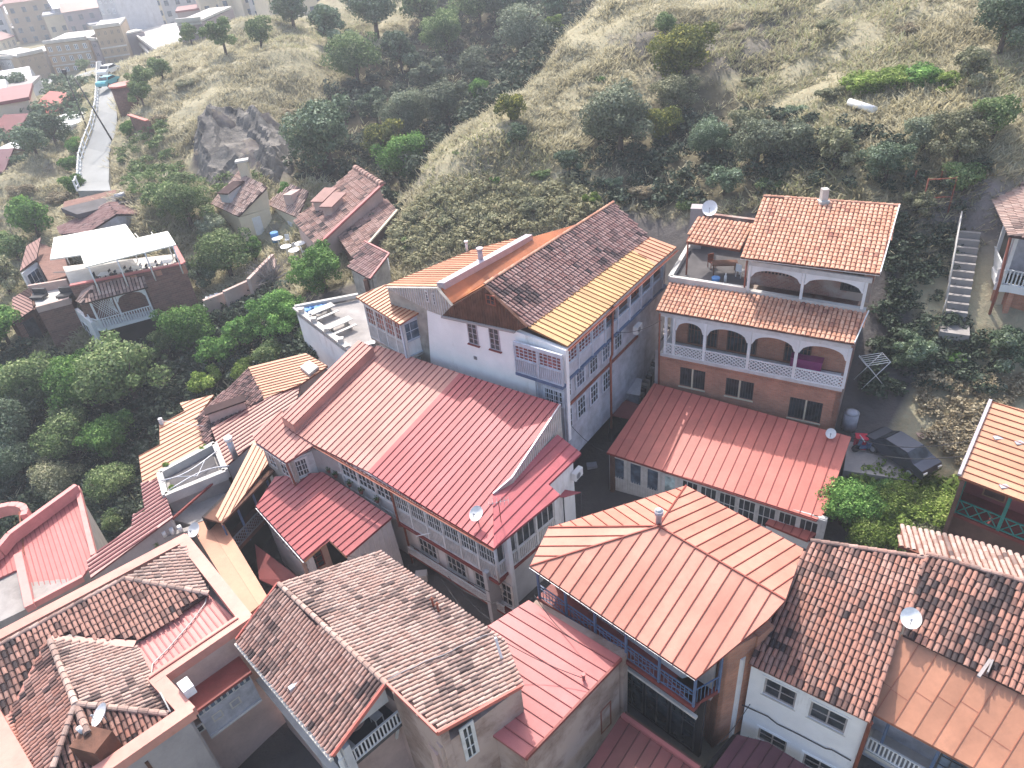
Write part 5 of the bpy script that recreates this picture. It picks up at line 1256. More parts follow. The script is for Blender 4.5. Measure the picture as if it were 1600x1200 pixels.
SR = Plane(ra, rb2, P(262, 1116, zl)); SLp = Plane(ra, rb2, P(15, 1125, zl)); SBp = Plane(rb2, P(262, 1116, zl), P(78, 1215, zl))
Roof(h, [ra, (212, 1010), (262, 1116), rb2], SR, M_['tile_bed']).tiles(M_['tile_pale'], .205, .36, dark=.52, seed=43, gap=.8)
Roof(h, [ra, rb2, (78, 1215), (40, 1230), (15, 1125), (70, 1010)], SLp, M_['tile_bed']).tiles(M_['tile_weathered'], .205, .36, dark=.60, seed=44, gap=.8, grid=True)
Roof(h, [rb2, (262, 1118), (150, 1205), (70, 1230)], SBp, M_['tile_bed']).tiles(M_['tile_weathered'], .21, .36, dark=.52, seed=45)
ridge_cap(h, ra, rb2, M_['tile_pale'], .15, dark=.1); ridge_cap(h, rb2, SR.px(262, 1116), M_['tile_pale'], .14, dark=.3); ridge_cap(h, rb2, SLp.px(78, 1215), M_['tile_pale'], .13, dark=.3)
# peach flashing in the valleys
mb = MB()
for a, b_ in (((80, 1000), (212, 1008)), ((76, 1006), (20, 1120)), ((12, 1120), (40, 1225))):
    p, q = S1.px(*a), S1.px(*b_); 
    if a[0] == 12: p, q = P(12, 1120, zl), P(40, 1225, zl)
    mb.bar(p + Vector((0, 0, .09)), q + Vector((0, 0, .09)), .36, .04)
obj('valley_flashing', mb, M_['peach_parapet'], h)
# small roof hatch and dish
p = P(142, 1150, zl + .9); mb = MB(); mb.box(p + Vector((-.6, -.5, -1)), (1.2, -.4, 0), (.35, .9, 0), (0, 0, 1.2)); obj('roof_hatch', mb, M_['dark_boards'], h)
ridge_cap(h, P(120, 1104, zr), P(137, 1146, zr + .15), M_['tile_pale'], .15)
dish('white satellite dish above the dark hatch of the crossing tile roofs', P(168, 1128, zl + .5), (-.5, -.2, .7), .45, .5)
mb = MB(); mb.tube([p + Vector((-.3, .1, .1)), p + Vector((-.35, .1, .5))], .1, 8); solo('cowl', mb, M_['white_paint'], 'small white cowl on the dark hatch of the crossing tile roofs', 'cowl', p)
# corrugated pink sheet strip
CP = Plane(P(215, 1005, 6.55), P(325, 930, 6.55), P(372, 972, 6.4))
Roof(h, [(212, 1008), (326, 929), (372, 972), (242, 1060)], CP, M_['pink_corrugated_seam'], .05, down=CP.px(245, 1058) - CP.px(213, 1010)).seams(M_['pink_corrugated'], M_['pink_corrugated_seam'], .27, rib=.04, ribw=.07)
# parapet coping ring
ZP = 7.0
ring = [(-60, 1030), (288, 846), (384, 968), (246, 1062), (294, 1114), (120, 1235)]
rp3 = [P(x, y, ZP) for x, y in ring]
mb = MB()
for i in range(len(rp3) - 1):
    a, b_ = rp3[i], rp3[i + 1]; d = (b_ - a).normalized(); mb.bar(a - d * .2, b_ + d * .2, .62 - .01 * (i % 2), .5 - .01 * (i % 2))
obj('parapet', mb, M_['peach_parapet'], h); mb = MB(); mb.bar(P(-30, 1130, 6.9), P(30, 1240, 6.9), 1.6, .5); obj('coping', mb, M_['peach_parapet'], h)
mb = MB()
for i in (2,):
    a, b_ = rp3[2], rp3[3]; mb.bar(a + Vector((-.25, -.1, .27)), b_ + Vector((-.25, -.1, .27)), .06, .06)
obj('parapet_flashing', mb, M_['maroon_paint'], h)
bp = [Vector((p.x, p.y, 6.2)) for p in rp3] + [P(-60, 1235, 6.2)]
c = sum(bp, Vector()) / len(bp)
mb = MB(); q = [p.lerp(c, .0) for p in bp]
for i in range(len(q) - 1): mb.quad(Vector((q[i].x, q[i].y, 6.85)), Vector((q[i + 1].x, q[i + 1].y, 6.85)), Vector((q[i + 1].x, q[i + 1].y, -4)), Vector((q[i].x, q[i].y, -4)))
mb.poly(q); obj('wall', mb, M_['grey_plaster'], h)
wf = Wall(h, rp3[4], rp3[5], -4, 6.8, build=False, inset=-.3); wf.slab(.1, wf.L, -3.5, 6.75, M_['grey_plaster'], -.4, 0, 'wall')
wf.winpx(228, 1190, 246, 1215, nx=2, ny=2, fm=M_['dark_boards'], gm=G, d=.03)
wr = Wall(h, rp3[2], rp3[3], -4, 6.8, build=False, inset=-.3); wr.slab(0, wr.L, -3.5, 6.75, M_['warm_plaster'], -.4, 0, 'wall')
# blue glazed balcony box below that parapet
u0, zt1 = wr.px(302, 1085); u1, zt2 = wr.px(372, 1030)
ua, ub = sorted((u0, u1)); zb_ = min(zt1, zt2) - 1.9; zt0 = zb_ + 2.3
bx = Wall(h, wr.p(ua, 0, 1.0), wr.p(ub + .3, 0, 1.0), 0, 0, build=False)
bx.slab(0, bx.L, zb_, zb_ + 1.5, M_['blue_boards'], -1.0, 0, 'balcony_front'); bx.slab(0, bx.L, zb_ - .15, zb_ - .001, M_['old_white_plaster'], -1.0, .1, 'balcony_floor')
n_ = 9
for i in range(n_): bx.win(i * bx.L / n_ + .01, (i + 1) * bx.L / n_ - .01, zb_ + 1.502, zt0 - .2, 1, 1, WW, GB, d=0, fw=.04)
bx.slab(-.1, bx.L + .1, zt0 - .2, zt0 - .05, M_['maroon_paint'], -1.1, .25, 'awning')
for k, x in enumerate((.8, 1.7, 2.6)): bx.win(x, x + .5, zb_ + .6, zb_ + 1.1, 1, 1, M_['pale_concrete'], GP if k == 1 else G, d=.03, name='poster_frame')
# white vent box on the parapet corner
p = P(282, 1078, ZP + .1); mb = MB(); mb.box(p, (.45, -.5, 0), (.35, .3, 0), (0, 0, .5)); solo('vent_box', mb, M_['white_paint'], 'white box vent on the wall beside the inner corner of the peach parapet', 'vent box', p)
# hose along the coping
mb = MB(); pts = [CP.px(*q) + Vector((0, 0, .12)) for q in ((327, 918), (322, 945), (300, 975), (265, 1015), (240, 1040), (237, 1065))] + [P(252, 1085, 7.3), P(266, 1112, 7.3)]
mb.tube(pts, .035, 6); solo('hose', mb, M_['pale_concrete'], 'pale hose snaking over the pink corrugated strip and parapet', 'hose', pts[0])

# ------------------------------------------------------------------ red metal roof with curved parapet, left edge
h = thing('curved_parapet_house', 'house at the left edge with a rose red metal roof and a curved parapet', 'house', (*P(70, 850, 3).xy, -4))
ZV = 3.2
Vp = Plane(P(27, 852, ZV), P(120, 775, ZV + .1), P(147, 872, ZV - .6))
Roof(h, [(-60, 880), (20, 838), (122, 768), (149, 872), (128, 903), (48, 948), (28, 890), (-60, 930)], Vp, M_['pink_corrugated_seam'], .12, down=Vp.px(50, 940) - Vp.px(27, 855)).seams(M_['rose_roof'], M_['rose_roof_seam'], .27, rib=.04, ribw=.05)
mb = MB(); pr_ = [P(-60, 905, ZV + .5), P(0, 862, ZV + .5), P(18, 840, ZV + .6), P(122, 764, ZV + .6)]
for i in range(3): mb.bar(pr_[i], pr_[i + 1], .35, .8)
mb.bar(P(122, 764, ZV + .25), P(148, 870, ZV - .35), .3, .5); mb.bar(P(30, 868, ZV + .1), P(48, 950, ZV + .1), .45, .45)
for k in range(8):
    a0, a1 = math.pi * (k / 8) , math.pi * ((k + 1) / 8); cc = P(4, 815, ZV + .6); r_ = 1.5
    mb.bar(cc + Vector((-r_ * math.cos(a0), r_ * math.sin(a0) * .8, 0)), cc + Vector((-r_ * math.cos(a1), r_ * math.sin(a1) * .8, 0)), .4, .8)
mb2 = MB(); mb2.bar(P(45, 948, ZV), P(130, 903, ZV - .2), .25, .4); obj('kerb', mb2, M_['pink_corrugated'], h)
obj('parapet', mb, M_['pink_corrugated'], h)
massing(h, [P(-60, 905, ZV - .3), P(20, 845, ZV - .3), P(122, 768, ZV - .3), P(149, 872, ZV - .75), P(128, 903, ZV - .75), P(48, 948, ZV - .4), P(-60, 1000, ZV - .4)], -5, M_['concrete'])
mb = MB(); mb.tube([P(30, 800, ZV + .8), P(36, 850, ZV), P(38, 900, ZV - .1), P(46, 948, ZV + .1)], .05, 6); solo('roof_conduit', mb, M_['rust_pipe'], 'rusty conduit running down the rose roof beside its inner kerb', 'conduit', P(36, 850, ZV))
# open terrace below with clutter
tz_ = 1.8
mb = MB(); mb.prism([P(-60, 960, tz_), P(22, 905, tz_), P(52, 962, tz_), P(-60, 1030, tz_)], Vector((0, 0, -.3))); obj('terrace', mb, M_['pale_concrete'], h)
cp_ = P(8, 930, tz_); t = thing('crate_pile', 'dark heap of stacked crates on the pale terrace at the left edge', 'crates', cp_)
for i in range(3):
    for j in range(3): mb = MB(); mb.box(cp_ + Vector((-1.4 + i * .75, -.4 + rnd.uniform(-.1, .1), j * .3)), (.68, .05, 0), (-.05, .5, 0), (0, 0, .27)); obj('crate', mb, M_['dark_metal'], t)
p = P(26, 950, tz_); mb = MB(); mb.bar(p + Vector((0, 0, .08)), P(28, 925, tz_ + .9), .12, .05); solo('plank', mb, M_['cream_plaster'], 'yellowish plank leaning on the pale left terrace', 'plank', p)

# ------------------------------------------------------------------ striped lean-to running down the slope
h = thing('striped_shed', 'long lean-to with brown and pink striped corrugated roof descending at left', 'shed', (*P(200, 830, 2).xy, -4))
ZS = 4.2
Sp2 = Plane(P(252, 750, ZS + .3), P(270, 808, ZS + .35), P(140, 900, ZS - .5))
Roof(h, [(220, 755), (251, 748), (270, 808), (142, 903), (136, 876), (206, 822), (208, 803), (227, 800)], Sp2, M_['shed_roof_seam'], .1, down=Sp2.px(206, 850) - Sp2.px(268, 808)).seams(M_['shed_roof'], M_['shed_roof_seam'], .34, rib=.06, ribw=.14)
massing(h, [Sp2.px(*q) - Vector((0, 0, .15)) for q in ((222, 757), (250, 750), (268, 808), (143, 900), (138, 877), (207, 822), (209, 804), (228, 800))], -5, M_['grey_plaster'], .03)
# gas meter cluster at its end
p = P(258, 838, 3.4); t = thing('meter_cluster', 'three white meters on the wall below the striped lean-to roof', 'meters', p)
for i in range(3): mb = MB(); mb.tube([p + Vector((i * .45, .15 * i, 0)), p + Vector((i * .45, .15 * i, .45))], .13, 9); obj('meter', mb, M_['white_paint'], t)
mb = MB(); mb.box(p + Vector((-.3, -.2, -.4)), (1.9, .6, 0), (-.1, .35, 0), (0, 0, .38)); obj('shelf', mb, M_['concrete'], t)
# ------------------------------------------------------------------ stepped orange roofs
h = thing('stepped_orange_house', 'house with stepped orange metal roofs above the dark trees at left', 'house', (*P(260, 710, 3).xy, -3))
ZO = 4.3
Oq = Plane(P(217, 713, ZO), P(303, 645, ZO + .1), P(320, 700, ZO - .4))
Roof(h, [(217, 713), (250, 697), (249, 664), (290, 645), (281, 630), (334, 617), (308, 652), (322, 698), (252, 737), (250, 750), (224, 766)], Oq, M_['orange_roof_seam'], .12, down=Oq.px(252, 735) - Oq.px(322, 696)).seams(M_['orange_roof'], M_['orange_roof_seam'], .38)
massing(h, [Oq.px(*q) - Vector((0, 0, .15)) for q in ((219, 714), (251, 698), (250, 666), (291, 646), (283, 631), (330, 619), (308, 653), (320, 696), (252, 735), (225, 764))], -4, M_['warm_plaster'], .02)
p = Oq.px(250, 664); mb = MB(); mb.box(p, (.25, 0, 0), (0, .2, 0), (0, 0, .5)); mb.tube([p + Vector((.1, .1, .3)), p + Vector((3.5, -1, .2))], .02, 5); solo('floodlight', mb, M_['white_paint'], 'small white floodlight on the corner of the stepped orange roof', 'floodlight', p)
# ------------------------------------------------------------------ dark pantile roof + orange skylight roof + striped roof
h = thing('dark_pantile_house', 'house with narrow dark pantiles between two orange metal roofs at left centre', 'house', (*P(360, 640, 4).xy, -2))
Dq = Plane(P(308, 652, 4.7), P(388, 575, 5.3), P(410, 622, 5.0))
Roof(h, [(307, 653), (388, 575), (412, 623), (331, 668), (329, 700), (321, 698)], Dq, M_['tile_bed'], down=Dq.px(318, 690) - Dq.px(402, 602)).tiles(M_['tile_brown'], .2, .4, dark=.72, seed=51, gap=.75, grid=True)
ck = Dq.px(360, 648); mb = MB(); mb.box(ck + Vector((-1.2, -.7, -.2)), (2.3, 1.1, 0), (-.25, .6, 0), (0, 0, .9)); obj('dormer', mb, M_['warm_plaster'], h)
mb = MB(); mb.box(ck + Vector((-1.35, -.85, .7)), (2.6, 1.25, 0), (-.3, .85, 0), (0, 0, .12)); obj('dormer_roof', mb, M_['tile_bed'], h)
massing(h, [Dq.px(*q) - Vector((0, 0, .15)) for q in ((310, 655), (388, 578), (410, 622), (331, 668), (325, 697))], -3, M_['warm_plaster'], .02)
h = thing('skylight_roof_house', 'house with an orange metal roof and a pale skylight behind the main red roof', 'house', (*P(450, 590, 5).xy, 0))
Kq = Plane(P(388, 574, 5.4), P(475, 552, 5.6), P(440, 612, 5.0))
Roof(h, [(388, 574), (478, 552), (512, 572), (470, 600), (412, 623)], Kq, M_['orange_roof_seam'], .12, down=Kq.px(400, 600) - Kq.px(480, 580)).seams(M_['orange_roof'], M_['orange_roof_seam'], .32)
massing(h, [Kq.px(*q) - Vector((0, 0, .15)) for q in ((389, 577), (476, 555), (508, 573), (468, 600), (412, 621))], -1, M_['warm_plaster'], .02)
sk = [Kq.px(*q) + Vector((0, 0, .1)) for q in ((470, 577), (484, 567), (499, 577), (484, 589))]; mb = MB(); mb.prism([p + Vector((0, 0, .15)) for p in sk], Vector((0, 0, -.25))); s_ = obj('skylight', mb, M_['pale_concrete'], h)
mb = MB(); c_ = sum(sk, Vector()) / 4; mb.prism([p.lerp(c_, .12) + Vector((0, 0, .17)) for p in sk], Vector((0, 0, -.02))); obj('pane', mb, M_['white_paint'], s_)
h = thing('striped_roof_house', 'house with brown striped salmon metal roof left of the main red roof', 'house', (*P(390, 660, 4).xy, -1))
Fq = Plane(P(331, 668, 4.75), P(450, 606, 4.9), P(352, 728, 4.3))
Roof(h, [(330, 669), (412, 624), (470, 598), (462, 632), (432, 652), (398, 690), (352, 729)], Fq, M_['shed_roof_seam'], .12, down=Fq.px(345, 710) - Fq.px(450, 640)).seams(mat('striped_salmon', (.56, .30, .24), .5, .15, .4), M_['shed_roof_seam'], .34, rib=.06, ribw=.10)
massing(h, [Fq.px(*q) - Vector((0, 0, .15)) for q in ((332, 671), (412, 626), (466, 602), (460, 632), (430, 652), (397, 690), (353, 727))], -2, M_['old_white_plaster'], .02)
cb = Fq.px(368, 715); t = thing('steel_chimney', 'fat galvanised chimney pipe on the striped salmon roof', 'chimney', cb)
mb = MB(); mb.tube([cb, cb + Vector((0, 0, 1.5))], .2, 12); obj('pipe', mb, M_['zinc'], t); mb = MB(); mb.tube([cb + Vector((0, 0, 1.5)), cb + Vector((0, 0, 1.75))], .27, 12); obj('cap', mb, M_['white_paint'], t)
# ------------------------------------------------------------------ planted roof terrace
h = thing('planter_terrace', 'small roof terrace walled in concrete with greenery and a folded pool frame', 'terrace', (*P(300, 760, 3).xy, -3))
ZT = 4.7
r1, r2, r3, r4 = [P(x, y, ZT) for x, y in ((249, 738), (335, 692), (352, 735), (258, 773))]
mb = MB(); mb.prism([p - Vector((0, 0, .6)) for p in (r1, r2, r3, r4)], Vector((0, 0, -7))); obj('wall', mb, M_['concrete'], h)
mb = MB()
for a, b_ in ((r1, r2), (r2, r3), (r3, r4), (r4, r1)): mb.bar(a - Vector((0, 0, .3)), b_ - Vector((0, 0, .3)), .35, .7)
obj('parapet', mb, M_['pale_concrete'], h)
mb = MB(); mb.prism([p.lerp((r1 + r3) / 2, .2) - Vector((0, 0, .45)) for p in (r1, r2, r3, r4)], Vector((0, 0, -.1))); obj('terrace_floor', mb, M_['dark_paving'], h)
mb = MB(); a, b_ = r1.lerp(r4, .45), r2.lerp(r3, .35); pts = [a.lerp(b_, k / 10) + Vector((0, math.sin(k / 10 * math.pi) * -.7, .15)) for k in range(11)]; mb.tube(pts, .045, 6); mb.tube([r4.lerp(r3, k / 10) + Vector((.2, math.sin(k / 10 * math.pi) * .6 + .3, .1)) for k in range(11)], .045, 6); mb.tube([pts[3], r4.lerp(r3, .5) + Vector((0, .5, .1)), pts[8]], .035, 6)
solo('pool_frame', mb, M_['zinc'], 'bent grey tube frame lying on the planted roof terrace', 'frame', pts[0])
# ------------------------------------------------------------------ orange walkway roofs beside the dark stair gallery
h = thing('walkway_house', 'narrow orange roofed walkway with a dark lattice gallery left of the low red roof', 'walkway', (*P(370, 800, 3).xy, -3))
W1 = Plane(P(338, 805, 4.2), P(398, 690, 4.9), P(426, 713, 4.5))
Roof(h, [(337, 806), (397, 689), (427, 713), (347, 820)], W1, M_['orange_roof_seam'], .1, down=W1.px(338, 805) - W1.px(398, 690)).seams(M_['orange_roof'], M_['orange_roof_seam'], .3)
W2_ = Plane(P(312, 838, 3.0), P(345, 822, 3.0), P(418, 934, 3.0))
Roof(h, [(303, 820), (342, 806), (350, 818), (419, 934), (384, 964), (310, 842)], W2_, M_['orange_flat_roof_seam'], .14, down=W2_.px(384, 964) - W2_.px(310, 842)).seams(M_['orange_flat_roof'], M_['orange_flat_roof_seam'], .85, rib=.012, ribw=.012)
massing(h, [W2_.px(*q) - Vector((0, 0, .15)) for q in ((304, 822), (342, 808), (417, 933), (384, 962), (312, 842))], -4, M_['warm_plaster'], .04)
ga, gb = P(352, 822, 3.9), P(440, 722, 4.3)
wg = Wall(h, ga, gb, 0, 0, build=False, inset=.2)
for i in range(5): u = wg.L * i / 4; wg.slab(max(0, u - .06), u + .06, 1.2, 4.0, M_['blue_paint'], -.1, 0, 'post')
balustrade(h, wg, 0, wg.L, 1.6, .9, M_['grey_metal'], lattice=True)
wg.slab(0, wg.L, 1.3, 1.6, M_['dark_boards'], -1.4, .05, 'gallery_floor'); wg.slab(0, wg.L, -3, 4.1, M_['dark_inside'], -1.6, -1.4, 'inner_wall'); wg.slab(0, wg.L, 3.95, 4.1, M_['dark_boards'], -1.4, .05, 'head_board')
dish('white satellite dish on the flat orange walkway roof', P(310, 838, 3.2), (-.3, -.5, .75), .42, .55)
p = P(300, 800, 3.3); mb = MB(); mb.prism([P(252, 790, 3.2), P(352, 745, 3.2), P(352, 800, 3.0), P(300, 820, 3.0), P(270, 812, 3.0)], Vector((0, 0, -6))); solo('service_deck', mb, M_['concrete'], 'grey service deck under the planted terrace with pipes and cables', 'deck', p)
p = P(268, 812, 3.9); q = P(352, 738, 4.3); mb = MB(); mb.bar(p, q, .1, .14); solo('red_beam', mb, M_['maroon_paint'], 'long dark red beam slanting across the grey service deck', 'beam', p)
# ------------------------------------------------------------------ white yard wall with flat terrace, picnic tables (upper centre-left)
h = thing('terrace_house', 'pale walled terrace yard with picnic tables beside the glazed bay', 'terrace', (*P(520, 500, 5).xy, 2))
ZY = 7.6
y1, y2, y3, y4 = [P(x, y, ZY) for x, y in ((461, 481), (543, 543), (610, 520), (560, 462))]
mb = MB(); mb.prism([p - Vector((0, 0, .35)) for p in (y1, y2, y3, y4)], Vector((0, 0, -.3))); obj('terrace_floor', mb, M_['concrete'], h)
Wall(h, y1, y2, 1, ZY, M_['white_plaster'], .3, inset=0)
Wall(h, y2, y3, 1, ZY - .3, M_['white_plaster'], .3, inset=0.05)
mb = MB(); mb.bar(y1 + Vector((0, 0, .05)), y2 + Vector((0, 0, .05)), .42, .12); mb.bar(y1 + Vector((0, 0, .05)), y4 + Vector((0, 0, .05)), .3, .3); obj('coping', mb, M_['pale_concrete'], h)
for k in range(4): q = y1.lerp(y2, .15 + k * .25); mb = MB(); mb.box(q + Vector((-.2, -.2, .1)), (.4, 0, 0), (0, .4, 0), (0, 0, .35)); obj('coping_block', mb, M_['pale_concrete'], h)
tf = ZY - .35
for k, (x, y) in enumerate(((506, 495), (533, 517))):
    c_ = P(x, y, tf); d = (y2 - y1).normalized(); e = Vector((-d.y, d.x, 0)); t = thing('picnic_table', ['pale picnic table nearer the blue sheet on the walled terrace', 'pale picnic table nearer the glazed bay on the walled terrace'][k], 'picnic table', c_, 'picnic tables on the walled terrace')
    mb = MB()
    for j in range(4): mb.box(c_ - e * 1.0 + d * (-.36 + j * .19) + Vector((0, 0, .72)), e * 2.0, d * .17, Vector((0, 0, .05)))
    obj('tabletop', mb, M_['pale_concrete'], t)
    for s_ in (-.75, .62): mb = MB(); mb.box(c_ - e * 1.0 + d * s_ + Vector((0, 0, .42)), e * 2.0, d * .26, Vector((0, 0, .05))); obj('bench', mb, M_['pale_concrete'], t)
    for s_ in (-.7, .6): mb = MB(); mb.box(c_ + e * s_ - d * .6, e * .1, d * 1.2, Vector((0, 0, .4))); mb.box(c_ + e * s_ - d * .1, e * .1, d * .2, Vector((0, 0, .7))); obj('leg', mb, M_['grey_boards'], t)
p = P(494, 484, tf); mb = MB(); r_ = random.Random(3); 
for i in range(14): q = p + Vector((r_.uniform(-.7, .7), r_.uniform(-.4, .4), 0)); mb.prism([q + Vector((r_.uniform(-.4, -.2), r_.uniform(-.3, -.1), .3)), q + Vector((.3, r_.uniform(-.3, 0), .35)), q + Vector((.3, .3, .25)), q + Vector((-.3, .25, .38))], Vector((0, 0, -.3)))
solo('blue_tarpaulin', mb, M_['bright_blue'], 'crumpled blue tarpaulin on the walled terrace under the round tree', 'tarpaulin', p)
massing(h, [p - Vector((0, 0, .7)) for p in (y1, y2, y3, y4)], 0, M_['old_white_plaster'], .03)
# meter post beside the bay
p = P(583, 545, 8); mb = MB(); mb.box(p + Vector((-.25, -.2, -.5)), (.5, .1, 0), (-.05, .3, 0), (0, 0, 1.0)); mb.tube([p + Vector((.2, 0, -.5)), p + Vector((.35, -.3, -1.4))], .05, 6); solo('meter_box', mb, M_['grey_metal'], 'grey meter box at the top corner of the pink metal roof', 'meter box', p)
# ------------------------------------------------------------------ brick restaurant with canvas roof terrace, left
h = thing('brick_restaurant', 'brick restaurant house with a canvas covered roof terrace and tiled porch at left', 'restaurant', (*P(190, 450, 4).xy, 2))
ZQ = 7.6
q1, q2, q3, q4 = P(110, 447, ZQ), P(287, 412, ZQ), P(272, 384, ZQ), P(92, 404, ZQ)
mb = MB(); mb.prism([Vector((p.x, p.y, ZQ - .95)) for p in (q1, q2, q3, q4)], Vector((0, 0, -8))); obj('wall', mb, M_['old_brick'], h)
mb = MB(); mb.prism([Vector((p.x, p.y, ZQ - .85)) for p in (q1, q2, q3, q4)], Vector((0, 0, -.09))); obj('terrace_floor', mb, M_['pale_concrete'], h)
wq = Wall(h, q1, q2, 0, ZQ, build=False)
mb = MB(); mb.bar(q1 - Vector((0, 0, .45)), q2 - Vector((0, 0, .45)), .3, .95); mb.bar(q2 - Vector((0, 0, .45)), q3 - Vector((0, 0, .45)), .29, .94); obj('parapet', mb, M_['old_brick'], h)
mb = MB(); mb.bar(q1 + Vector((0, 0, .07)), q2 + Vector((0, 0, .07)), .42, .12); mb.bar(q2 + Vector((0, 0, .07)), q3 + Vector((0, 0, .07)), .41, .11); obj('coping', mb, M_['rose_roof'], h)
for a in ((255, 440, 273, 460), (273, 478, 290, 490)): wq.winpx(*a, nx=1, ny=1, fm=M_['dark_boards'], gm=G, d=.04)
for i in range(4): wq.slab(wq.L * (.3 + i * .22), wq.L * (.3 + i * .22) + .5, ZQ - .9, ZQ - .1, M_['red_brick'], .16, .22, 'pilaster')
# canvas canopy on posts
zc = ZQ + 2.0
can = [P(x, y, zc) for x, y in ((78, 405), (84, 371), (196, 350), (212, 372), (262, 361), (275, 382), (133, 417), (126, 398))]
t = thing('canvas_canopy', 'wide cream canvas canopy stretched over the roof terrace of the brick restaurant', 'canopy', (can[4].x, can[4].y, ZQ - .8))
mb = MB(); mb.prism(can, Vector((0, 0, -.12))); obj('canvas', mb, M_['canvas'], t)
mb = MB()
for i in range(7):
    a = can[0].lerp(can[6], .1 + i * .13) ; 
for i in range(1, 7): a = can[6].lerp(can[5], i / 7) + Vector((0, 0, .02)); b_ = can[0].lerp(can[1], .9).lerp(can[4], i / 7) + Vector((0, 0, .02)); mb.bar(a, b_, .06, .05)
obj('canvas_rib', mb, M_['canvas'], t, kind='stuff')
for f in (0, .33, .66, 1):
    for a, b_ in ((can[6], can[5]), (can[1], can[4])):
        p = a.lerp(b_, .03 + f * .93); mb = MB(); mb.tube([Vector((p.x, p.y, ZQ - .85)), Vector((p.x, p.y, zc - .1))], .06, 6); obj('post', mb, M_['white_paint'], t)
# tables and chairs under the canvas
for i in range(5):
    p = q1.lerp(q2, .32 + i * .14) + (q4 - q1) * .22; p.z = ZQ - .84
    t = thing('terrace_table', ['first', 'second', 'third', 'fourth', 'last'][i] + ' pale table from the left at the edge of the canvas covered terrace', 'table', p, 'tables on the restaurant roof terrace')
    mb = MB(); mb.box(p + Vector((-.5, -.4, .7)), (1.0, 0, 0), (0, .8, 0), (0, 0, .05)); obj('tabletop', mb, M_['white_paint'], t); mb = MB(); mb.tube([p, p + Vector((0, 0, .7))], .06, 6); obj('leg', mb, M_['dark_metal'], t)
    for k, (dx, dy, r_) in enumerate(((-.8, 0, 1.57), (.8, 0, -1.57))):
        chair(p + Vector((dx, dy, 0)), M_['dark_metal'] if i != 3 else M_['white_paint'], ('left' if k == 0 else 'right') + ' chair of the ' + ['first', 'second', 'third', 'fourth', 'last'][i] + ' table on the canvas covered terrace', 'chairs on the restaurant roof terrace', r_)
# tiled porch with white balustrade
zp = wq.px(231, 448)[1] + .5; zpt = wq.px(222, 430)[1] + .02; zfl_ = wq.px(242, 491)[1] + .5
PT = Plane(P(138, 472, zp), P(231, 448, zp), P(222, 430, zpt))
Roof(h, [(138, 472), (231, 448), (222, 430), (147, 446)], PT, M_['tile_bed']).tiles(M_['tile_pale'], .3, .45, dark=.55, seed=61)
lf = [P(119, 470, zp), P(128, 474, zp), P(138, 472, zp)]; tp = PT.px(147, 446); tp2 = P(135, 440, zpt + .1)
for a, b_ in ((lf[0], lf[1]), (lf[1], lf[2])): Roof(h, [a, b_, tp], Plane(a, b_, tp), M_['tile_bed']).tiles(M_['tile_pale'], .3, .45, dark=.5, seed=62)
mb = MB(); mb.prism([lf[0], tp, tp2], Vector((0, 0, -.1))); obj('roof', mb, M_['tile_pale'], h)
fl = [P(143, 505, zfl_), P(147, 511, zfl_), P(158, 514, zfl_), P(242, 491, zfl_)]
back = [q1.lerp(q2, .75), q1]
mb = MB(); mb.prism([*fl, Vector((fl[3].x + .6, fl[3].y + 2.4, zfl_)), Vector((fl[0].x + .8, fl[0].y + 4, zfl_))], Vector((0, 0, -.3))); obj('porch_floor', mb, M_['white_paint'], h)
for i in range(3):
    w_ = Wall(h, fl[i], fl[i + 1], 0, 0, build=False); balustrade(h, w_, 0, w_.L, zfl_ + .02, .95, M_['white_paint'], sp=.22, bw=.09)
w_ = Wall(h, fl[2], fl[3], 0, 0, build=False)
for f in (0.0, .42, .97): w_.slab(w_.L * f, w_.L * f + .16, zfl_, zp - .05, M_['white_paint'], -.2, -.04, 'post')
arch(w_, w_.L * .42 + .2, w_.L * .97, zp - .8, zp - .05, M_['white_paint'], d=-.1)
w0 = Wall(h, fl[2], fl[2].lerp(fl[3], .4), 0, 0, build=False)
mb = MB()
for i in range(9): mb.bar(w0.p(i * w0.L / 9, zfl_ + 1, -.1), w0.p(min(w0.L, i * w0.L / 9 + 1.1), zp - .1, -.1), .04, .03); mb.bar(w0.p(i * w0.L / 9, zp - .1, -.12), w0.p(min(w0.L, i * w0.L / 9 + 1.1), zfl_ + 1, -.12), .04, .03)
obj('porch_lattice', mb, M_['white_paint'], h)
wbk = Wall(h, Vector((fl[1].x + 1, fl[1].y + 3, 0)), Vector((fl[3].x + .4, fl[3].y + 2.6, 0)), -1, zp + .6, M_['grey_plaster'], .2)
wbk.win(wbk.L * .5, wbk.L * .5 + 1.4, zfl_ + .5, zfl_ + 2.0, 2, 2, M_['dark_boards'], G, d=.05)
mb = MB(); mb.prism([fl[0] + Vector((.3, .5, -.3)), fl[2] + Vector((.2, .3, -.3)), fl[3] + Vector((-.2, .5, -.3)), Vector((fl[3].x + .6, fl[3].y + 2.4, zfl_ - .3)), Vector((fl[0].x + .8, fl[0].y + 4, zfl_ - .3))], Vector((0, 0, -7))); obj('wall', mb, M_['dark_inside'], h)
wr_ = Wall(h, fl[3] + Vector((.1, .3, 0)), q2, -1, 7, M_['old_brick'], .3)
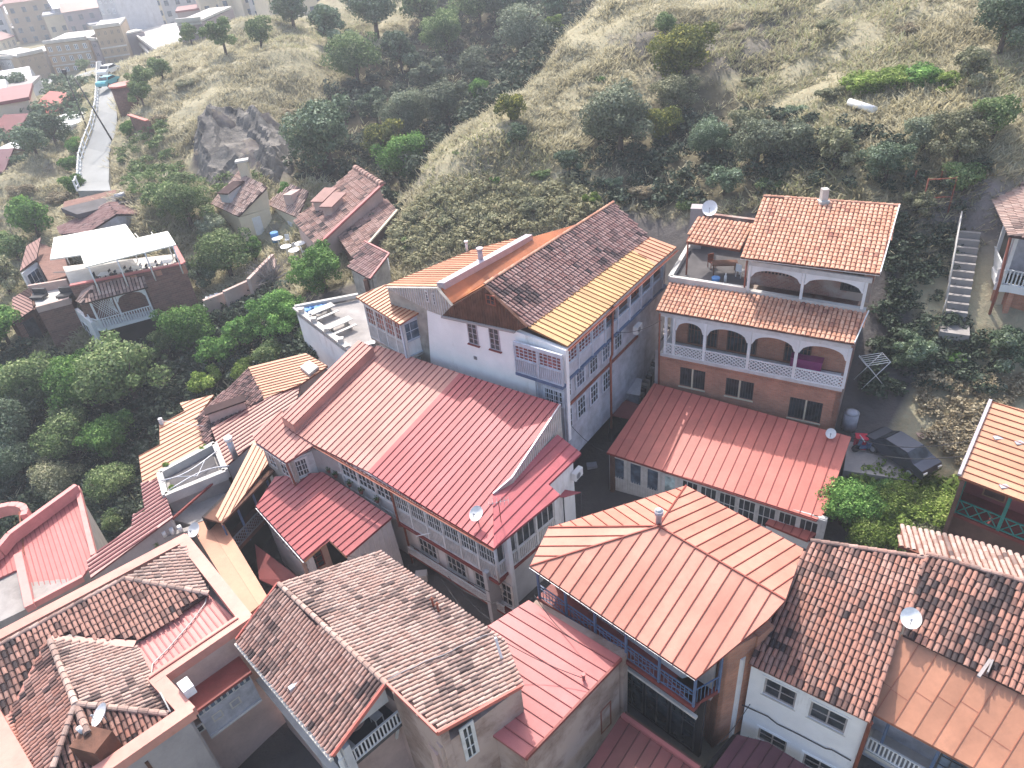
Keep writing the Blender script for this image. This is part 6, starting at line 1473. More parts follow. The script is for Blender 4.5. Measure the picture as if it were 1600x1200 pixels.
# left lower wing with its own terrace
ZR = 5.0
r = [P(x, y, ZR) for x, y in ((24, 505), (60, 488), (112, 474), (146, 512), (150, 500), (110, 448), (50, 458), (20, 466))]
mb = MB(); mb.prism([r[1], r[2], r[5], r[6]], Vector((0, 0, -7))); obj('wall', mb, M_['old_brick'], h)
mb = MB(); mb.prism([p + Vector((0, 0, .02)) for p in (r[1], r[2], r[5], r[6])], Vector((0, 0, -.02))); obj('terrace_floor', mb, M_['pale_concrete'], h)
mb = MB(); mb.bar(r[1] + Vector((0, 0, .3)), r[2] + Vector((0, 0, .3)), .3, .6); mb.bar(r[6] + Vector((0, 0, .3)), r[5] + Vector((0, 0, .3)), .3, 1.1); obj('parapet', mb, M_['warm_plaster'], h)
wcur = Wall(h, P(112, 474, ZR), P(146, 514, zfl_), -1, ZR - .6, M_['white_paint'], .3)
wcur.win(.6, 2.4, 1.6, 3.4, 2, 2, M_['white_paint'], G, d=.05)
for k, (x, y) in enumerate(((63, 466), (104, 464), (96, 440))):
    p = P(x, y, ZR + .02) ; t = thing('lounge_set', ['dark lounge chair on the left of the pale lower terrace', 'dark lounge chair on the right of the pale lower terrace', 'dark seat heaped behind the pale lower terrace'][k], 'lounge chair', p)
    mb = MB(); mb.box(p + Vector((-.7, -.5, .15)), (1.3, -.2, 0), (.2, .9, 0), (0, 0, .25)); obj('seat', mb, M_['dark_metal'], t); mb = MB(); mb.box(p + Vector((-.6, .3, .4)), (1.3, -.2, 0), (.05, .2, 0), (0, 0, .5)); obj('backrest', mb, M_['dark_metal'], t)
    mb = MB(); [mb.box(p + Vector((dx, dy, 0)), (.07, 0, 0), (0, .07, 0), (0, 0, .16)) for dx in (-.6, .5) for dy in (-.4, .3)]; obj('leg', mb, M_['dark_metal'], t)
def plain_roof(h, pts, m, sm, sp=.5, drop=-6, wm=None, inset=.05, down=None, thick=.12, **k):
    pl = Plane(*pts[:3]); R = Roof(h, pts, pl, sm, thick, down=down).seams(m, sm, sp, **k)
    if wm: massing(h, [p - Vector((0, 0, .14)) for p in R.P], drop, wm, inset)
    return R
mat('brown_tile_sheet', (.30, .17, .15), .7, .15, .8)
B_, BS = M_['brown_tile_sheet'], M_['tile_bed']
plain_roof(h, [P(31, 424, 6.2), P(57, 404, 6.5), P(64, 371, 7.3), P(42, 386, 7.0)], B_, BS, .35)
wg_ = Wall(h, P(35, 427, 6.0), P(57, 407, 6.2), 2, 6.0, M_['white_paint'], .2); wg_.win(.3, wg_.L - .3, 3.3, 5.6, 3, 2, WP, GB, d=.05)
massing(h, [P(35, 426, 5.9), P(57, 407, 5.9), P(76, 440, 5.9), P(110, 430, 5.9), P(100, 395, 5.9), P(62, 378, 5.9)], 0, M_['old_brick'], .03)
plain_roof(h, [P(19, 466, 5.6), P(20, 505, 4.8), P(52, 483, 4.9), P(46, 449, 5.7)], B_, BS, .35)
we = Wall(h, P(22, 506, 4.6), P(56, 487, 4.6), -1, 4.6, M_['dark_boards'], .2, inset=.3); we.win(.4, we.L - .3, 1.0, 4.2, 3, 3, M_['dark_metal'], G, d=.05)
massing(h, [P(22, 505, 4.6), P(52, 486, 4.6), P(70, 470, 4.6), P(48, 452, 4.6), P(21, 467, 4.6)], -1, M_['old_brick'], .04)
mb = MB(); e0 = P(50, 552, 1.2)
for i in range(4): mb.box(e0 + Vector((-3, -i * .4, -.2 * i)), (3.4, -1.2, 0), (0, .45, 0), (0, 0, .25))
solo('entry_steps', mb, M_['concrete'], 'shallow concrete steps before the dark glazed entry of the brick restaurant', 'steps', e0)
# back gable of the restaurant and the flat brick house behind
rd1, rd2 = P(170, 316, 9.5), P(182, 335, 9.5)
h2 = thing('rear_tile_house', 'small house with a brown tiled gable behind the cream canvas canopy', 'house', (*rd2.xy, 4))
SLa = Plane(rd1, rd2, P(90, 355, 7.6)); Roof(h2, [rd1, rd2, (140, 362), (95, 366), (90, 355)], SLa, M_['tile_bed']).tiles(M_['tile_brown'], .3, .45, dark=.2, seed=63)
SRa = Plane(rd1, rd2, P(221, 335, 8.4)); Roof(h2, [rd1, (207, 317), (221, 335), rd2], SRa, M_['tile_bed']).tiles(M_['tile_brown'], .3, .45, dark=.2, seed=64)
massing(h2, [SLa.px(92, 356), SLa.px(140, 360), rd2 - Vector((0, 0, .2)), SRa.px(219, 334) - Vector((0, 0, .2)), SRa.px(206, 318) - Vector((0, 0, .2))], 1, M_['blue_boards'], .03)
h2 = thing('flat_brick_house', 'flat roofed dark brick house with a long grey pipe on top, far left', 'house', (*P(150, 320, 7).xy, 3))
fq = [P(95, 325, 9.0), P(172, 305, 9.0), P(213, 297, 9.0), P(214, 312, 8.4), P(230, 330, 7), P(110, 352, 7)]
mb = MB(); mb.prism([P(95, 325, 9.2), P(213, 297, 9.2), P(222, 310, 9.2), P(120, 335, 9.2)], Vector((0, 0, -.5))); obj('roof', mb, M_['dark_paving'], h2)
mb = MB(); mb.prism([P(98, 327, 8.7), P(213, 299, 8.7), P(216, 288, 8.7), P(100, 315, 8.7)], Vector((0, 0, -7))); obj('wall', mb, M_['old_brick'], h2)
a = P(180, 309, 9.5); b_ = P(196, 304, 9.6); mb = MB(); mb.tube([a, b_], .35, 10); solo('roof_tank', mb, M_['grey_metal'], 'grey horizontal tank on the flat roof of the dark brick house', 'tank', a)

# ------------------------------------------------------------------ cream and brick houses below the ravine
def tile_slope(h, pts, pl, m, dark, seed, **k): return Roof(h, pts, pl, M_['tile_bed']).tiles(m, .3, .5, dark=dark, seed=seed, **k)
h = thing('cream_house', 'cream gabled house with white garage doors, a dormer and chimney', 'house', (*P(385, 335, 7).xy, 4))
C1 = Plane(P(330, 318, 8.6), P(373, 338, 8.4), P(418, 293, 10.4)); tile_slope(h, [(330, 318), (373, 338), (418, 292), (388, 278), (376, 264)], C1, M_['tile_pale'], .45, 71)
cw = Wall(h, P(373, 340, 8.2), P(421, 326, 8.2), 3, 8.2, M_['cream_plaster'], .3); cw.poly([(374, 338), (417, 294), (422, 326)], M_['cream_plaster'], name='gable_wall')
cw.winpx(393, 341, 414, 364, nx=2, ny=1, fm=M_['white_paint'], gm=M_['white_paint'], d=.05, name='garage_door')
cl_ = Wall(h, P(332, 320, 8.3), P(373, 340, 8.2), 3, 8.2, M_['cream_plaster'], .3, inset=.2); cl_.win(1.2, 2.2, 5.4, 7.2, 2, 2, WP, GB, d=.05); cl_.win(3.6, 4.5, 5.0, 7.2, 2, 2, WP, GB, d=.05)
massing(h, [C1.px(334, 318), C1.px(373, 337), P(421, 325, 8.2), P(412, 297, 8.2), P(385, 275, 8.2)], 3, M_['cream_plaster'], .05)
dr = C1.px(362, 306); mb = MB(); mb.box(dr + Vector((-.9, -.8, -.3)), (1.0, -.45, 0), (1.0, 1.7, 0), (0, 0, 1.1)); obj('dormer', mb, M_['old_white_plaster'], h)
mb = MB(); mb.prism([dr + Vector((-1.1, -1.0, .78)), dr + Vector((.2, -1.5, .78)), dr + Vector((1.5, .8, 1.15)), dr + Vector((.2, 1.3, 1.15))], Vector((0, 0, -.12))); obj('dormer_roof', mb, M_['tile_bed'], h)
c_ = C1.px(384, 272); mb = MB(); mb.box(c_ + Vector((-.5, -.3, -.5)), (1, 0, 0), (0, .6, 0), (0, 0, 1.8)); obj('chimney', mb, M_['cream_plaster'], h); mb = MB(); mb.box(c_ + Vector((-.65, -.45, 1.3)), (1.3, .3, 0), (-.1, .9, 0), (0, 0, .2)); obj('chimney_cap', mb, M_['pale_concrete'], h)
h = thing('narrow_cream_house', 'narrow cream house with two white doors squeezed between two tiled houses', 'house', (*P(445, 340, 7).xy, 4))
C2 = Plane(P(417, 319, 8.3), P(465, 340, 8.0), P(455, 288, 9.8)); tile_slope(h, [(416, 318), (466, 340), (482, 300), (455, 287)], C2, M_['tile_pale'], .5, 72)
cw = Wall(h, P(420, 322, 8.1), P(465, 342, 8.0), 3, 7.95, M_['cream_plaster'], .3, inset=.3)
cw.win(1.0, 1.9, 5.0, 7.0, 2, 2, WP, GB, d=.05); cw.win(2.8, 3.7, 4.6, 7.0, 1, 1, WP, M_['white_paint'], d=.05, name='door'); cw.win(4.6, 5.4, 4.8, 7.0, 2, 2, WP, GB, d=.05)
massing(h, [P(421, 321, 7.9), P(464, 340, 7.9), P(478, 305, 7.9), P(455, 290, 7.9)], 3, M_['cream_plaster'], .05)
dr = C2.px(456, 312); mb = MB(); mb.box(dr + Vector((-.6, -.6, -.3)), (.9, -.25, 0), (.7, 1.5, 0), (0, 0, 1.1)); obj('dormer', mb, M_['warm_plaster'], h)
h = thing('double_dormer_house', 'big tiled house with two dormers and a long ridge below the ravine trees', 'house', (*P(530, 340, 7).xy, 4))
C3 = Plane(P(460, 345, 8.6), P(496, 384, 8.4), P(598, 289, 11.3)); tile_slope(h, [(459, 345), (496, 385), (598, 289), (555, 262)], C3, M_['tile_pinkish'], .52, 73)
ridge_cap(h, C3.px(555, 262), C3.px(598, 289), M_['tile_pinkish'], .35, .6, dark=.1)
strip(h, [C3.px(496, 385) + Vector((0, 0, .08)), C3.px(598, 289) + Vector((0, 0, .08))], .3, .16, M_['rose_roof'], 'verge_board')
cw = Wall(h, P(460, 347, 8.4), P(496, 387, 8.3), 3, 8.3, M_['cream_plaster'], .3, inset=.3); 
for k in range(3): cw.win(.8 + k * 1.9, 1.6 + k * 1.9, 5.6, 7.4, 2, 2, WP, GB, d=.05)
massing(h, [C3.px(*q) - Vector((0, 0, .2)) for q in ((461, 345), (496, 383), (596, 289), (555, 264))], 3, M_['warm_plaster'], .03)
for k, (x, y) in enumerate(((503, 322), (517, 330))):
    dr = C3.px(x, y); mb = MB(); mb.box(dr + Vector((-.6, -.6, -.3)), (.9, -.3, 0), (1.0, 1.5, 0), (0, 0, 1.2)); obj('dormer', mb, M_['warm_plaster'], h)
    mb = MB(); mb.prism([dr + Vector((-.8, -.85, .88)), dr + Vector((.45, -1.25, .88)), dr + Vector((1.7, .8, 1.4)), dr + Vector((.4, 1.2, 1.4))], Vector((0, 0, -.12))); obj('dormer_roof', mb, mat('brown_tile_sheet', (.30, .17, .15), .7, .15, .8), h)
h = thing('lower_tile_house', 'lower tiled house in front of the double dormer house', 'house', (*P(570, 350, 7).xy, 4))
C4 = Plane(P(524, 363, 8.3), P(551, 402, 8.0), P(621, 329, 9.6)); tile_slope(h, [(524, 363), (551, 403), (577, 380), (621, 329), (593, 302)], C4, M_['tile_pinkish'], .45, 74)
strip(h, [C4.px(524, 363), C4.px(593, 302)], .25, .14, M_['tile_bed'], 'verge_board'); strip(h, [C4.px(577, 380) + Vector((0, 0, .06)), C4.px(621, 329) + Vector((0, 0, .06))], .2, .14, M_['cream_plaster'], 'verge_board')
cw = Wall(h, P(526, 366, 8.0), P(551, 404, 7.9), 3, 7.9, M_['blue_boards'], .3, inset=.3); cw.win(.8, 1.6, 5.6, 7.2, 2, 3, WP, GB, d=.05); cw.win(2.8, 3.6, 5.6, 7.2, 2, 3, WP, GB, d=.05)
massing(h, [C4.px(*q) - Vector((0, 0, .2)) for q in ((526, 364), (551, 400), (576, 379), (618, 330), (592, 305))], 3, M_['brown_inside'], .03)
h = thing('grid_tile_shed', 'small square shed with grid-like brown tiles and a white downpipe', 'shed', (*P(575, 420, 7).xy, 5))
C5 = Plane(P(544, 417, 8.4), P(578, 436, 8.4), P(608, 397, 9.2)); tile_slope(h, [(544, 417), (578, 436), (608, 397), (570, 378)], C5, M_['tile_brown'], .42, 75)
cw = Wall(h, P(546, 420, 8.2), P(578, 438, 8.2), 4, 8.2, M_['grey_boards'], .3, inset=.3); cw2 = Wall(h, P(578, 438, 8.2), P(607, 399, 8.2), 4, 8.2, M_['brown_inside'], .3, inset=.3)
cw2.win(.6, 1.5, 6.2, 7.6, 2, 2, PBW, GB, d=.05); cw2.win(2.4, 3.2, 5.6, 7.6, 2, 2, PBW, GB, d=.05)
strip(h, [C5.px(578, 436) + Vector((0, 0, .05)), C5.px(608, 397) + Vector((0, 0, .05)), C5.px(570, 378) + Vector((0, 0, .05))], .15, .12, M_['rose_roof'], 'verge_board')
pipe(h, [cw2.p(cw2.L, 8, .1), cw2.p(cw2.L, 4.6, .1)], .1, WP)
massing(h, [C5.px(*q) - Vector((0, 0, .2)) for q in ((547, 417), (578, 434), (605, 397), (570, 380))], 4, M_['grey_boards'], .04)
# stepped lilac retaining wall and the tall one
t = thing('stepped_wall', 'stepped lilac garden wall running below the cream houses', 'wall', P(360, 455, 4))
zz = 5.4
for i, (a, b_, z_) in enumerate((((318, 470), (350, 458), 5.2), ((350, 456), (390, 438), 5.7), ((390, 436), (428, 397), 6.3))):
    w_ = Wall(t, P(*a, z_), P(*b_, z_), 1, z_, M_['warm_plaster'], .35)
w_ = Wall(t, P(428, 397, 6.3), P(432, 425, 5.6), 1, 6.0, M_['warm_plaster'], .35)
t = thing('low_garden_wall', 'short brown garden wall at the right foot of the brick restaurant', 'wall', P(280, 510, 2))
Wall(t, P(263, 512, 3.2), P(295, 497, 3.4), 0, 3.3, M_['warm_plaster'], .3); Wall(t, P(295, 494, 3.9), P(312, 486, 3.9), 0, 3.9, M_['warm_plaster'], .3)
# yard clutter by the houses: cafe tables
for i, (x, y) in enumerate(((437, 385), (450, 398), (463, 405), (472, 392))):
    p = hit(x, y); t = thing('cafe_table', ['white café table furthest left in the yard below the narrow cream house', 'white café table in the middle of the cluttered yard', 'white café table nearest the round tree in the yard', 'white café table beside the big tiled house wall'][i], 'table', p)
    mb = MB(); mb.tube([p + Vector((0, 0, .72)), p + Vector((0, 0, .77))], .55, 12); obj('tabletop', mb, M_['white_paint'], t); mb = MB(); mb.tube([p - Vector((0, 0, .3)), p + Vector((0, 0, .72))], .06, 6); obj('leg', mb, M_['white_paint'], t)
    chair(p + Vector((.9, .1, 0)), M_['white_paint'], ['first', 'second', 'third', 'fourth'][i] + ' white chair from the left in the yard below the cream houses', 'chairs in the yard', rot=i)
p = hit(432, 378); mb = MB(); mb.tube([p, p + Vector((0, 0, 1.0))], .4, 12); solo('blue_barrel', mb, M_['bright_blue'], 'blue barrel in the shaded yard corner below the narrow cream house', 'barrel', p)
p = hit(355, 475); mb = MB(); r_ = random.Random(5)
for i in range(26): q = p + Vector((r_.uniform(-1.6, 1.6), r_.uniform(-.8, .8), r_.uniform(0, .4))); mb.prism([q + Vector((r_.uniform(-.5, -.2), r_.uniform(-.4, -.1), .2)), q + Vector((.4, r_.uniform(-.3, 0), .3)), q + Vector((.35, .35, .2)), q + Vector((-.35, .3, .35))], Vector((0, 0, -.25)))
solo('white_rubbish', mb, M_['white_paint'], 'heap of white plastic sheeting below the stepped lilac wall', 'heap', p)

# ------------------------------------------------------------------ right edge: balustraded house, outdoor steps, orange roof with green posts
h = thing('balustrade_house', 'house at the upper right edge with a white balustraded gallery and brown tiles', 'house', (*P(1575, 430, 11).xy, 8))
ZG = 14.0
Gp = Plane(P(1537, 279, ZG), P(1578, 368, ZG), P(1640, 265, ZG + 1.6))
Roof(h, [(1536, 278), (1578, 368), (1700, 385), (1700, 255)], Gp, M_['tile_bed'], down=Gp.px(1537, 300) - Gp.px(1600, 290)).tiles(M_['tile_pale'], .22, .5, dark=.45, seed=81)
wg = Wall(h, P(1537, 281, ZG - .1), P(1578, 369, ZG - .1), 0, 0, build=False, inset=.35)
zfl2 = wg.px(1552, 470)[1]; zfl2 = max(ZG - 3.4, min(ZG - 2.8, zfl2))
for i in range(4): u = wg.L * (.03 + i * .31); wg.slab(u, u + .2, zfl2, ZG - .15, M_['white_paint'], -.22, -.02, 'column')
for i in range(3): u = wg.L * (.03 + i * .31); arch(wg, u + .22, u + wg.L * .31 - .02, ZG - .95, ZG - .15, M_['white_paint'], d=-.05)
balustrade(h, wg, 0, wg.L, zfl2, 1.0, M_['white_paint'], sp=.14, bw=.09); wg.slab(0, wg.L, zfl2 - .5, zfl2, M_['white_paint'], -2.4, .1, 'gallery_floor')
wgf = Wall(h, P(1578, 369, ZG - .1), P(1700, 388, ZG - .1), 0, 0, build=False, inset=.35)
balustrade(h, wgf, 0, wgf.L, zfl2, 1.0, M_['white_paint'], sp=.2, bw=.09); wgf.slab(0, wgf.L, zfl2 - .5, zfl2, M_['white_paint'], -2.4, .1, 'gallery_floor'); wgf.slab(.1, wgf.L, zfl2, ZG - .1, M_['blue_boards'], -1.8, -1.6, 'wall')
for i in range(3): wgf.slab(i * 2.4, i * 2.4 + .2, zfl2, ZG - .15, M_['white_paint'], -.22, -.02, 'column')
Wall(h, wg.p(0, 0, -2.0), wg.p(wg.L + .5, 0, -2.0), 4, ZG - .1, M_['old_white_plaster'], .2); Wall(h, wgf.p(0, 0, -.4), wgf.p(wgf.L, 0, -.4), 3, zfl2 - .5, M_['red_brick'], .3); Wall(h, wg.p(0, 0, -.6), wg.p(wg.L, 0, -.6), 3, zfl2 - .5, M_['red_brick'], .3)
for i in range(2): arch(wg, .5 + i * wg.L * .48, .3 + (i + 1) * wg.L * .46, zfl2 - 3.2, zfl2 - .7, M_['cream_plaster'], d=-.2, t=.3, name='arch')
pipe(h, [P(1579, 371, ZG - .1), wg.p(wg.L, zfl2, .1), wg.p(wg.L, 5, .1)], .09, M_['rust_pipe'])
massing(h, [wg.p(.1, ZG - .3, -2.1), wg.p(wg.L, ZG - .3, -2.1), wgf.p(2, ZG - .3, -2), wgf.p(wgf.L, ZG - .3, -2), wgf.p(wgf.L, ZG - .3, -7), wg.p(.1, ZG - .3, -11)], 4, M_['old_white_plaster'])
t = thing('garden_steps', 'pale concrete steps climbing the slope left of the balustraded house', 'stairs', P(1490, 500, 7.6))
sA, sB = hit(1490, 503), hit(1508, 385); sA.z += .5; sB.z += .9; dv = Vector((sB.x - sA.x, sB.y - sA.y, 0)); un = dv.normalized(); cr = Vector((un.y, -un.x, 0)); n_ = 11
for i in range(n_): p = sA + dv * (i / n_) + Vector((0, 0, (sB.z - sA.z) * i / n_)); mb = MB(); mb.box(p - cr * .6 - Vector((0, 0, .9)), cr * 1.25, dv / n_ * .62, Vector((0, 0, 1.1))); obj('step', mb, M_['concrete'], t)
mb = MB(); mb.box(sA - cr * .8 - un * 1.6 - Vector((0, 0, 1.0)), cr * 1.7, un * 1.5, Vector((0, 0, .5))); obj('landing', mb, M_['concrete'], t)
mb = MB(); o_ = -cr * .75 + Vector((0, 0, 1.1)); mb.tube([sA + o_, sB + o_], .05, 6); mb.tube([sA + o_ - Vector((0, 0, .5)), sB + o_ - Vector((0, 0, .5))], .03, 6)
for i in range(6): p = sA.lerp(sB, i / 5) - cr * .75; mb.tube([p - Vector((0, 0, .3)), p + Vector((0, 0, 1.1))], .04, 6)
obj('handrail', mb, M_['pale_concrete'], t)
h = thing('green_post_house', 'house at the right edge with an orange metal roof on green gallery posts', 'house', (*P(1570, 740, 5).xy, 2))
ZN = 7.6
Np2 = Plane(P(1498, 744, ZN), P(1600, 783, ZN), P(1547, 627, ZN + 1.3))
Roof(h, [(1498, 744), (1700, 821), (1720, 672), (1547, 627)], Np2, M_['orange_roof_seam'], down=Np2.px(1522, 685) - Np2.px(1600, 712)).seams(M_['orange_roof'], M_['orange_roof_seam'], .42)
strip(h, [Np2.px(1498, 744) + Vector((0, 0, .08)), Np2.px(1547, 627) + Vector((0, 0, .08))], .16, .16, M_['lilac_metal'], 'verge_board')
mb = MB()
for x, y in ((1560, 684), (1594, 692), (1570, 760)): c_ = Np2.px(x, y) + Np2.n * .03; mb.prism([c_ + Vector((-.25, -.12, 0)), c_ + Vector((.25, -.15, 0)), c_ + Vector((.25, .12, .03)), c_ + Vector((-.25, .12, .03))], Vector((0, 0, -.02)))
obj('roof_patch', mb, M_['zinc'], h)
wn_ = Wall(h, P(1500, 746, ZN - .1), P(1700, 823, ZN - .1), 0, 0, build=False, inset=.5)
zr_ = wn_.px(1506, 812)[1]; zr_ = max(ZN - 2.9, zr_)
for i in range(5): u = .1 + i * 2.1; wn_.slab(u, u + .16, zr_, ZN - .1, M_['green_paint'], -.16, 0, 'post'); wn_.slab(u - .001, u + .8, ZN - .3, ZN - .11, M_['green_paint'], -.1, -.02, 'brace')
for i in range(4):
    u = .27 + i * 2.1; mb = MB(); e = u + 1.92
    mb.bar(wn_.p(u, zr_ + .95, -.05), wn_.p(e, zr_ + .95, -.05), .08, .06); mb.bar(wn_.p(u, zr_ + .1, -.05), wn_.p(e, zr_ + .1, -.05), .08, .06)
    for k in range(3): a_ = u + .64 * k; mb.bar(wn_.p(a_, zr_ + .1, -.05), wn_.p(a_ + .64, zr_ + .95, -.05), .05, .05); mb.bar(wn_.p(a_ + .64, zr_ + .1, -.07), wn_.p(a_, zr_ + .95, -.07), .05, .05)
    obj('gallery_rail', mb, M_['green_paint'], h)
massing(h, [Vector((p.x, p.y, ZN - .4)) for p in (wn_.p(.3, 0, -2.3), wn_.p(wn_.L, 0, -2.3), Np2.px(1690, 690), Np2.px(1556, 640))], 1, M_['brown_inside'])
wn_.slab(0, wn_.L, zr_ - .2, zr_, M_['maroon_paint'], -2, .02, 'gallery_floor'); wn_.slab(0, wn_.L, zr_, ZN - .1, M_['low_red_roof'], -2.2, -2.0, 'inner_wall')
for i in range(3): wn_.win(.9 + i * 2.3, 2.0 + i * 2.3, zr_ + .3, ZN - .6, 1, 1, M_['orange_roof'], M_['brown_inside'], d=-1.92)
wn_.slab(0, wn_.L, 0, zr_ - .21, M_['brown_inside'], -1.8, -.3, 'wall'); Wall(h, Np2.px(1510, 746), Np2.px(1557, 632), 1, ZN - .3, M_['brown_inside'], .2)
# parked car and small things in the shaded yard
def car(base, rot, m, label):
    t = thing('parked_car', label, 'car', base); c, s = math.cos(rot), math.sin(rot); B = Vector(base)
    W = lambda x, y, z: B + Vector((x * c - y * s, x * s + y * c, z))
    prof = [(-2.1, .35), (-2.15, .75), (-1.9, .95), (-1.35, 1.0), (-.75, 1.42), (.75, 1.42), (1.4, 1.0), (2.0, .9), (2.12, .6), (2.1, .35)]
    mb = MB()
    for i in range(len(prof) - 1):
        (x0, z0), (x1, z1) = prof[i], prof[i + 1]; w0 = .82 - .16 * max(0, (z0 - .95) / .47); w1 = .82 - .16 * max(0, (z1 - .95) / .47)
        mb.quad(W(x0, -w0, z0), W(x0, w0, z0), W(x1, w1, z1), W(x1, -w1, z1), smooth=True)
    for sg in (-1, 1): mb.poly([W(x, sg * (.82 - .16 * max(0, (z - .95) / .47)), z) for x, z in prof])
    mb.quad(W(-2.1, -.8, .35), W(-2.1, .8, .35), W(2.1, .8, .35), W(2.1, -.8, .35)); obj('body', mb, m, t)
    for nm, (a, b_) in (('windscreen', ((.80, 1.41), (1.36, 1.03))), ('rear_window', ((-.80, 1.41), (-1.3, 1.04)))):
        mb = MB(); e = .015; mb.quad(W(a[0], -.62, a[1] + e), W(a[0], .62, a[1] + e), W(b_[0], .72, b_[1] + e), W(b_[0], -.72, b_[1] + e)); obj(nm, mb, G, t)
    for sg in (-1, 1):
        mb = MB(); mb.quad(W(-1.1, sg * .80, 1.04), W(1.15, sg * .80, 1.04), W(.7, sg * .69, 1.36), W(-.7, sg * .69, 1.36)); obj('side_window', mb, G, t)
        for x in (-1.3, 1.3):
            mb = MB(); mb.tube([W(x, sg * .66, .32), W(x, sg * .86, .32)], .32, 14); w = obj('wheel', mb, M_['dark_metal'], t); mb = MB(); mb.tube([W(x, sg * .865, .32), W(x, sg * .875, .32)], .18, 10); obj('rim', mb, M_['zinc'], w)
        mb = MB(); mb.box(W(2.03, sg * .6 - .15, .62), W(0, .3, 0) - W(0, 0, 0), W(.1, 0, 0) - W(0, 0, 0), (0, 0, .14)); obj('headlight', mb, M_['white_paint'], t)
    return t
mat('silver_paint', (.10, .11, .14), .25, .05, 1, metal=.6, bump=0)
yard = 3.6
mb = MB(); mb.prism([P(1325, 690, yard), P(1440, 690, yard), P(1432, 752, yard), P(1318, 735, yard)], Vector((0, 0, -.6))); solo('yard_slab', mb, M_['concrete'], 'raised grey concrete yard slab right of the coral roof', 'slab', P(1380, 715, yard - .6))
car(P(1405, 718, yard + .01), -1.15, MATS['silver_paint'], 'dark grey car parked on the shaded slab right of the coral roof')
p = P(1352, 705, yard); t = thing('motor_scooter', 'dark motor scooter parked on the shaded slab beside the coral roof', 'scooter', p)
mb = MB(); mb.tube([p + Vector((-.6, 0, .28)), p + Vector((-.6, .1, .28))], .27, 12); obj('wheel', mb, M_['dark_metal'], t); mb = MB(); mb.tube([p + Vector((.6, 0, .28)), p + Vector((.6, .1, .28))], .27, 12); obj('wheel', mb, M_['dark_metal'], t)
mb = MB(); mb.box(p + Vector((.0, -.12, .3)), (.75, 0, 0), (0, .3, 0), (0, 0, .4)); mb.bar(p + Vector((.0, .05, .35)), p + Vector((-.45, .05, .35)), .3, .12); mb.bar(p + Vector((-.5, .05, .3)), p + Vector((-.35, .05, 1.0)), .1, .2); obj('body', mb, M_['blue_paint'], t)
mb = MB(); mb.bar(p + Vector((.05, .05, .78)), p + Vector((.75, .05, .78)), .26, .12); obj('seat', mb, M_['dark_metal'], t); mb = MB(); mb.bar(p + Vector((-.35, -.3, 1.02)), p + Vector((-.35, .4, 1.02)), .05, .05); obj('handlebar', mb, M_['zinc'], t)
p = P(1335, 702, yard); mb = MB(); mb.box(p, (.6, -.2, 0), (.15, .5, 0), (0, 0, .8)); mb.box(p + Vector((-.04, -.04, .8)), (.68, -.2, 0), (.17, .58, 0), (0, 0, .07)); solo('red_bin', mb, mat('bright_red', (.55, .02, .06), .5), 'bright red lidded bin beside the corner of the coral roof', 'bin', p)
p = P(1326, 668, yard + .4); mb = MB(); mb.tube([p, p + Vector((0, 0, 1.2))], .45, 14); mb.tube([p + Vector((0, 0, 1.2)), p + Vector((0, 0, 1.32))], [.47, .2], 14); solo('water_tank', mb, M_['blue_boards'], 'grey blue water tank at the foot of the brick house corner', 'tank', p)
# fallen white pipe and thin frame on the hill at right
p = hit(1325, 173); q = hit(1365, 182); mb = MB(); mb.tube([p + Vector((0, 0, .5)), q + Vector((0, 0, .5))], .3, 8); solo('white_pipe', mb, M_['white_paint'], 'thick white pipe lying on the hillside below the bright vine bank', 'pipe', p)
p = hit(1455, 345); t = thing('post_frame', 'thin rusty frame of posts on the bare ground behind the brick house', 'frame', p)
for dx, dy in ((-.9, 0), (.9, -.2), (-.9, 1.6), (.9, 1.5)):
    mb = MB(); mb.tube([p + Vector((dx, dy, -.5)), p + Vector((dx, dy, 2.6))], .05, 6); obj('post', mb, M_['rust_pipe'], t)
mb = MB(); [mb.tube([p + Vector((-.9, 0, z)), p + Vector((.9, -.2, z))], .04, 6) for z in (1.2, 2.5)]; obj('crossbar', mb, M_['rust_pipe'], t)

# ------------------------------------------------------------------ the road, its fence and lamps, far left
def gl(px, py, o=0.0): q = hit(px, py); return q
RL = [(126, 310), (128, 290), (131, 262), (136, 235), (146, 205), (155, 178), (160, 150), (163, 130), (166, 116)]
RR = [(178, 310), (172, 290), (170, 262), (168, 235), (180, 205), (182, 178), (180, 150), (180, 130), (178, 114)]
mb = MB(); rl = [hit(*p) for p in RL]; rr = [hit(*p) for p in RR]
for i in range(len(RL)):
    z = (zt(rl[i].x, rl[i].y) + zt(rr[i].x, rr[i].y)) / 2 + .7; rl[i].z = rr[i].z = z
for i in range(len(RL) - 1): mb.prism([rl[i], rr[i], rr[i + 1], rl[i + 1]], Vector((0, 0, -2.5)))
o = obj('road', mb, M_['asphalt_pale']); o['kind'] = 'structure'
t = thing('road_fence', 'pale picket railing along the left edge of the hillside road', 'fence', rl[0])
for i in range(len(RL) - 1):
    a, b_ = rl[i] + Vector((0, 0, 1.1)), rl[i + 1] + Vector((0, 0, 1.1)); mb = MB(); mb.bar(a, b_, .12, .12); mb.bar(a - Vector((0, 0, .75)), b_ - Vector((0, 0, .75)), .09, .09); obj('rail', mb, M_['white_paint'], t)
    L_ = (b_ - a).length; n_ = max(2, int(L_ / 1.6))
    for k in range(min(n_, 14)):
        p = a.lerp(b_, k / n_); mb = MB(); mb.box(p - Vector((.08, .08, 1.15)), (.16, 0, 0), (0, .16, 0), (0, 0, 1.3)); obj('fence_post', mb, M_['white_paint'], t)
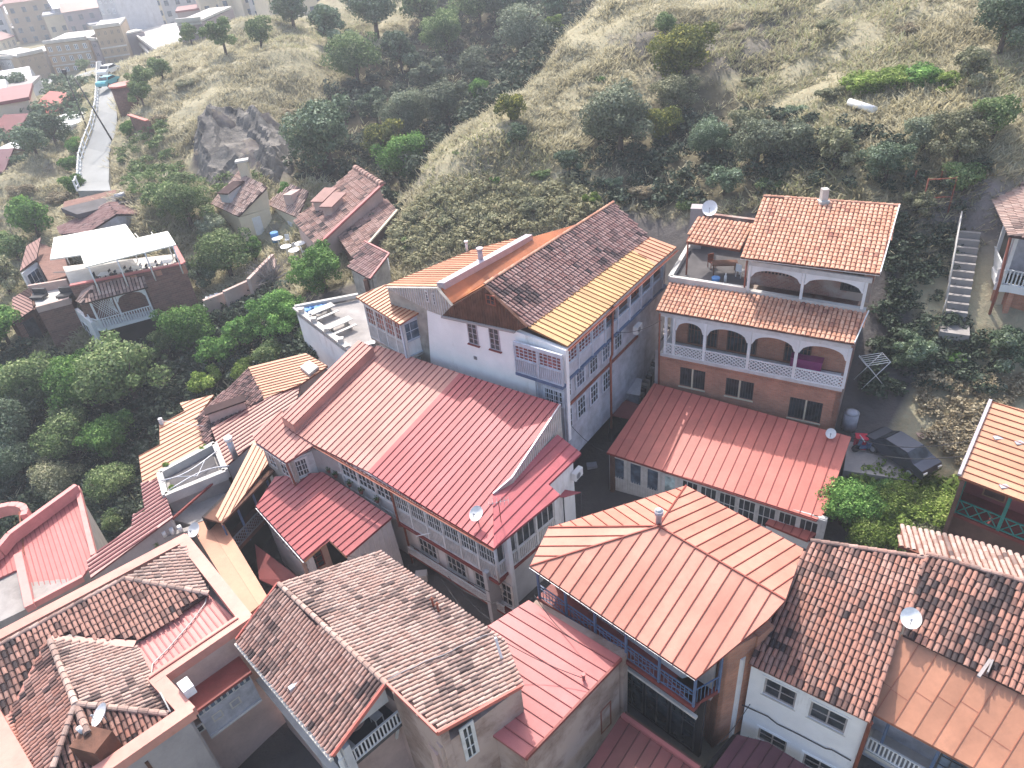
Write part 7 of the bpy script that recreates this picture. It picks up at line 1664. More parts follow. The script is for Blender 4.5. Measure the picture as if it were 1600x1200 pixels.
def lamp(px, py, hgt, label):
    p = hit(px, py); t = thing('street_lamp', label, 'street lamp', p); mb = MB(); mb.tube([p - Vector((0, 0, .5)), p + Vector((0, 0, hgt))], [.1, .06], 7); obj('pole', mb, M_['dark_metal'], t)
    mb = MB(); mb.tube([p + Vector((0, 0, hgt)), p + Vector((0, 0, hgt + .15)), p + Vector((0, 0, hgt + .6)), p + Vector((0, 0, hgt + .75))], [.1, .28, .35, .05], 8); obj('lantern', mb, M_['dark_metal'], t)
lamp(133, 192, 6.5, 'slim dark lamp post on the downhill side of the road fence')
p = hit(174, 216); t = thing('utility_pole', 'leaning thin pole with bare branches beside the hillside road', 'pole', p)
mb = MB(); mb.tube([p - Vector((0, 0, .5)), p + Vector((-2, .8, 7.5))], [.12, .07], 7); obj('pole', mb, M_['dark_metal'], t)
# teal cars on the road, round brick turret, brick garden walls
car(Vector((*hit(176, 146).xy, zt(*hit(176, 146).xy) + .75)), 1.4, mat('teal_paint', (.10, .38, .45), .3, .05), 'turquoise car parked beyond the round brick turret on the road')
car(Vector((*hit(178, 131).xy, zt(*hit(178, 131).xy) + .75)), 1.4, M_['white_paint'], 'whitish car parked furthest up the hillside road')
p = hit(201, 163); t = thing('brick_turret', 'round low brick turret with red coping beside the hillside road', 'turret', p)
mb = MB(); mb.tube([p - Vector((0, 0, 1.5)), p + Vector((0, 0, 2.4))], 1.5, 20); obj('wall', mb, M_['old_brick'], t); mb = MB(); mb.tube([p + Vector((0, 0, 2.4)), p + Vector((0, 0, 2.65))], 1.65, 20); obj('coping', mb, M_['coral_roof'], t)
p = hit(209, 200); q = hit(236, 206); t = thing('brick_garden_wall', 'red topped brick wall below the round turret', 'wall', p)
w_ = Wall(t, p, q, p.z - 2, p.z + 1.5, M_['old_brick'], .4); mb = MB(); mb.bar(p + Vector((0, 0, 1.6)), Vector((q.x, q.y, p.z + 1.6)), .5, .15); obj('coping', mb, M_['coral_roof'], t)
# ------------------------------------------------------------------ city beyond
def bl(label, b0, b1, top, depth, m, nx, ny, roofm=None, pitched=False, wm=None, arches=False, name='far_building', cat='building'):
    """a building from its two front base corners (seen on the ground), its height read at the first corner"""
    A, B = hit(*b0), hit(*b1); A.z -= 0; z0 = min(A.z, B.z) - 2; zt1 = up(A, *top).z
    t = thing(name, label, cat, (A.x, A.y, z0 + 2)); w = Wall(t, A, B, z0, zt1, m, .4)
    n = -w.n * depth; top4 = [w.p(0, zt1), w.p(w.L, zt1), w.p(w.L, zt1) + n, w.p(0, zt1) + n]
    mb = MB(); mb.box(w.p(0.01, z0, -.4), w.u * (w.L - .02), n * .98, Vector((0, 0, zt1 - z0 - .02))); obj('wall', mb, m, t)
    if pitched:
        r0 = (top4[0] + top4[3]) / 2 + Vector((0, 0, depth * .22)); r1 = (top4[1] + top4[2]) / 2 + Vector((0, 0, depth * .22)); e = w.n * .5
        mb = MB(); mb.prism([top4[0] + e, top4[1] + e, r1, r0], Vector((0, 0, -.2))); mb.prism([top4[3] - e, r0, r1, top4[2] - e], Vector((0, 0, -.2))); obj('roof', mb, roofm, t)
    else:
        mb = MB(); mb.prism([p + Vector((0, 0, .45)) for p in top4], Vector((0, 0, -.35))); obj('roof', mb, roofm or M_['pale_concrete'], t)
        mb = MB(); mb.bar(top4[0] + Vector((0, 0, .6)) + w.n * .1, top4[1] + Vector((0, 0, .6)) + w.n * .1, .5, .6); obj('parapet', mb, M_['pale_concrete'], t)
    H_ = zt1 - (z0 + 2); fh = H_ / ny; bw = w.L / nx
    for i in range(nx):
        for j in range(ny):
            if rnd.random() < .06: continue
            u = bw * (i + .28); z = z0 + 2 + fh * (j + .28); w.win(u, u + bw * .44, z, z + fh * .5, 2, 1, wm or m, GB, d=.08, fw=.12, mw=.12, depth=.12)
    if arches:
        for k in range(2): w.slab(0, w.L, z0 + 2 + fh * (k + 1) - .2, z0 + 2 + fh * (k + 1) + .1, M_['pale_concrete'], 0, .25, 'string_course')
    return t
WPm, CR, GY = M_['white_paint'], M_['cream_plaster'], M_['grey_plaster']
mat('far_ochre', (.42, .33, .24), .9, .1, .3); mat('far_lilac', (.34, .29, .30), .9, .1, .3); OC, LI = MATS['far_ochre'], MATS['far_lilac']
bl('white angular building nearest the left edge of the far street', (14, 133), (44, 130), (3, 92), 14, M_['old_white_plaster'], 3, 3, wm=WPm)
bl('tan building with a flat white roof right of the white angular one', (46, 131), (84, 121), (33, 90), 14, OC, 4, 3)
bl('building with arched upper windows in the middle of the far street', (89, 119), (153, 106), (71, 70), 14, OC, 5, 3, arches=True, wm=WPm)
bl('narrow lilac block in the dark gap beside the tall ochre block', (156, 105), (166, 104), (142, 64), 12, LI, 1, 3)  # stands where only a dark gap parts the two fronts
bl('tall ochre block with four window columns at the end of the far street', (168, 104), (207, 95), (145, 47), 14, OC, 4, 4, arches=True)
bl('tallest pale tower rising behind the ochre block', (184, 92), (208, 88), (160, -8), 14, M_['old_white_plaster'], 3, 6, wm=WPm)
bl('long lilac building behind the dark street trees', (214, 84), (296, 62), (207, 50), 16, LI, 7, 2)
bl('broad lilac hall at the top edge of the picture', (212, 48), (304, 34), (196, -12), 22, LI, 8, 4)
bl('low white awning roofed pavilion where the road meets the city', (226, 88), (278, 74), (224, 72), 10, M_['grey_plaster'], 4, 1, roofm=WPm)
bl('dark fronted building with arched arcade right of the pavilion', (286, 66), (322, 58), (281, 38), 14, LI, 4, 2, arches=True)
bl('far tower with lit windows at the top edge', (312, 30), (328, 26), (306, -6), 12, OC, 3, 4)
bl('long low house with a white roof above the tan building', (52, 68), (124, 50), (48, 44), 14, OC, 6, 1, roofm=WPm)
bl('white walled house at the upper left with broad pale roof', (2, 68), (44, 50), (2, 52), 16, M_['old_white_plaster'], 4, 1, roofm=WPm)
bl('pale block at the top left corner', (56, 34), (110, 22), (54, 18), 16, M_['old_white_plaster'], 5, 2, roofm=WPm)
bl('ochre house touching the left edge of the far street', (-22, 142), (8, 136), (-30, 100), 14, OC, 3, 3, wm=WPm)
bl('far house with dark red roof at the upper left', (8, 84), (30, 76), (6, 62), 10, CR, 3, 1, roofm=M_['maroon_roof'], pitched=True)
bl('small red and white house on the slope under the far street', (52, 188), (88, 184), (50, 172), 9, GY, 4, 1, roofm=M_['coral_roof'], pitched=True, name='hillside_house', cat='house')
bl('brown roofed house at the left edge on the slope', (-10, 228), (28, 220), (-12, 212), 9, M_['old_white_plaster'], 3, 1, roofm=M_['maroon_roof'], pitched=True, name='hillside_house', cat='house')
bl('white roofed shed at the left edge below the brown roofed house', (-8, 254), (30, 246), (-10, 242), 7, CR, 2, 1, roofm=WPm, name='hillside_house', cat='house')
bl('lowest purple roofed house at the left edge of the slope', (-14, 284), (14, 276), (-16, 268), 8, GY, 2, 1, roofm=M_['purple_roof'], pitched=True, name='hillside_house', cat='house')
bl('pale slat roofed pergola house under the red and white house', (52, 212), (96, 204), (50, 200), 8, M_['old_white_plaster'], 4, 1, roofm=WPm, name='hillside_house', cat='house')
# the rest of the hazy city: rows of small blocks filling in behind
cr_ = random.Random(77)
rows = [(x, y) for y in (-4, 2, 9, 17, 26, 36, 47, 60, 74) for x in range(-30, 200, 21)] + [(x, y) for y in (4, 14, 26, 38) for x in range(215, 470, 24)] + [(x, 168 + (x % 3) * 9) for x in range(-20, 60, 16)] + [(x, 196 + (x % 5) * 5) for x in range(-20, 45, 18)]
for k, (x, y) in enumerate(rows):
    g_ = hit(x + cr_.uniform(-6, 6), y + cr_.uniform(-3, 3)); D_ = math.hypot(g_.x, g_.y)
    if D_ < 150 or (y > 60 and y < 100 and x > 0): continue
    w_, d_, hh = cr_.uniform(9, 17), cr_.uniform(8, 13), cr_.uniform(5, 13) if y < 100 else 4.5
    a_ = cr_.choice((.25, .4, .55)); ux = Vector((math.cos(a_), math.sin(a_), 0)); uy = Vector((-ux.y, ux.x, 0)); m_c = cr_.choice((OC, LI, CR, M_['old_white_plaster'], M_['old_white_plaster'], GY))
    rf_ = cr_.choice((M_['white_paint'], M_['pale_concrete'], M_['maroon_roof'], M_['concrete'], M_['zinc'])); flat_ = cr_.random() < .5
    wn_n = {'far_ochre': 'ochre', 'far_lilac': 'lilac', 'cream_plaster': 'cream', 'old_white_plaster': 'off-white', 'grey_plaster': 'grey'}[m_c.name]; rn_ = {'white_paint': 'white', 'pale_concrete': 'pale', 'maroon_roof': 'maroon', 'concrete': 'grey', 'zinc': 'blue-grey'}[rf_.name]
    t = thing('city_house', 'far hazy ' + wn_n + ' house with ' + ('flat ' if flat_ else 'pitched ') + rn_ + ' roof' + (' at the left edge' if x < 0 else ' beyond the arched building' if x < 120 else ' behind the ochre block' if x < 215 else ' behind the dry slope crest'), 'house', g_, 'hazy far city blocks')
    o_ = g_ - ux * w_ / 2 - uy * d_ / 2; mb = MB(); mb.box(o_ - Vector((0, 0, 3)), ux * w_, uy * d_, Vector((0, 0, hh + 3))); obj('wall', mb, m_c, t)
    mb = MB(); tp_ = o_ + Vector((0, 0, hh)) - ux * .3 - uy * .3
    if flat_: mb.box(tp_, ux * (w_ + .6), uy * (d_ + .6), Vector((0, 0, .5)))
    else:
        A1, A2, A3, A4 = tp_, tp_ + ux * (w_ + .6), tp_ + ux * (w_ + .6) + uy * (d_ + .6), tp_ + uy * (d_ + .6); R1, R2 = (A1 + A4) / 2 + Vector((0, 0, 2.2)), (A2 + A3) / 2 + Vector((0, 0, 2.2)); mb.quad(A1, A2, R2, R1); mb.quad(A3, A4, R1, R2); mb.poly([A1, R1, A4]); mb.poly([A2, A3, R2]); mb.quad(A1, A4, A3, A2)
    obj('roof', mb, rf_, t)
    w = Wall(t, o_, o_ + ux * w_, 0, 0, build=False); mb = MB(); n1_ = int(w_ / 3)
    for i in range(n1_):
        for j in range(int(hh / 3)): mb.box(w.p((i + .3) * w_ / n1_, g_.z + .9 + j * 3, .02), w.u * 1.2, Vector((0, 0, 1.5)), w.n * .06)
    if mb.v: obj('windows', mb, GB, t, kind='stuff')
# street in front of the city
mb = MB(); s_a = [hit(*p) for p in ((-40, 168), (40, 150), (110, 132), (170, 117), (210, 106), (260, 95))]; s_b = [hit(*p) for p in ((-40, 152), (40, 138), (110, 123), (170, 110), (210, 100), (260, 90))]
for i in range(5):
    a, b_, c_, d_ = [Vector((p.x, p.y, zt(p.x, p.y) + .6)) for p in (s_a[i], s_a[i + 1], s_b[i + 1], s_b[i])]; mb.quad(a, b_, c_, d_)
o = obj('street', mb, M_['asphalt_pale']); o['kind'] = 'structure'

# ------------------------------------------------------------------ wires over the lanes
def wire(label, a, b, sag=.5, r=.018):
    a, b = Vector(a), Vector(b); mb = MB(); mb.tube([a.lerp(b, k / 14) - Vector((0, 0, sag * math.sin(math.pi * k / 14))) for k in range(15)], r, 5); return solo('overhead_wire', mb, M_['dark_metal'], label, 'wire', a)
wire('thin wire from the pale blue gallery house corner down to the coral roof', P(888, 660, 7.0), P(949, 706, 4.3), .4)
wire('thin wire between the red corner gallery and the salmon hipped roof', P(836, 855, 6.0), P(860, 826, 7.4), .2)
wire('thin wire strung in the dark lane below the red corner gallery', P(700, 900, 3.6), P(790, 985, 4.5), .5)
wire('second lane wire ending on the rose roofed stone house', P(690, 905, 3.6), P(764, 990, 6.1), .6)
wire('upper of two thin wires over the shaded yard at right', P(1332, 684, 5.4), P(1520, 688, 8.2), .6, .022)
wire('lower of two thin wires over the shaded yard at right', P(1330, 700, 5.2), P(1512, 712, 7.8), .5, .022)
wire('loose wire hanging over the blue balcony rail', P(835, 930, 6.6), P(905, 1005, 6.2), .5)
wire('wire from the white house wall to the plum roofed shed', P(1172, 1100, 4.2), P(1120, 1165, 3.0), .3)
p = P(650, 838, 4.4); mb = MB(); mb.tube([p, P(672, 833, 5.0)], .03, 6); solo('flag_pole', mb, M_['white_paint'], 'thin white rod jutting from the glazed gallery over the lane', 'rod', p)
# clothes line on the brick house yard side
a, b = P(1345, 585, 6.8), P(1372, 575, 7.2); t = thing('drying_rack', 'folding white drying rack beside the right end of the brick house gallery', 'drying rack', a - Vector((0, 0, 1)))
mb = MB(); c = P(1350, 590, 6.5)
for k in range(6): mb.tube([c + Vector((0, k * .22, .9)), c + Vector((1.5, k * .22, 1.0))], .02, 5)
mb.tube([c + Vector((0, 0, .9)), c + Vector((0, 1.1, .9))], .025, 5); mb.tube([c + Vector((1.5, 0, 1)), c + Vector((1.5, 1.1, 1))], .025, 5); obj('rails', mb, M_['white_paint'], t)
mb = MB(); [mb.tube([c + Vector((x, y, 1)), c + Vector((1.5 - x, y, -.9))], .025, 5) for x in (0, 1.5) for y in (0, 1.1)]; obj('folding_legs', mb, M_['white_paint'], t, kind='stuff')

for lab, a, b, sg in (('wire crossing from the low red roof edge to the pale tiled gable', (541, 868, 4.2), (592, 866, 8.0), .2), ('wire from the brown downpipe of the central house across the lane to the rose roof', (690, 900, 3.9), (800, 948, 6.2), .5), ('cable sagging along the lane wall under the maroon floor band of the central house', (640, 850, 3.5), (765, 925, 3.6), .25),
    ('long wire from the pale tiled ridge end towards the rose roofed house vent', (770, 992, 7.6), (912, 1060, 6.0), .25), ('wire from the restaurant terrace corner down into the trees', (287, 412, 7.8), (330, 470, 6.0), .4), ('long wire over the green lane trees to the balustraded house', (1400, 330, 14.0), (1545, 300, 14.5), .3), ('wire between the brick house downpipe and the pale blue house pipe', (1034, 500, 10.5), (962, 520, 10.5), .3)):
    wire(lab, P(*a), P(*b), sg)
for k, (x, y, z, m_, lab) in enumerate(((885, 760, .2, 'concrete', 'grey crate standing in the dark lane under the small red canopy'), (925, 735, .2, 'blue_boards', 'pale blue crate in the lane corner beside the coral roofed house'), (1440, 690, 3.6, 'warm_plaster', 'pinkish crate at the upper end of the shaded yard slab'), (660, 905, .1, 'pale_concrete', 'pale crate on the lane below the central house gallery'))):
    p = P(x, y, z); t = thing('crate', lab, 'crate', p)
    for i in range(4): mb = MB(); mb.box(p + Vector((-.35, -.25, .02 + i * .14)), (.7, 0, 0), (0, .5, 0), (0, 0, .11)); obj('slat', mb, M_[m_], t)
# ------------------------------------------------------------------ ground cover by place
def blob(X, Y, px, py, rpx):
    c = hit(px, py); D = (c - Vector(O3)).length; r = rpx * D / FOC
    return np.clip(1.4 - np.sqrt((X - c.x) ** 2 + (Y - c.y) ** 2) / r, 0, 1)
def polymask(X, Y, pts, soft=0):
    """world mask of a picture outline laid on the ground"""
    q = [hit(*p) for p in pts]; R = np.zeros(X.shape, bool)
    for i in range(len(q)):
        x1, y1, x2, y2 = q[i].x, q[i].y, q[i - 1].x, q[i - 1].y
        if abs(y2 - y1) < 1e-9: continue
        c = ((y1 > Y) != (y2 > Y)) & (X < (x2 - x1) * (Y - y1) / (y2 - y1) + x1); R ^= c
    return R.astype(float)
VILL = [(470, 460), (560, 440), (640, 470), (820, 400), (960, 330), (1060, 350), (1200, 330), (1400, 340), (1440, 600), (1330, 760), (1420, 860), (1600, 960), (1600, 1300), (-100, 1300), (-100, 900), (130, 930), (300, 880), (260, 700), (420, 600), (500, 560)]
WOOD = [(-60, 540), (60, 560), (150, 560), (280, 520), (330, 470), (420, 440), (470, 480), (500, 560), (420, 620), (300, 640), (230, 780), (140, 900), (-80, 820)]
RAV = [(455, 300), (470, 200), (560, 100), (640, 60), (660, -20), (940, -20), (880, 60), (790, 170), (700, 220), (650, 290), (600, 400), (560, 300)]
ROCK = [(300, 210), (345, 165), (420, 190), (470, 230), (455, 300), (390, 280), (340, 310), (305, 270)]
ROCK_SHADE = [(960, 90), (1080, 30), (1240, 0), (1260, 80), (1180, 110), (1040, 130)]  # rocky patch whose dark ground colour also paints in its shade
def masks(X, Y):
    v = polymask(X, Y, VILL); w = polymask(X, Y, WOOD); r = polymask(X, Y, RAV); k = polymask(X, Y, ROCK) + .0 * X; s = polymask(X, Y, ROCK_SHADE) * .7
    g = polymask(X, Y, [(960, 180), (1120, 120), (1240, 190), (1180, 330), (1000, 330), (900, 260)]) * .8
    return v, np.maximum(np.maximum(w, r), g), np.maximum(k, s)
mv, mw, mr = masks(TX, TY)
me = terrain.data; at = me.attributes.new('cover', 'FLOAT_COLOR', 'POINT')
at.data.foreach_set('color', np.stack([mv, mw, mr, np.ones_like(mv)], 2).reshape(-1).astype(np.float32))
nt = MATS['hillside'].node_tree; b = nt.nodes['Principled BSDF']
src = b.inputs['Base Color'].links[0].from_socket
an = nt.nodes.new('ShaderNodeAttribute'); an.attribute_name = 'cover'; sp = nt.nodes.new('ShaderNodeSeparateColor'); nt.links.new(an.outputs['Color'], sp.inputs[0])
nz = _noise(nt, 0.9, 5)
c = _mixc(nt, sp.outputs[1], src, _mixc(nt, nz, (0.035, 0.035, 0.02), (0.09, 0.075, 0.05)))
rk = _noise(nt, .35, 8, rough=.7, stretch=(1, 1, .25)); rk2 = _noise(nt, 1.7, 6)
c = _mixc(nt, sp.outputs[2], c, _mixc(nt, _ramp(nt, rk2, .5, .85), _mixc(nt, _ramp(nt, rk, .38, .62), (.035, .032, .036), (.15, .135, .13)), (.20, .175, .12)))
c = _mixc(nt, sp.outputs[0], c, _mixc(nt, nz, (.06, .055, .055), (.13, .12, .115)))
nt.links.new(c, b.inputs['Base Color'])

co = np.zeros(len(me.vertices) * 3); me.vertices.foreach_get('co', co); co = co.reshape(-1, 3)
cr = (np.abs(vnoise(TX, TY, 4.5, 21) - .5) * 5 + np.abs(vnoise(TX, TY, 1.9, 22) - .5) * 2.4 - 1.6) * mr
dz = np.where(mv > .5, 0, (vnoise(TX, TY, 2.2, 31) - .5) * .9 * (TY > 60) * (TY < 150)); co[:, 2] += (cr + dz).reshape(-1); me.vertices.foreach_set('co', co.reshape(-1)); me.update()

# the bare rock bluff: a finer, craggy skin over the slope
q_ = [hit(*p) for p in ROCK]; bx0, bx1, by0, by1 = min(p.x for p in q_) - 2, max(p.x for p in q_) + 2, min(p.y for p in q_) - 2, max(p.y for p in q_) + 2
def zrock(X, Y):
    m = np.zeros(X.shape); cx_, cy_ = np.mean([p.x for p in q_]), np.mean([p.y for p in q_])
    for dx in (-1.2, 0, 1.2):
        for dy in (-1.2, 0, 1.2): m += polymask(X + dx, Y + dy, ROCK) / 9
    rg = lambda s, k: 1 - np.abs(vnoise(X + Y * .25, Y * .55, s, k) - .5) * 2
    cr = rg(7, 41) * 1.7 + rg(2.6, 42) * 1.1 + rg(1.1, 43) * .55 + (vnoise(X, Y, .5, 44) - .5) * .35
    st = np.floor(cr / .9) * .9; cr = cr * .45 + st * .55
    return zter(X, Y) + (cr - .5) * m - (1 - m) * 1.2
rock, *_r = grid_mesh('rock_bluff', np.arange(bx0, bx1, .3), np.arange(by0, by1, .3), zrock, None)
rock.data.polygons.foreach_set('use_smooth', np.zeros(len(rock.data.polygons), bool))
m, nt, b = _new('bluff_rock'); n1 = _noise(nt, .5, 8, rough=.7, stretch=(1, 1, .2)); n2 = _noise(nt, 2.2, 7, rough=.7)
c = _mixc(nt, _ramp(nt, n1, .35, .65), (.085, .08, .075), (.25, .23, .205)); c = _mixc(nt, _ramp(nt, n2, .55, .8), c, (.36, .32, .23)); nt.links.new(c, b.inputs['Base Color']); b.inputs['Roughness'].default_value = .95; _bump(nt, b, n2, .9, .3)
rock.data.materials.clear(); rock.data.materials.append(m)

# ------------------------------------------------------------------ leaves
LM = {
 'dark': leafmat('leaf_dark', (0.047, 0.081, 0.046), (0.171, 0.233, 0.135), .15, (0.342, 0.404, 0.297)),
 'grey': leafmat('leaf_grey', (0.090, 0.114, 0.073), (0.253, 0.290, 0.190), .15, (0.386, 0.411, 0.293)),
 'fresh': leafmat('leaf_fresh', (0.046, 0.111, 0.033), (0.169, 0.338, 0.085), .3, (0.338, 0.520, 0.156)),
 'mid': leafmat('leaf_mid', (0.056, 0.105, 0.040), (0.203, 0.284, 0.111), .25, (0.406, 0.463, 0.235)),
 'yellow': leafmat('leaf_yellow', (.055, .085, .028), (.24, .26, .08), .3, (.48, .44, .11)),
 'lime': leafmat('leaf_lime', (.06, .11, .025), (.25, .36, .075), .3, (.46, .54, .18)),
 'olive': leafmat('leaf_olive', (0.103, 0.115, 0.063), (0.299, 0.310, 0.184), .2, (0.483, 0.460, 0.310)),
 'dry': leafmat('leaf_dry', (0.187, 0.151, 0.095), (0.418, 0.356, 0.240), .2, (0.550, 0.486, 0.340)),
 'under': leafmat('leaf_under', (0.022, 0.036, 0.024), (0.077, 0.105, 0.067), .1, (0.140, 0.168, 0.126)),
 'hay': leafmat('leaf_hay', (0.231, 0.232, 0.130), (0.550, 0.529, 0.330), .25, (0.572, 0.529, 0.340)),
}
mat('bark', (.10, .075, .06), .95, .3, 3)
def leafcloud(seed, n, lobes, flat=.75, leaf=.085, shell=.35, up=.25):
    """unit crown (radius about 1): leaf clumps gathered on lobes spread through the crown; returns arrays"""
    r = np.random.RandomState(seed)
    L = r.normal(size=(lobes, 3)); L /= np.linalg.norm(L, axis=1)[:, None]; rad = r.uniform(.2, .92, lobes) ; L *= rad[:, None]; L[:, 2] = L[:, 2] * flat + .05
    S = r.uniform(.20, .44, lobes) * (1.25 - .65 * rad)
    tone = r.uniform(0, 1, lobes)
    k = r.choice(lobes, n, p=S ** 2 / (S ** 2).sum())
    d = r.normal(size=(n, 3)); d[:, 2] += up; d /= np.linalg.norm(d, axis=1)[:, None]
    rr = S[k] * (1 - shell * r.rand(n) ** 2 + .12 * r.normal(size=n))
    c = L[k] + d * rr[:, None] * np.array([1, 1, .85])
    nrm = d + r.normal(size=(n, 3)) * .55; nrm /= np.linalg.norm(nrm, axis=1)[:, None]
    t = np.cross(nrm, r.normal(size=(n, 3))); t /= np.linalg.norm(t, axis=1)[:, None]; b = np.cross(nrm, t)
    sz = leaf * r.uniform(.6, 1.4, n)
    V = np.stack([c - t * sz[:, None], c - b * (sz * .62)[:, None], c + t * sz[:, None], c + b * (sz * .62)[:, None]], 1)
    tn = np.clip(.55 * tone[k] + .45 * r.rand(n), 0, 1); accent = np.clip(r.rand(n) * .75 + .25 * (d[:, 2] > .2) * tone[k], 0, 1)  # upward leaves of a lobe take more of the paler third colour
    return V, tn, accent
def quads_mesh(name, V, tn, accent, m):
    me = bpy.data.meshes.new(name); n = len(V)
    me.vertices.add(n * 4); me.vertices.foreach_set('co', V.reshape(-1).astype(np.float32)); me.loops.add(n * 4); me.loops.foreach_set('vertex_index', np.arange(n * 4, dtype=np.int32))
    me.polygons.add(n); me.polygons.foreach_set('loop_start', np.arange(0, n * 4, 4, dtype=np.int32)); me.polygons.foreach_set('loop_total', np.full(n, 4, dtype=np.int32)); me.update()
    ca = me.color_attributes.new('tint', 'FLOAT_COLOR', 'CORNER'); col = np.stack([tn, accent, 0 * tn, 0 * tn + 1], 1); ca.data.foreach_set('color', np.repeat(col, 4, axis=0).reshape(-1).astype(np.float32))
    me.materials.append(m); return me
CR_CACHE = {}
def crown_mesh(kind, var, big):
    key = (kind, var, big)
    if key not in CR_CACHE:
        lob, n, lf = ((34, 11500, .036) if big else (18, 4200, .055))
        V, tn, accent = leafcloud(hash((var, big)) % 9999 if False else var * 17 + big * 5 + 3, n, lob, .78, lf)
        CR_CACHE[key] = quads_mesh('crown', V, tn, accent, LM[kind])
    return CR_CACHE[key]
def plant(px, py, rpx, kind, label, cat='tree', hr=.98, group=None, trunk=True, zoff=0.0, squash=1.0, base=None):
    """a tree or bush whose crown is centred on the sight line through (px,py) and stands on the ground there"""
    g = base or hit(px, py + rpx * .55 * hr); D = (g - Vector(O3)).length; r = rpx * D / FOC
    g = Vector((g.x, g.y, zt(g.x, g.y) - .15 if base is None else base.z)); rz = r * hr
    lift = rz * (1.02 if cat == 'tree' else .55)
    t = thing('tree' if cat == 'tree' else 'bush', label, cat, g, group)
    o = bpy.data.objects.new('crown', crown_mesh(kind, rnd.randrange(3), rpx > 34)); COL.objects.link(o); o.parent = t
    o.location = (0, 0, lift); o.scale = (r * rnd.uniform(.95, 1.1), r * rnd.uniform(.95, 1.1) * squash, rz); o.rotation_euler = (0, 0, rnd.uniform(0, 6.28))
    mb = MB(); tr = max(.06, r * .07)
    if cat == 'tree':
        mb.tube([g - Vector((0, 0, .6)), g + Vector((r * .04, 0, lift * .5)), g + Vector((0, r * .05, lift * .95))], [tr * 1.25, tr * .9, tr * .5], 7)
        for k in range(5):
            a = rnd.uniform(0, 6.28); s = g + Vector((0, 0, lift * rnd.uniform(.45, .8))); e = g + Vector((math.cos(a) * r * .6, math.sin(a) * r * .6, lift + rz * rnd.uniform(-.1, .5)))
            mb.tube([s, (s + e) / 2 + Vector((0, 0, r * .08)), e], [tr * .5, tr * .33, tr * .15], 5)
    else:
        for k in range(5):
            a = rnd.uniform(0, 6.28); e = g + Vector((math.cos(a) * r * .5, math.sin(a) * r * .5, lift + rz * .3)); mb.tube([g - Vector((0, 0, .2)), e], [tr * .5, tr * .15], 5)
    obj('trunk' if cat == 'tree' else 'stems', mb, M_['bark'], t)
    return t
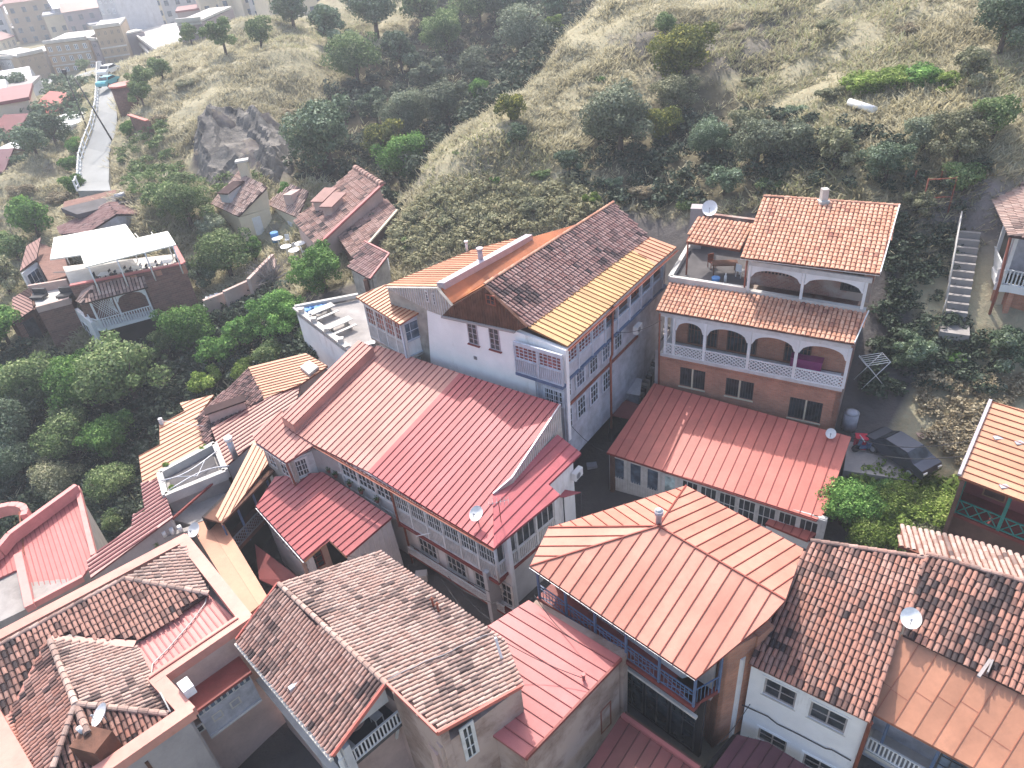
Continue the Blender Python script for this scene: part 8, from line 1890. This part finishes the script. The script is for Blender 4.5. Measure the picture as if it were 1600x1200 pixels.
TREES = [
 # left woods
 (215, 600, 62, 'mid', 'broad leafy tree in the woods straight above the stepped orange roofs'), (140, 615, 48, 'fresh', 'fresh green tree left of the broad tree above the orange roofs'), (60, 600, 50, 'mid', 'wide green tree at the left edge under the brick restaurant entry'), (20, 655, 46, 'dark', 'shadowy tree at the left edge above the curved parapet house'),
 (120, 680, 44, 'mid', 'full green tree in the middle of the left woods'), (190, 690, 42, 'fresh', 'leafy tree beside the stepped orange roof edge'), (90, 740, 38, 'olive', 'olive toned bushy tree above the rose red parapet roof'), (180, 760, 36, 'mid', 'leafy tree beside the striped lean-to roof'), (30, 715, 36, 'dark', 'dark tree touching the left edge over the curved parapet'), (185, 815, 22, 'mid', 'small tree at the stone side wall of the rose roofed house'),
 (305, 520, 44, 'fresh', 'dense tree below the stepped lilac garden wall'), (350, 560, 34, 'fresh', 'light green tree between the woods and the dark pantile roof'), (400, 530, 34, 'fresh', 'tree left of the pale walled picnic terrace'), (440, 500, 42, 'fresh', 'bright soft tree hugging the left wall of the picnic terrace'), (385, 590, 24, 'lime', 'lime green bushy tree above the dark pantile roof'), (330, 605, 26, 'lime', 'lime coloured low tree at the corner of the stepped orange roof'), (430, 560, 28, 'mid', 'tree at the foot of the white terrace wall'), (265, 545, 26, 'mid', 'small tree at the foot of the restaurant wall'),
 (508, 432, 46, 'fresh', 'round bright green tree on the walled picnic terrace'), (115, 590, 30, 'fresh', 'sunlit tree just under the restaurant lower terrace'), (20, 530, 34, 'fresh', 'green tree left of the dark glazed restaurant entry'), (12, 590, 30, 'fresh', 'light tree low at the left edge under the restaurant'),
 (360, 405, 44, 'mid', 'full tree right of the brick restaurant terrace'), (320, 430, 28, 'dark', 'smaller dark tree at the brick restaurant right corner'), (400, 395, 22, 'fresh', 'light green tree under the cream garage doors'), (300, 335, 40, 'mid', 'leafy tree left of the cream house with dormer'), (335, 352, 24, 'grey', 'silvery tree against the left wall of the cream house'), (262, 325, 28, 'mid', 'tree behind the canvas canopy'), (455, 320, 18, 'fresh', 'bright slim tree between the narrow cream house and the dormers'),
 (60, 350, 34, 'fresh', 'bright green tree above the restaurant white glazed gable'), (25, 385, 26, 'mid', 'tree on the slope left of the restaurant'), (15, 440, 30, 'olive', 'olive coloured tree at the left edge beside the restaurant'), (120, 285, 18, 'fresh', 'green bushy tree under the road fence'),
 # ravine
 (520, 245, 62, 'dark', 'big glossy dark tree behind the double dormer house'), (640, 255, 44, 'fresh', 'fresh green tree in the ravine at the foot of the grassy spur'), (600, 225, 34, 'yellow', 'yellow tipped tree beside the fresh green one in the ravine'), (560, 110, 42, 'mid', 'tree on the far ravine flank below the dry slope'),
 (640, 190, 44, 'grey', 'grey green tree filling the lower ravine'), (700, 175, 40, 'grey', 'ashen tree in the middle of the ravine'), (680, 135, 34, 'grey', 'ashen tree higher up the ravine'), (740, 110, 32, 'grey', 'greyish tree with bare twigs in the upper ravine'), (750, 140, 24, 'fresh', 'small fresh green tree against the spur edge'), (700, 70, 40, 'mid', 'upright tree in the upper ravine'), (750, 30, 40, 'mid', 'leafy tree near the top of the ravine'), (820, 70, 44, 'grey', 'broad grey green tree right under the spur edge'), (800, 20, 42, 'dark', 'dark tree at the top edge above the ravine'), (870, 20, 34, 'dark', 'darkest tree at the top edge beside the spur'), (868, 55, 16, 'lime', 'small lime tree poking over the spur edge'), (630, 110, 32, 'dark', 'dark tree in the hazy part of the ravine'), (590, 40, 44, 'dark', 'blue hazed tree at the top of the far flank'), (520, 60, 34, 'dark', 'hazy dark tree on the far flank'), (660, 30, 34, 'mid', 'hazy tree in the top middle of the ravine'), (590, 180, 30, 'dark', 'dark tree behind the big glossy tree'), (460, 30, 34, 'dark', 'hazy tree at the top left of the far flank'),
 (410, 66, 24, 'mid', 'lone pine-like tree with a bare leaning trunk on the dry slope'), (355, 78, 26, 'mid', 'rounded tree on the crest of the dry slope'), (300, 62, 16, 'mid', 'small tree beside the white roofed pavilion'), (255, 115, 18, 'mid', 'green tree by the upper road bend'), (228, 130, 22, 'mid', 'tree right of the round turret'), (225, 158, 18, 'mid', 'tree behind the red topped brick wall'), (200, 200, 14, 'fresh', 'bright bush-like tree under the brick garden wall'),
 (30, 160, 26, 'dark', 'blue hazed tree below the far street'), (85, 205, 26, 'dark', 'dark hazed tree beside the pergola house'), (60, 235, 24, 'dark', 'hazed tree over the brown roofed slope house'), (10, 190, 24, 'mid', 'hazy tree at the left edge of the far slope'), (135, 110, 10, 'mid', 'small street tree before the building with arched windows'), (82, 112, 10, 'mid', 'street tree before the tan building'), (115, 225, 14, 'fresh', 'small green tree below the street lamp'), (112, 255, 14, 'fresh', 'small green tree beside the fence posts'),
 (20, 15, 16, 'mid', 'far green tree in the top left corner'), (145, 8, 18, 'mid', 'far green tree beside the pale tower top'),
 # right hill
 (1068, 105, 52, 'yellow', 'big yellow green tree on the grassy hill above the brick house'), (1055, 165, 36, 'olive', 'lower crown under the big yellow green tree'), (1040, 205, 34, 'yellow', 'yellow tree in the hollow above the brick house'), (968, 215, 58, 'grey', 'wide grey green tree in the hollow behind the white gable house'), (800, 200, 28, 'yellow', 'yellow topped tree on the left shoulder of the spur'), (812, 235, 20, 'dark', 'dark small tree under the yellow topped one'), (925, 320, 16, 'lime', 'lime tree behind the brown tiled gable ridge'), (890, 270, 22, 'dark', 'shaded tree in the gully behind the white gable house'), (1040, 60, 20, 'mid', 'lone green tree on the shaded rocky patch'),
 (1110, 230, 36, 'dark', 'dark tree right of the hollow'), (1180, 240, 44, 'grey', 'silvery tree above the brick house roof'), (1130, 290, 28, 'dark', 'dark tree just behind the small tiled terrace roof'), (1170, 195, 28, 'olive', 'olive tree under the grassy slope at right'), (1240, 230, 34, 'grey', 'pale twiggy tree left of the white pipe'), (1300, 250, 34, 'olive', 'olive tree behind the top tiled roof'), (1380, 270, 36, 'dark', 'brownish dark tree behind the rusty post frame'), (1490, 230, 40, 'olive', 'broad olive tree at the right above the balustraded house'), (1550, 200, 34, 'mid', 'tree at the right edge below the vine bank'), (1440, 220, 30, 'grey', 'grey green tree in the middle of the right slope'), (1500, 300, 28, 'mid', 'tree left of the balustraded house roof'), (1430, 330, 22, 'olive', 'low olive tree beside the rusty post frame'), (1560, 60, 44, 'dark', 'dark tree at the upper right corner slope'), (1510, 130, 30, 'olive', 'sparse tree above the vine bank'),
 (1310, 800, 46, 'fresh', 'bright green tree leaning over the lower corner of the coral roof'), (1345, 845, 36, 'lime', 'lime tree behind the ridge of the white house'), (1420, 560, 30, 'dark', 'shaded tree in the yard right of the brick house'), (1560, 560, 34, 'dark', 'dark shrub tree under the balustraded house'),
]
for a in TREES: plant(*a)
BUSH = [
 (1340, 130, 34, 'lime', 'left end of the bright vine bank on the right slope'), (1385, 125, 36, 'lime', 'middle of the bright vine bank on the right slope'), (1440, 120, 34, 'fresh', 'right middle of the bright vine bank'), (1480, 130, 24, 'lime', 'right end of the bright vine bank'), (1300, 148, 22, 'olive', 'dull bush just left of the vine bank'),
 (775, 285, 10, 'fresh', 'tiny bright green bush low on the grassy spur'), (690, 190, 12, 'olive', 'tiny olive bush near the top of the spur edge'), (720, 255, 12, 'mid', 'small green bush on the left side of the spur'), (940, 130, 14, 'fresh', 'low green patch in the middle of the spur'), (650, 340, 20, 'olive', 'olive bush beside the lower tiled house'), (700, 355, 24, 'olive', 'olive bush above the orange shed roof'), (760, 340, 26, 'olive', 'olive bush over the vent pipe of the orange shed roof'), (830, 320, 28, 'olive', 'large olive bush at the foot of the spur'), (880, 310, 18, 'olive', 'olive bush left of the brown tiled ridge'), (640, 385, 18, 'mid', 'dark low bush behind the grid tiled shed'), (850, 280, 18, 'mid', 'bush in the gully left of the lime tree'), (1290, 55, 16, 'olive', 'faint bush on the upper right grass'), (1180, 120, 18, 'olive', 'bush under the grassy right slope'), (1075, 320, 20, 'mid', 'green bush behind the big pale satellite dish'), (1010, 300, 24, 'dry', 'brown dry bush behind the yellow eave house'), (960, 290, 22, 'dark', 'dark bush right of the lime tree'), (1240, 165, 20, 'dark', 'dark bush in the right gully'), (1200, 290, 22, 'mid', 'green bush touching the top tiled roof ridge'),
 (1395, 785, 48, 'lime', 'vine cover in the middle of the yard behind the pale tiles'), (1460, 790, 48, 'lime', 'vine cover near the green gallery posts'), (1440, 830, 42, 'olive', 'yellowing vine cover above the pale tile slope'), (1370, 770, 28, 'fresh', 'vine cover next to the parked dark car slab'), (1500, 795, 34, 'fresh', 'vine at the foot of the green gallery post'), (1490, 560, 18, 'fresh', 'bush at the foot of the pale garden steps'),
 (250, 180, 16, 'dry', 'dry tan bush on the slope above the rock bluff'), (290, 130, 14, 'olive', 'olive bush high on the dry slope'), (240, 260, 16, 'mid', 'green bush at the lower end of the dry slope'), (210, 290, 18, 'mid', 'bush right of the road end'), (280, 300, 22, 'mid', 'bush under the rock bluff'), (190, 240, 12, 'mid', 'small bush at the right edge of the road'), (105, 170, 12, 'dry', 'dry bush beside the street lamp'), (450, 175, 14, 'dry', 'dry bush right of the lone leaning tree'), (90, 300, 20, 'dry', 'dry bush at the left of the fence'), (40, 300, 20, 'dry', 'dry bush on the lower left slope'), (1420, 40, 16, 'dry', 'dry bush at the top right'), (720, 200, 12, 'dry', 'dry bush on the crest of the spur'), (1150, 40, 14, 'dry', 'dry bush on the shaded rocky patch'),
 (235, 845, 14, 'mid', 'small hedge squeezed between the striped lean-to and peach parapet'), (480, 525, 22, 'mid', 'low bush at the base of the white terrace wall'), (560, 540, 12, 'olive', 'small dry plant at the end of the picnic terrace'), (110, 780, 24, 'olive', 'reedy olive bush above the red parapet corner'),
]
for a in BUSH: plant(*a, cat='bush', hr=.62)
# planter greenery on the roof terrace
for x, y, rr, lab in ((262, 728, 8, 'spiky plant in the near left planter of the roof terrace'), (270, 762, 8, 'green plant in the front planter of the roof terrace'), (318, 700, 7, 'plant in the rear planter of the roof terrace')):
    plant(x, y, rr, 'lime', lab, 'bush', hr=.8, base=P(x, y + 3, 4.5))
plant(245, 846, 11, 'mid', 'bush growing beside the three white meters', 'bush', hr=.8, base=P(245, 850, 3.0))
# bare grey twiggy bush by the yard
p = hit(425, 440); mb = MB(); r_ = random.Random(9)
for i in range(90):
    a = r_.uniform(0, 6.28); e = r_.uniform(.2, 1.3); L_ = r_.uniform(1.2, 2.8); d = Vector((math.cos(a) * math.cos(e), math.sin(a) * math.cos(e), math.sin(e))); q = p + d * L_; mb.tube([p + d * .2, p + d * L_ * .5 + Vector((r_.gauss(0, .15), r_.gauss(0, .15), .1)), q], [.05, .03, .012], 4, caps=False)
    for k in range(3): s_ = p + d * L_ * r_.uniform(.4, .9); mb.tube([s_, s_ + Vector((r_.gauss(0, .4), r_.gauss(0, .4), r_.uniform(0, .5)))], [.02, .008], 3, caps=False)
solo('bare_bush', mb, mat('dead_wood', (.26, .24, .24), .9), 'leafless grey bush in the yard left of the round green tree', 'bush', p)

# ------------------------------------------------------------------ uncountable ground cover: dry grass, undergrowth
def scatter(n, xr, yr, seed):
    r = np.random.RandomState(seed); return r.uniform(*xr, n), r.uniform(*yr, n), r
def visible_weight(X, Y):
    return np.clip(70 / np.sqrt(X ** 2 + Y ** 2 + 900), 0, 1) ** 1.6
X, Y, r = scatter(470000, (-110, 105), (44, 175), 4)
mv, mw, mr = masks(X, Y); dens = vnoise(X, Y, 5, 8)
roadq = polymask(X, Y, RL + RR[::-1])
keep = (mv < .5) & (mr < .8) & (roadq < .5) & (r.rand(len(X)) < visible_weight(X, Y) * (.35 + dens)) & ((mw < .5) | (r.rand(len(X)) < .15)) & (np.abs(X) < Y * 1.0 + 20)
keep &= ~((X < -10) & (Y < 58) & (mw < .5) & (X > -60) & False)
X, Y = X[keep], Y[keep]; Z = zter(X, Y); n = len(X); print('tufts', n)
B = 4; big = (.55 + .9 * vnoise(X, Y, 4, 9)) * r.uniform(.6, 1.3, n)
V = []; tn = []; accent = []
tone = np.clip(vnoise(X, Y, 7, 12) * .6 + r.rand(n) * .5, 0, 1); green = (vnoise(X, Y, 11, 13) > .62) & (r.rand(n) < .6)
for k in range(B):
    a = r.uniform(0, 6.28, n); lean = r.uniform(.3, 1.1, n) * big * .9; h_ = big * r.uniform(.18, .55, n); w = .025 + big * .032
    bx, by = X + r.normal(0, .12, n) * big, Y + r.normal(0, .12, n) * big; ca, sa = np.cos(a), np.sin(a)
    lx = lean * np.cos(a + 1.4) + .12; ly = lean * np.sin(a + 1.4) - .05
    v0 = np.stack([bx - ca * w, by - sa * w, Z - .1], 1); v1 = np.stack([bx + ca * w, by + sa * w, Z - .1], 1)
    v2 = np.stack([bx + lx + ca * w * .5, by + ly + sa * w * .5, Z + h_], 1); v3 = np.stack([bx + lx - ca * w * .5, by + ly - sa * w * .5, Z + h_ * .96], 1)
    V.append(np.stack([v0, v1, v2, v3], 1)); tn.append(np.clip(tone + r.normal(0, .12, n), 0, 1)); accent.append(np.where(green, .55, 0) + r.rand(n) * .3)
gm = leafmat('dry_grass', (.34, .31, .205), (.62, .575, .40), .3, (.33, .37, .17))
me = quads_mesh('dry_grass', np.concatenate(V), np.concatenate(tn), np.concatenate(accent), gm)
o = bpy.data.objects.new('dry_grass', me); COL.objects.link(o); o['kind'] = 'stuff'; o['label'] = 'dry tan grass covering the hillsides'; o['category'] = 'grass'
def cover(name, label, poly, kind, n, size, seed, hmax=1.6, leaf=.10):
    q = [hit(*p) for p in poly]; xs_ = [p.x for p in q]; ys_ = [p.y for p in q]
    X, Y, r = scatter(n, (min(xs_), max(xs_)), (min(ys_), max(ys_)), seed); k = polymask(X, Y, poly) > .5; X, Y = X[k], Y[k]
    Z = zter(X, Y); VV = []; TT = []; PP = []
    cl = [leafcloud(seed * 3 + i, 130, 6, .6, .115) for i in range(6)]
    for i in range(len(X)):
        v, t_, p_ = cl[i % 6]; s = size * r.uniform(.5, 1.4); a = r.uniform(0, 6.28); c_, s_ = math.cos(a), math.sin(a)
        vv = v.copy(); x = vv[..., 0] * c_ - vv[..., 1] * s_; y = vv[..., 0] * s_ + vv[..., 1] * c_; vv = np.stack([x * s + X[i], y * s + Y[i], vv[..., 2] * s * .8 + Z[i] + s * .35], 2)
        VV.append(vv); TT.append(np.clip(t_ * .7 + r.rand() * .3, 0, 1)); PP.append(p_)
    me = quads_mesh(name, np.concatenate(VV), np.concatenate(TT), np.concatenate(PP), LM[kind]); o = bpy.data.objects.new(name, me); COL.objects.link(o); o['kind'] = 'stuff'; o['label'] = label; o['category'] = 'undergrowth'
cover('woodland_undergrowth', 'dark green undergrowth filling the gaps between the trees of the left woods', WOOD, 'under', 1300, 1.3, 3)
cover('ravine_undergrowth', 'grey green scrub covering the ravine floor', RAV, 'under', 1200, 1.7, 5)
cover('gully_scrub', 'dark scrub in the gully behind the tiled houses', [(880, 250), (960, 160), (1120, 190), (1250, 170), (1320, 200), (1560, 240), (1500, 340), (1400, 320), (1200, 310), (1080, 330), (900, 320)], 'under', 560, 1.2, 6)
cover('slope_scrub', 'low scrub at the foot of the grassy spur', [(610, 400), (640, 330), (760, 300), (900, 290), (940, 330), (800, 380), (640, 420)], 'hay', 520, 1.0, 7)
cover('yard_scrub', 'dark weeds over the bare yard right of the brick house', [(1375, 350), (1500, 345), (1480, 500), (1600, 560), (1600, 620), (1440, 620), (1345, 640), (1385, 450)], 'under', 420, .9, 14)
cover('yard_dry_weeds', 'dry brown weeds on the open yard above the parked car', [(1430, 590), (1600, 590), (1600, 640), (1545, 640), (1505, 745), (1445, 700)], 'dry', 300, .7, 15)
cover('vine_carpet', 'bright vine leaves carpeting the yard behind the pale tile roof', [(1330, 760), (1400, 745), (1500, 760), (1540, 830), (1440, 870), (1330, 860)], 'lime', 260, .9, 8)
cover('hazy_scrub', 'blue hazed scrub on the slope below the far street', [(-40, 150), (110, 130), (150, 140), (120, 200), (60, 260), (-40, 270)], 'dark', 500, 2.2, 10)
cover('roadside_scrub', 'green scrub scattered over the dry slope beside the road', [(180, 230), (260, 190), (300, 280), (420, 290), (300, 340), (220, 320)], 'mid', 260, 1.2, 11)
# ------------------------------------------------------------------ air
mb = MB(); mb.box((-440, -45, -14), (900, 0, 0), (0, 600, 0), (0, 0, 110)); hz = obj('haze', mb, [])
hm = bpy.data.materials.new('haze_air'); hm.use_nodes = True; nt = hm.node_tree; nt.nodes.remove(nt.nodes['Principled BSDF'])
pv = nt.nodes.new('ShaderNodeVolumePrincipled'); pv.inputs['Density'].default_value = .0009; pv.inputs['Color'].default_value = (.86, .91, 1.0, 1); pv.inputs['Anisotropy'].default_value = .2
nt.links.new(pv.outputs[0], nt.nodes['Material Output'].inputs['Volume']); hz.data.materials.append(hm); hz['kind'] = 'stuff'
hm.cycles.homogeneous_volume = True if hasattr(hm.cycles, 'homogeneous_volume') else None
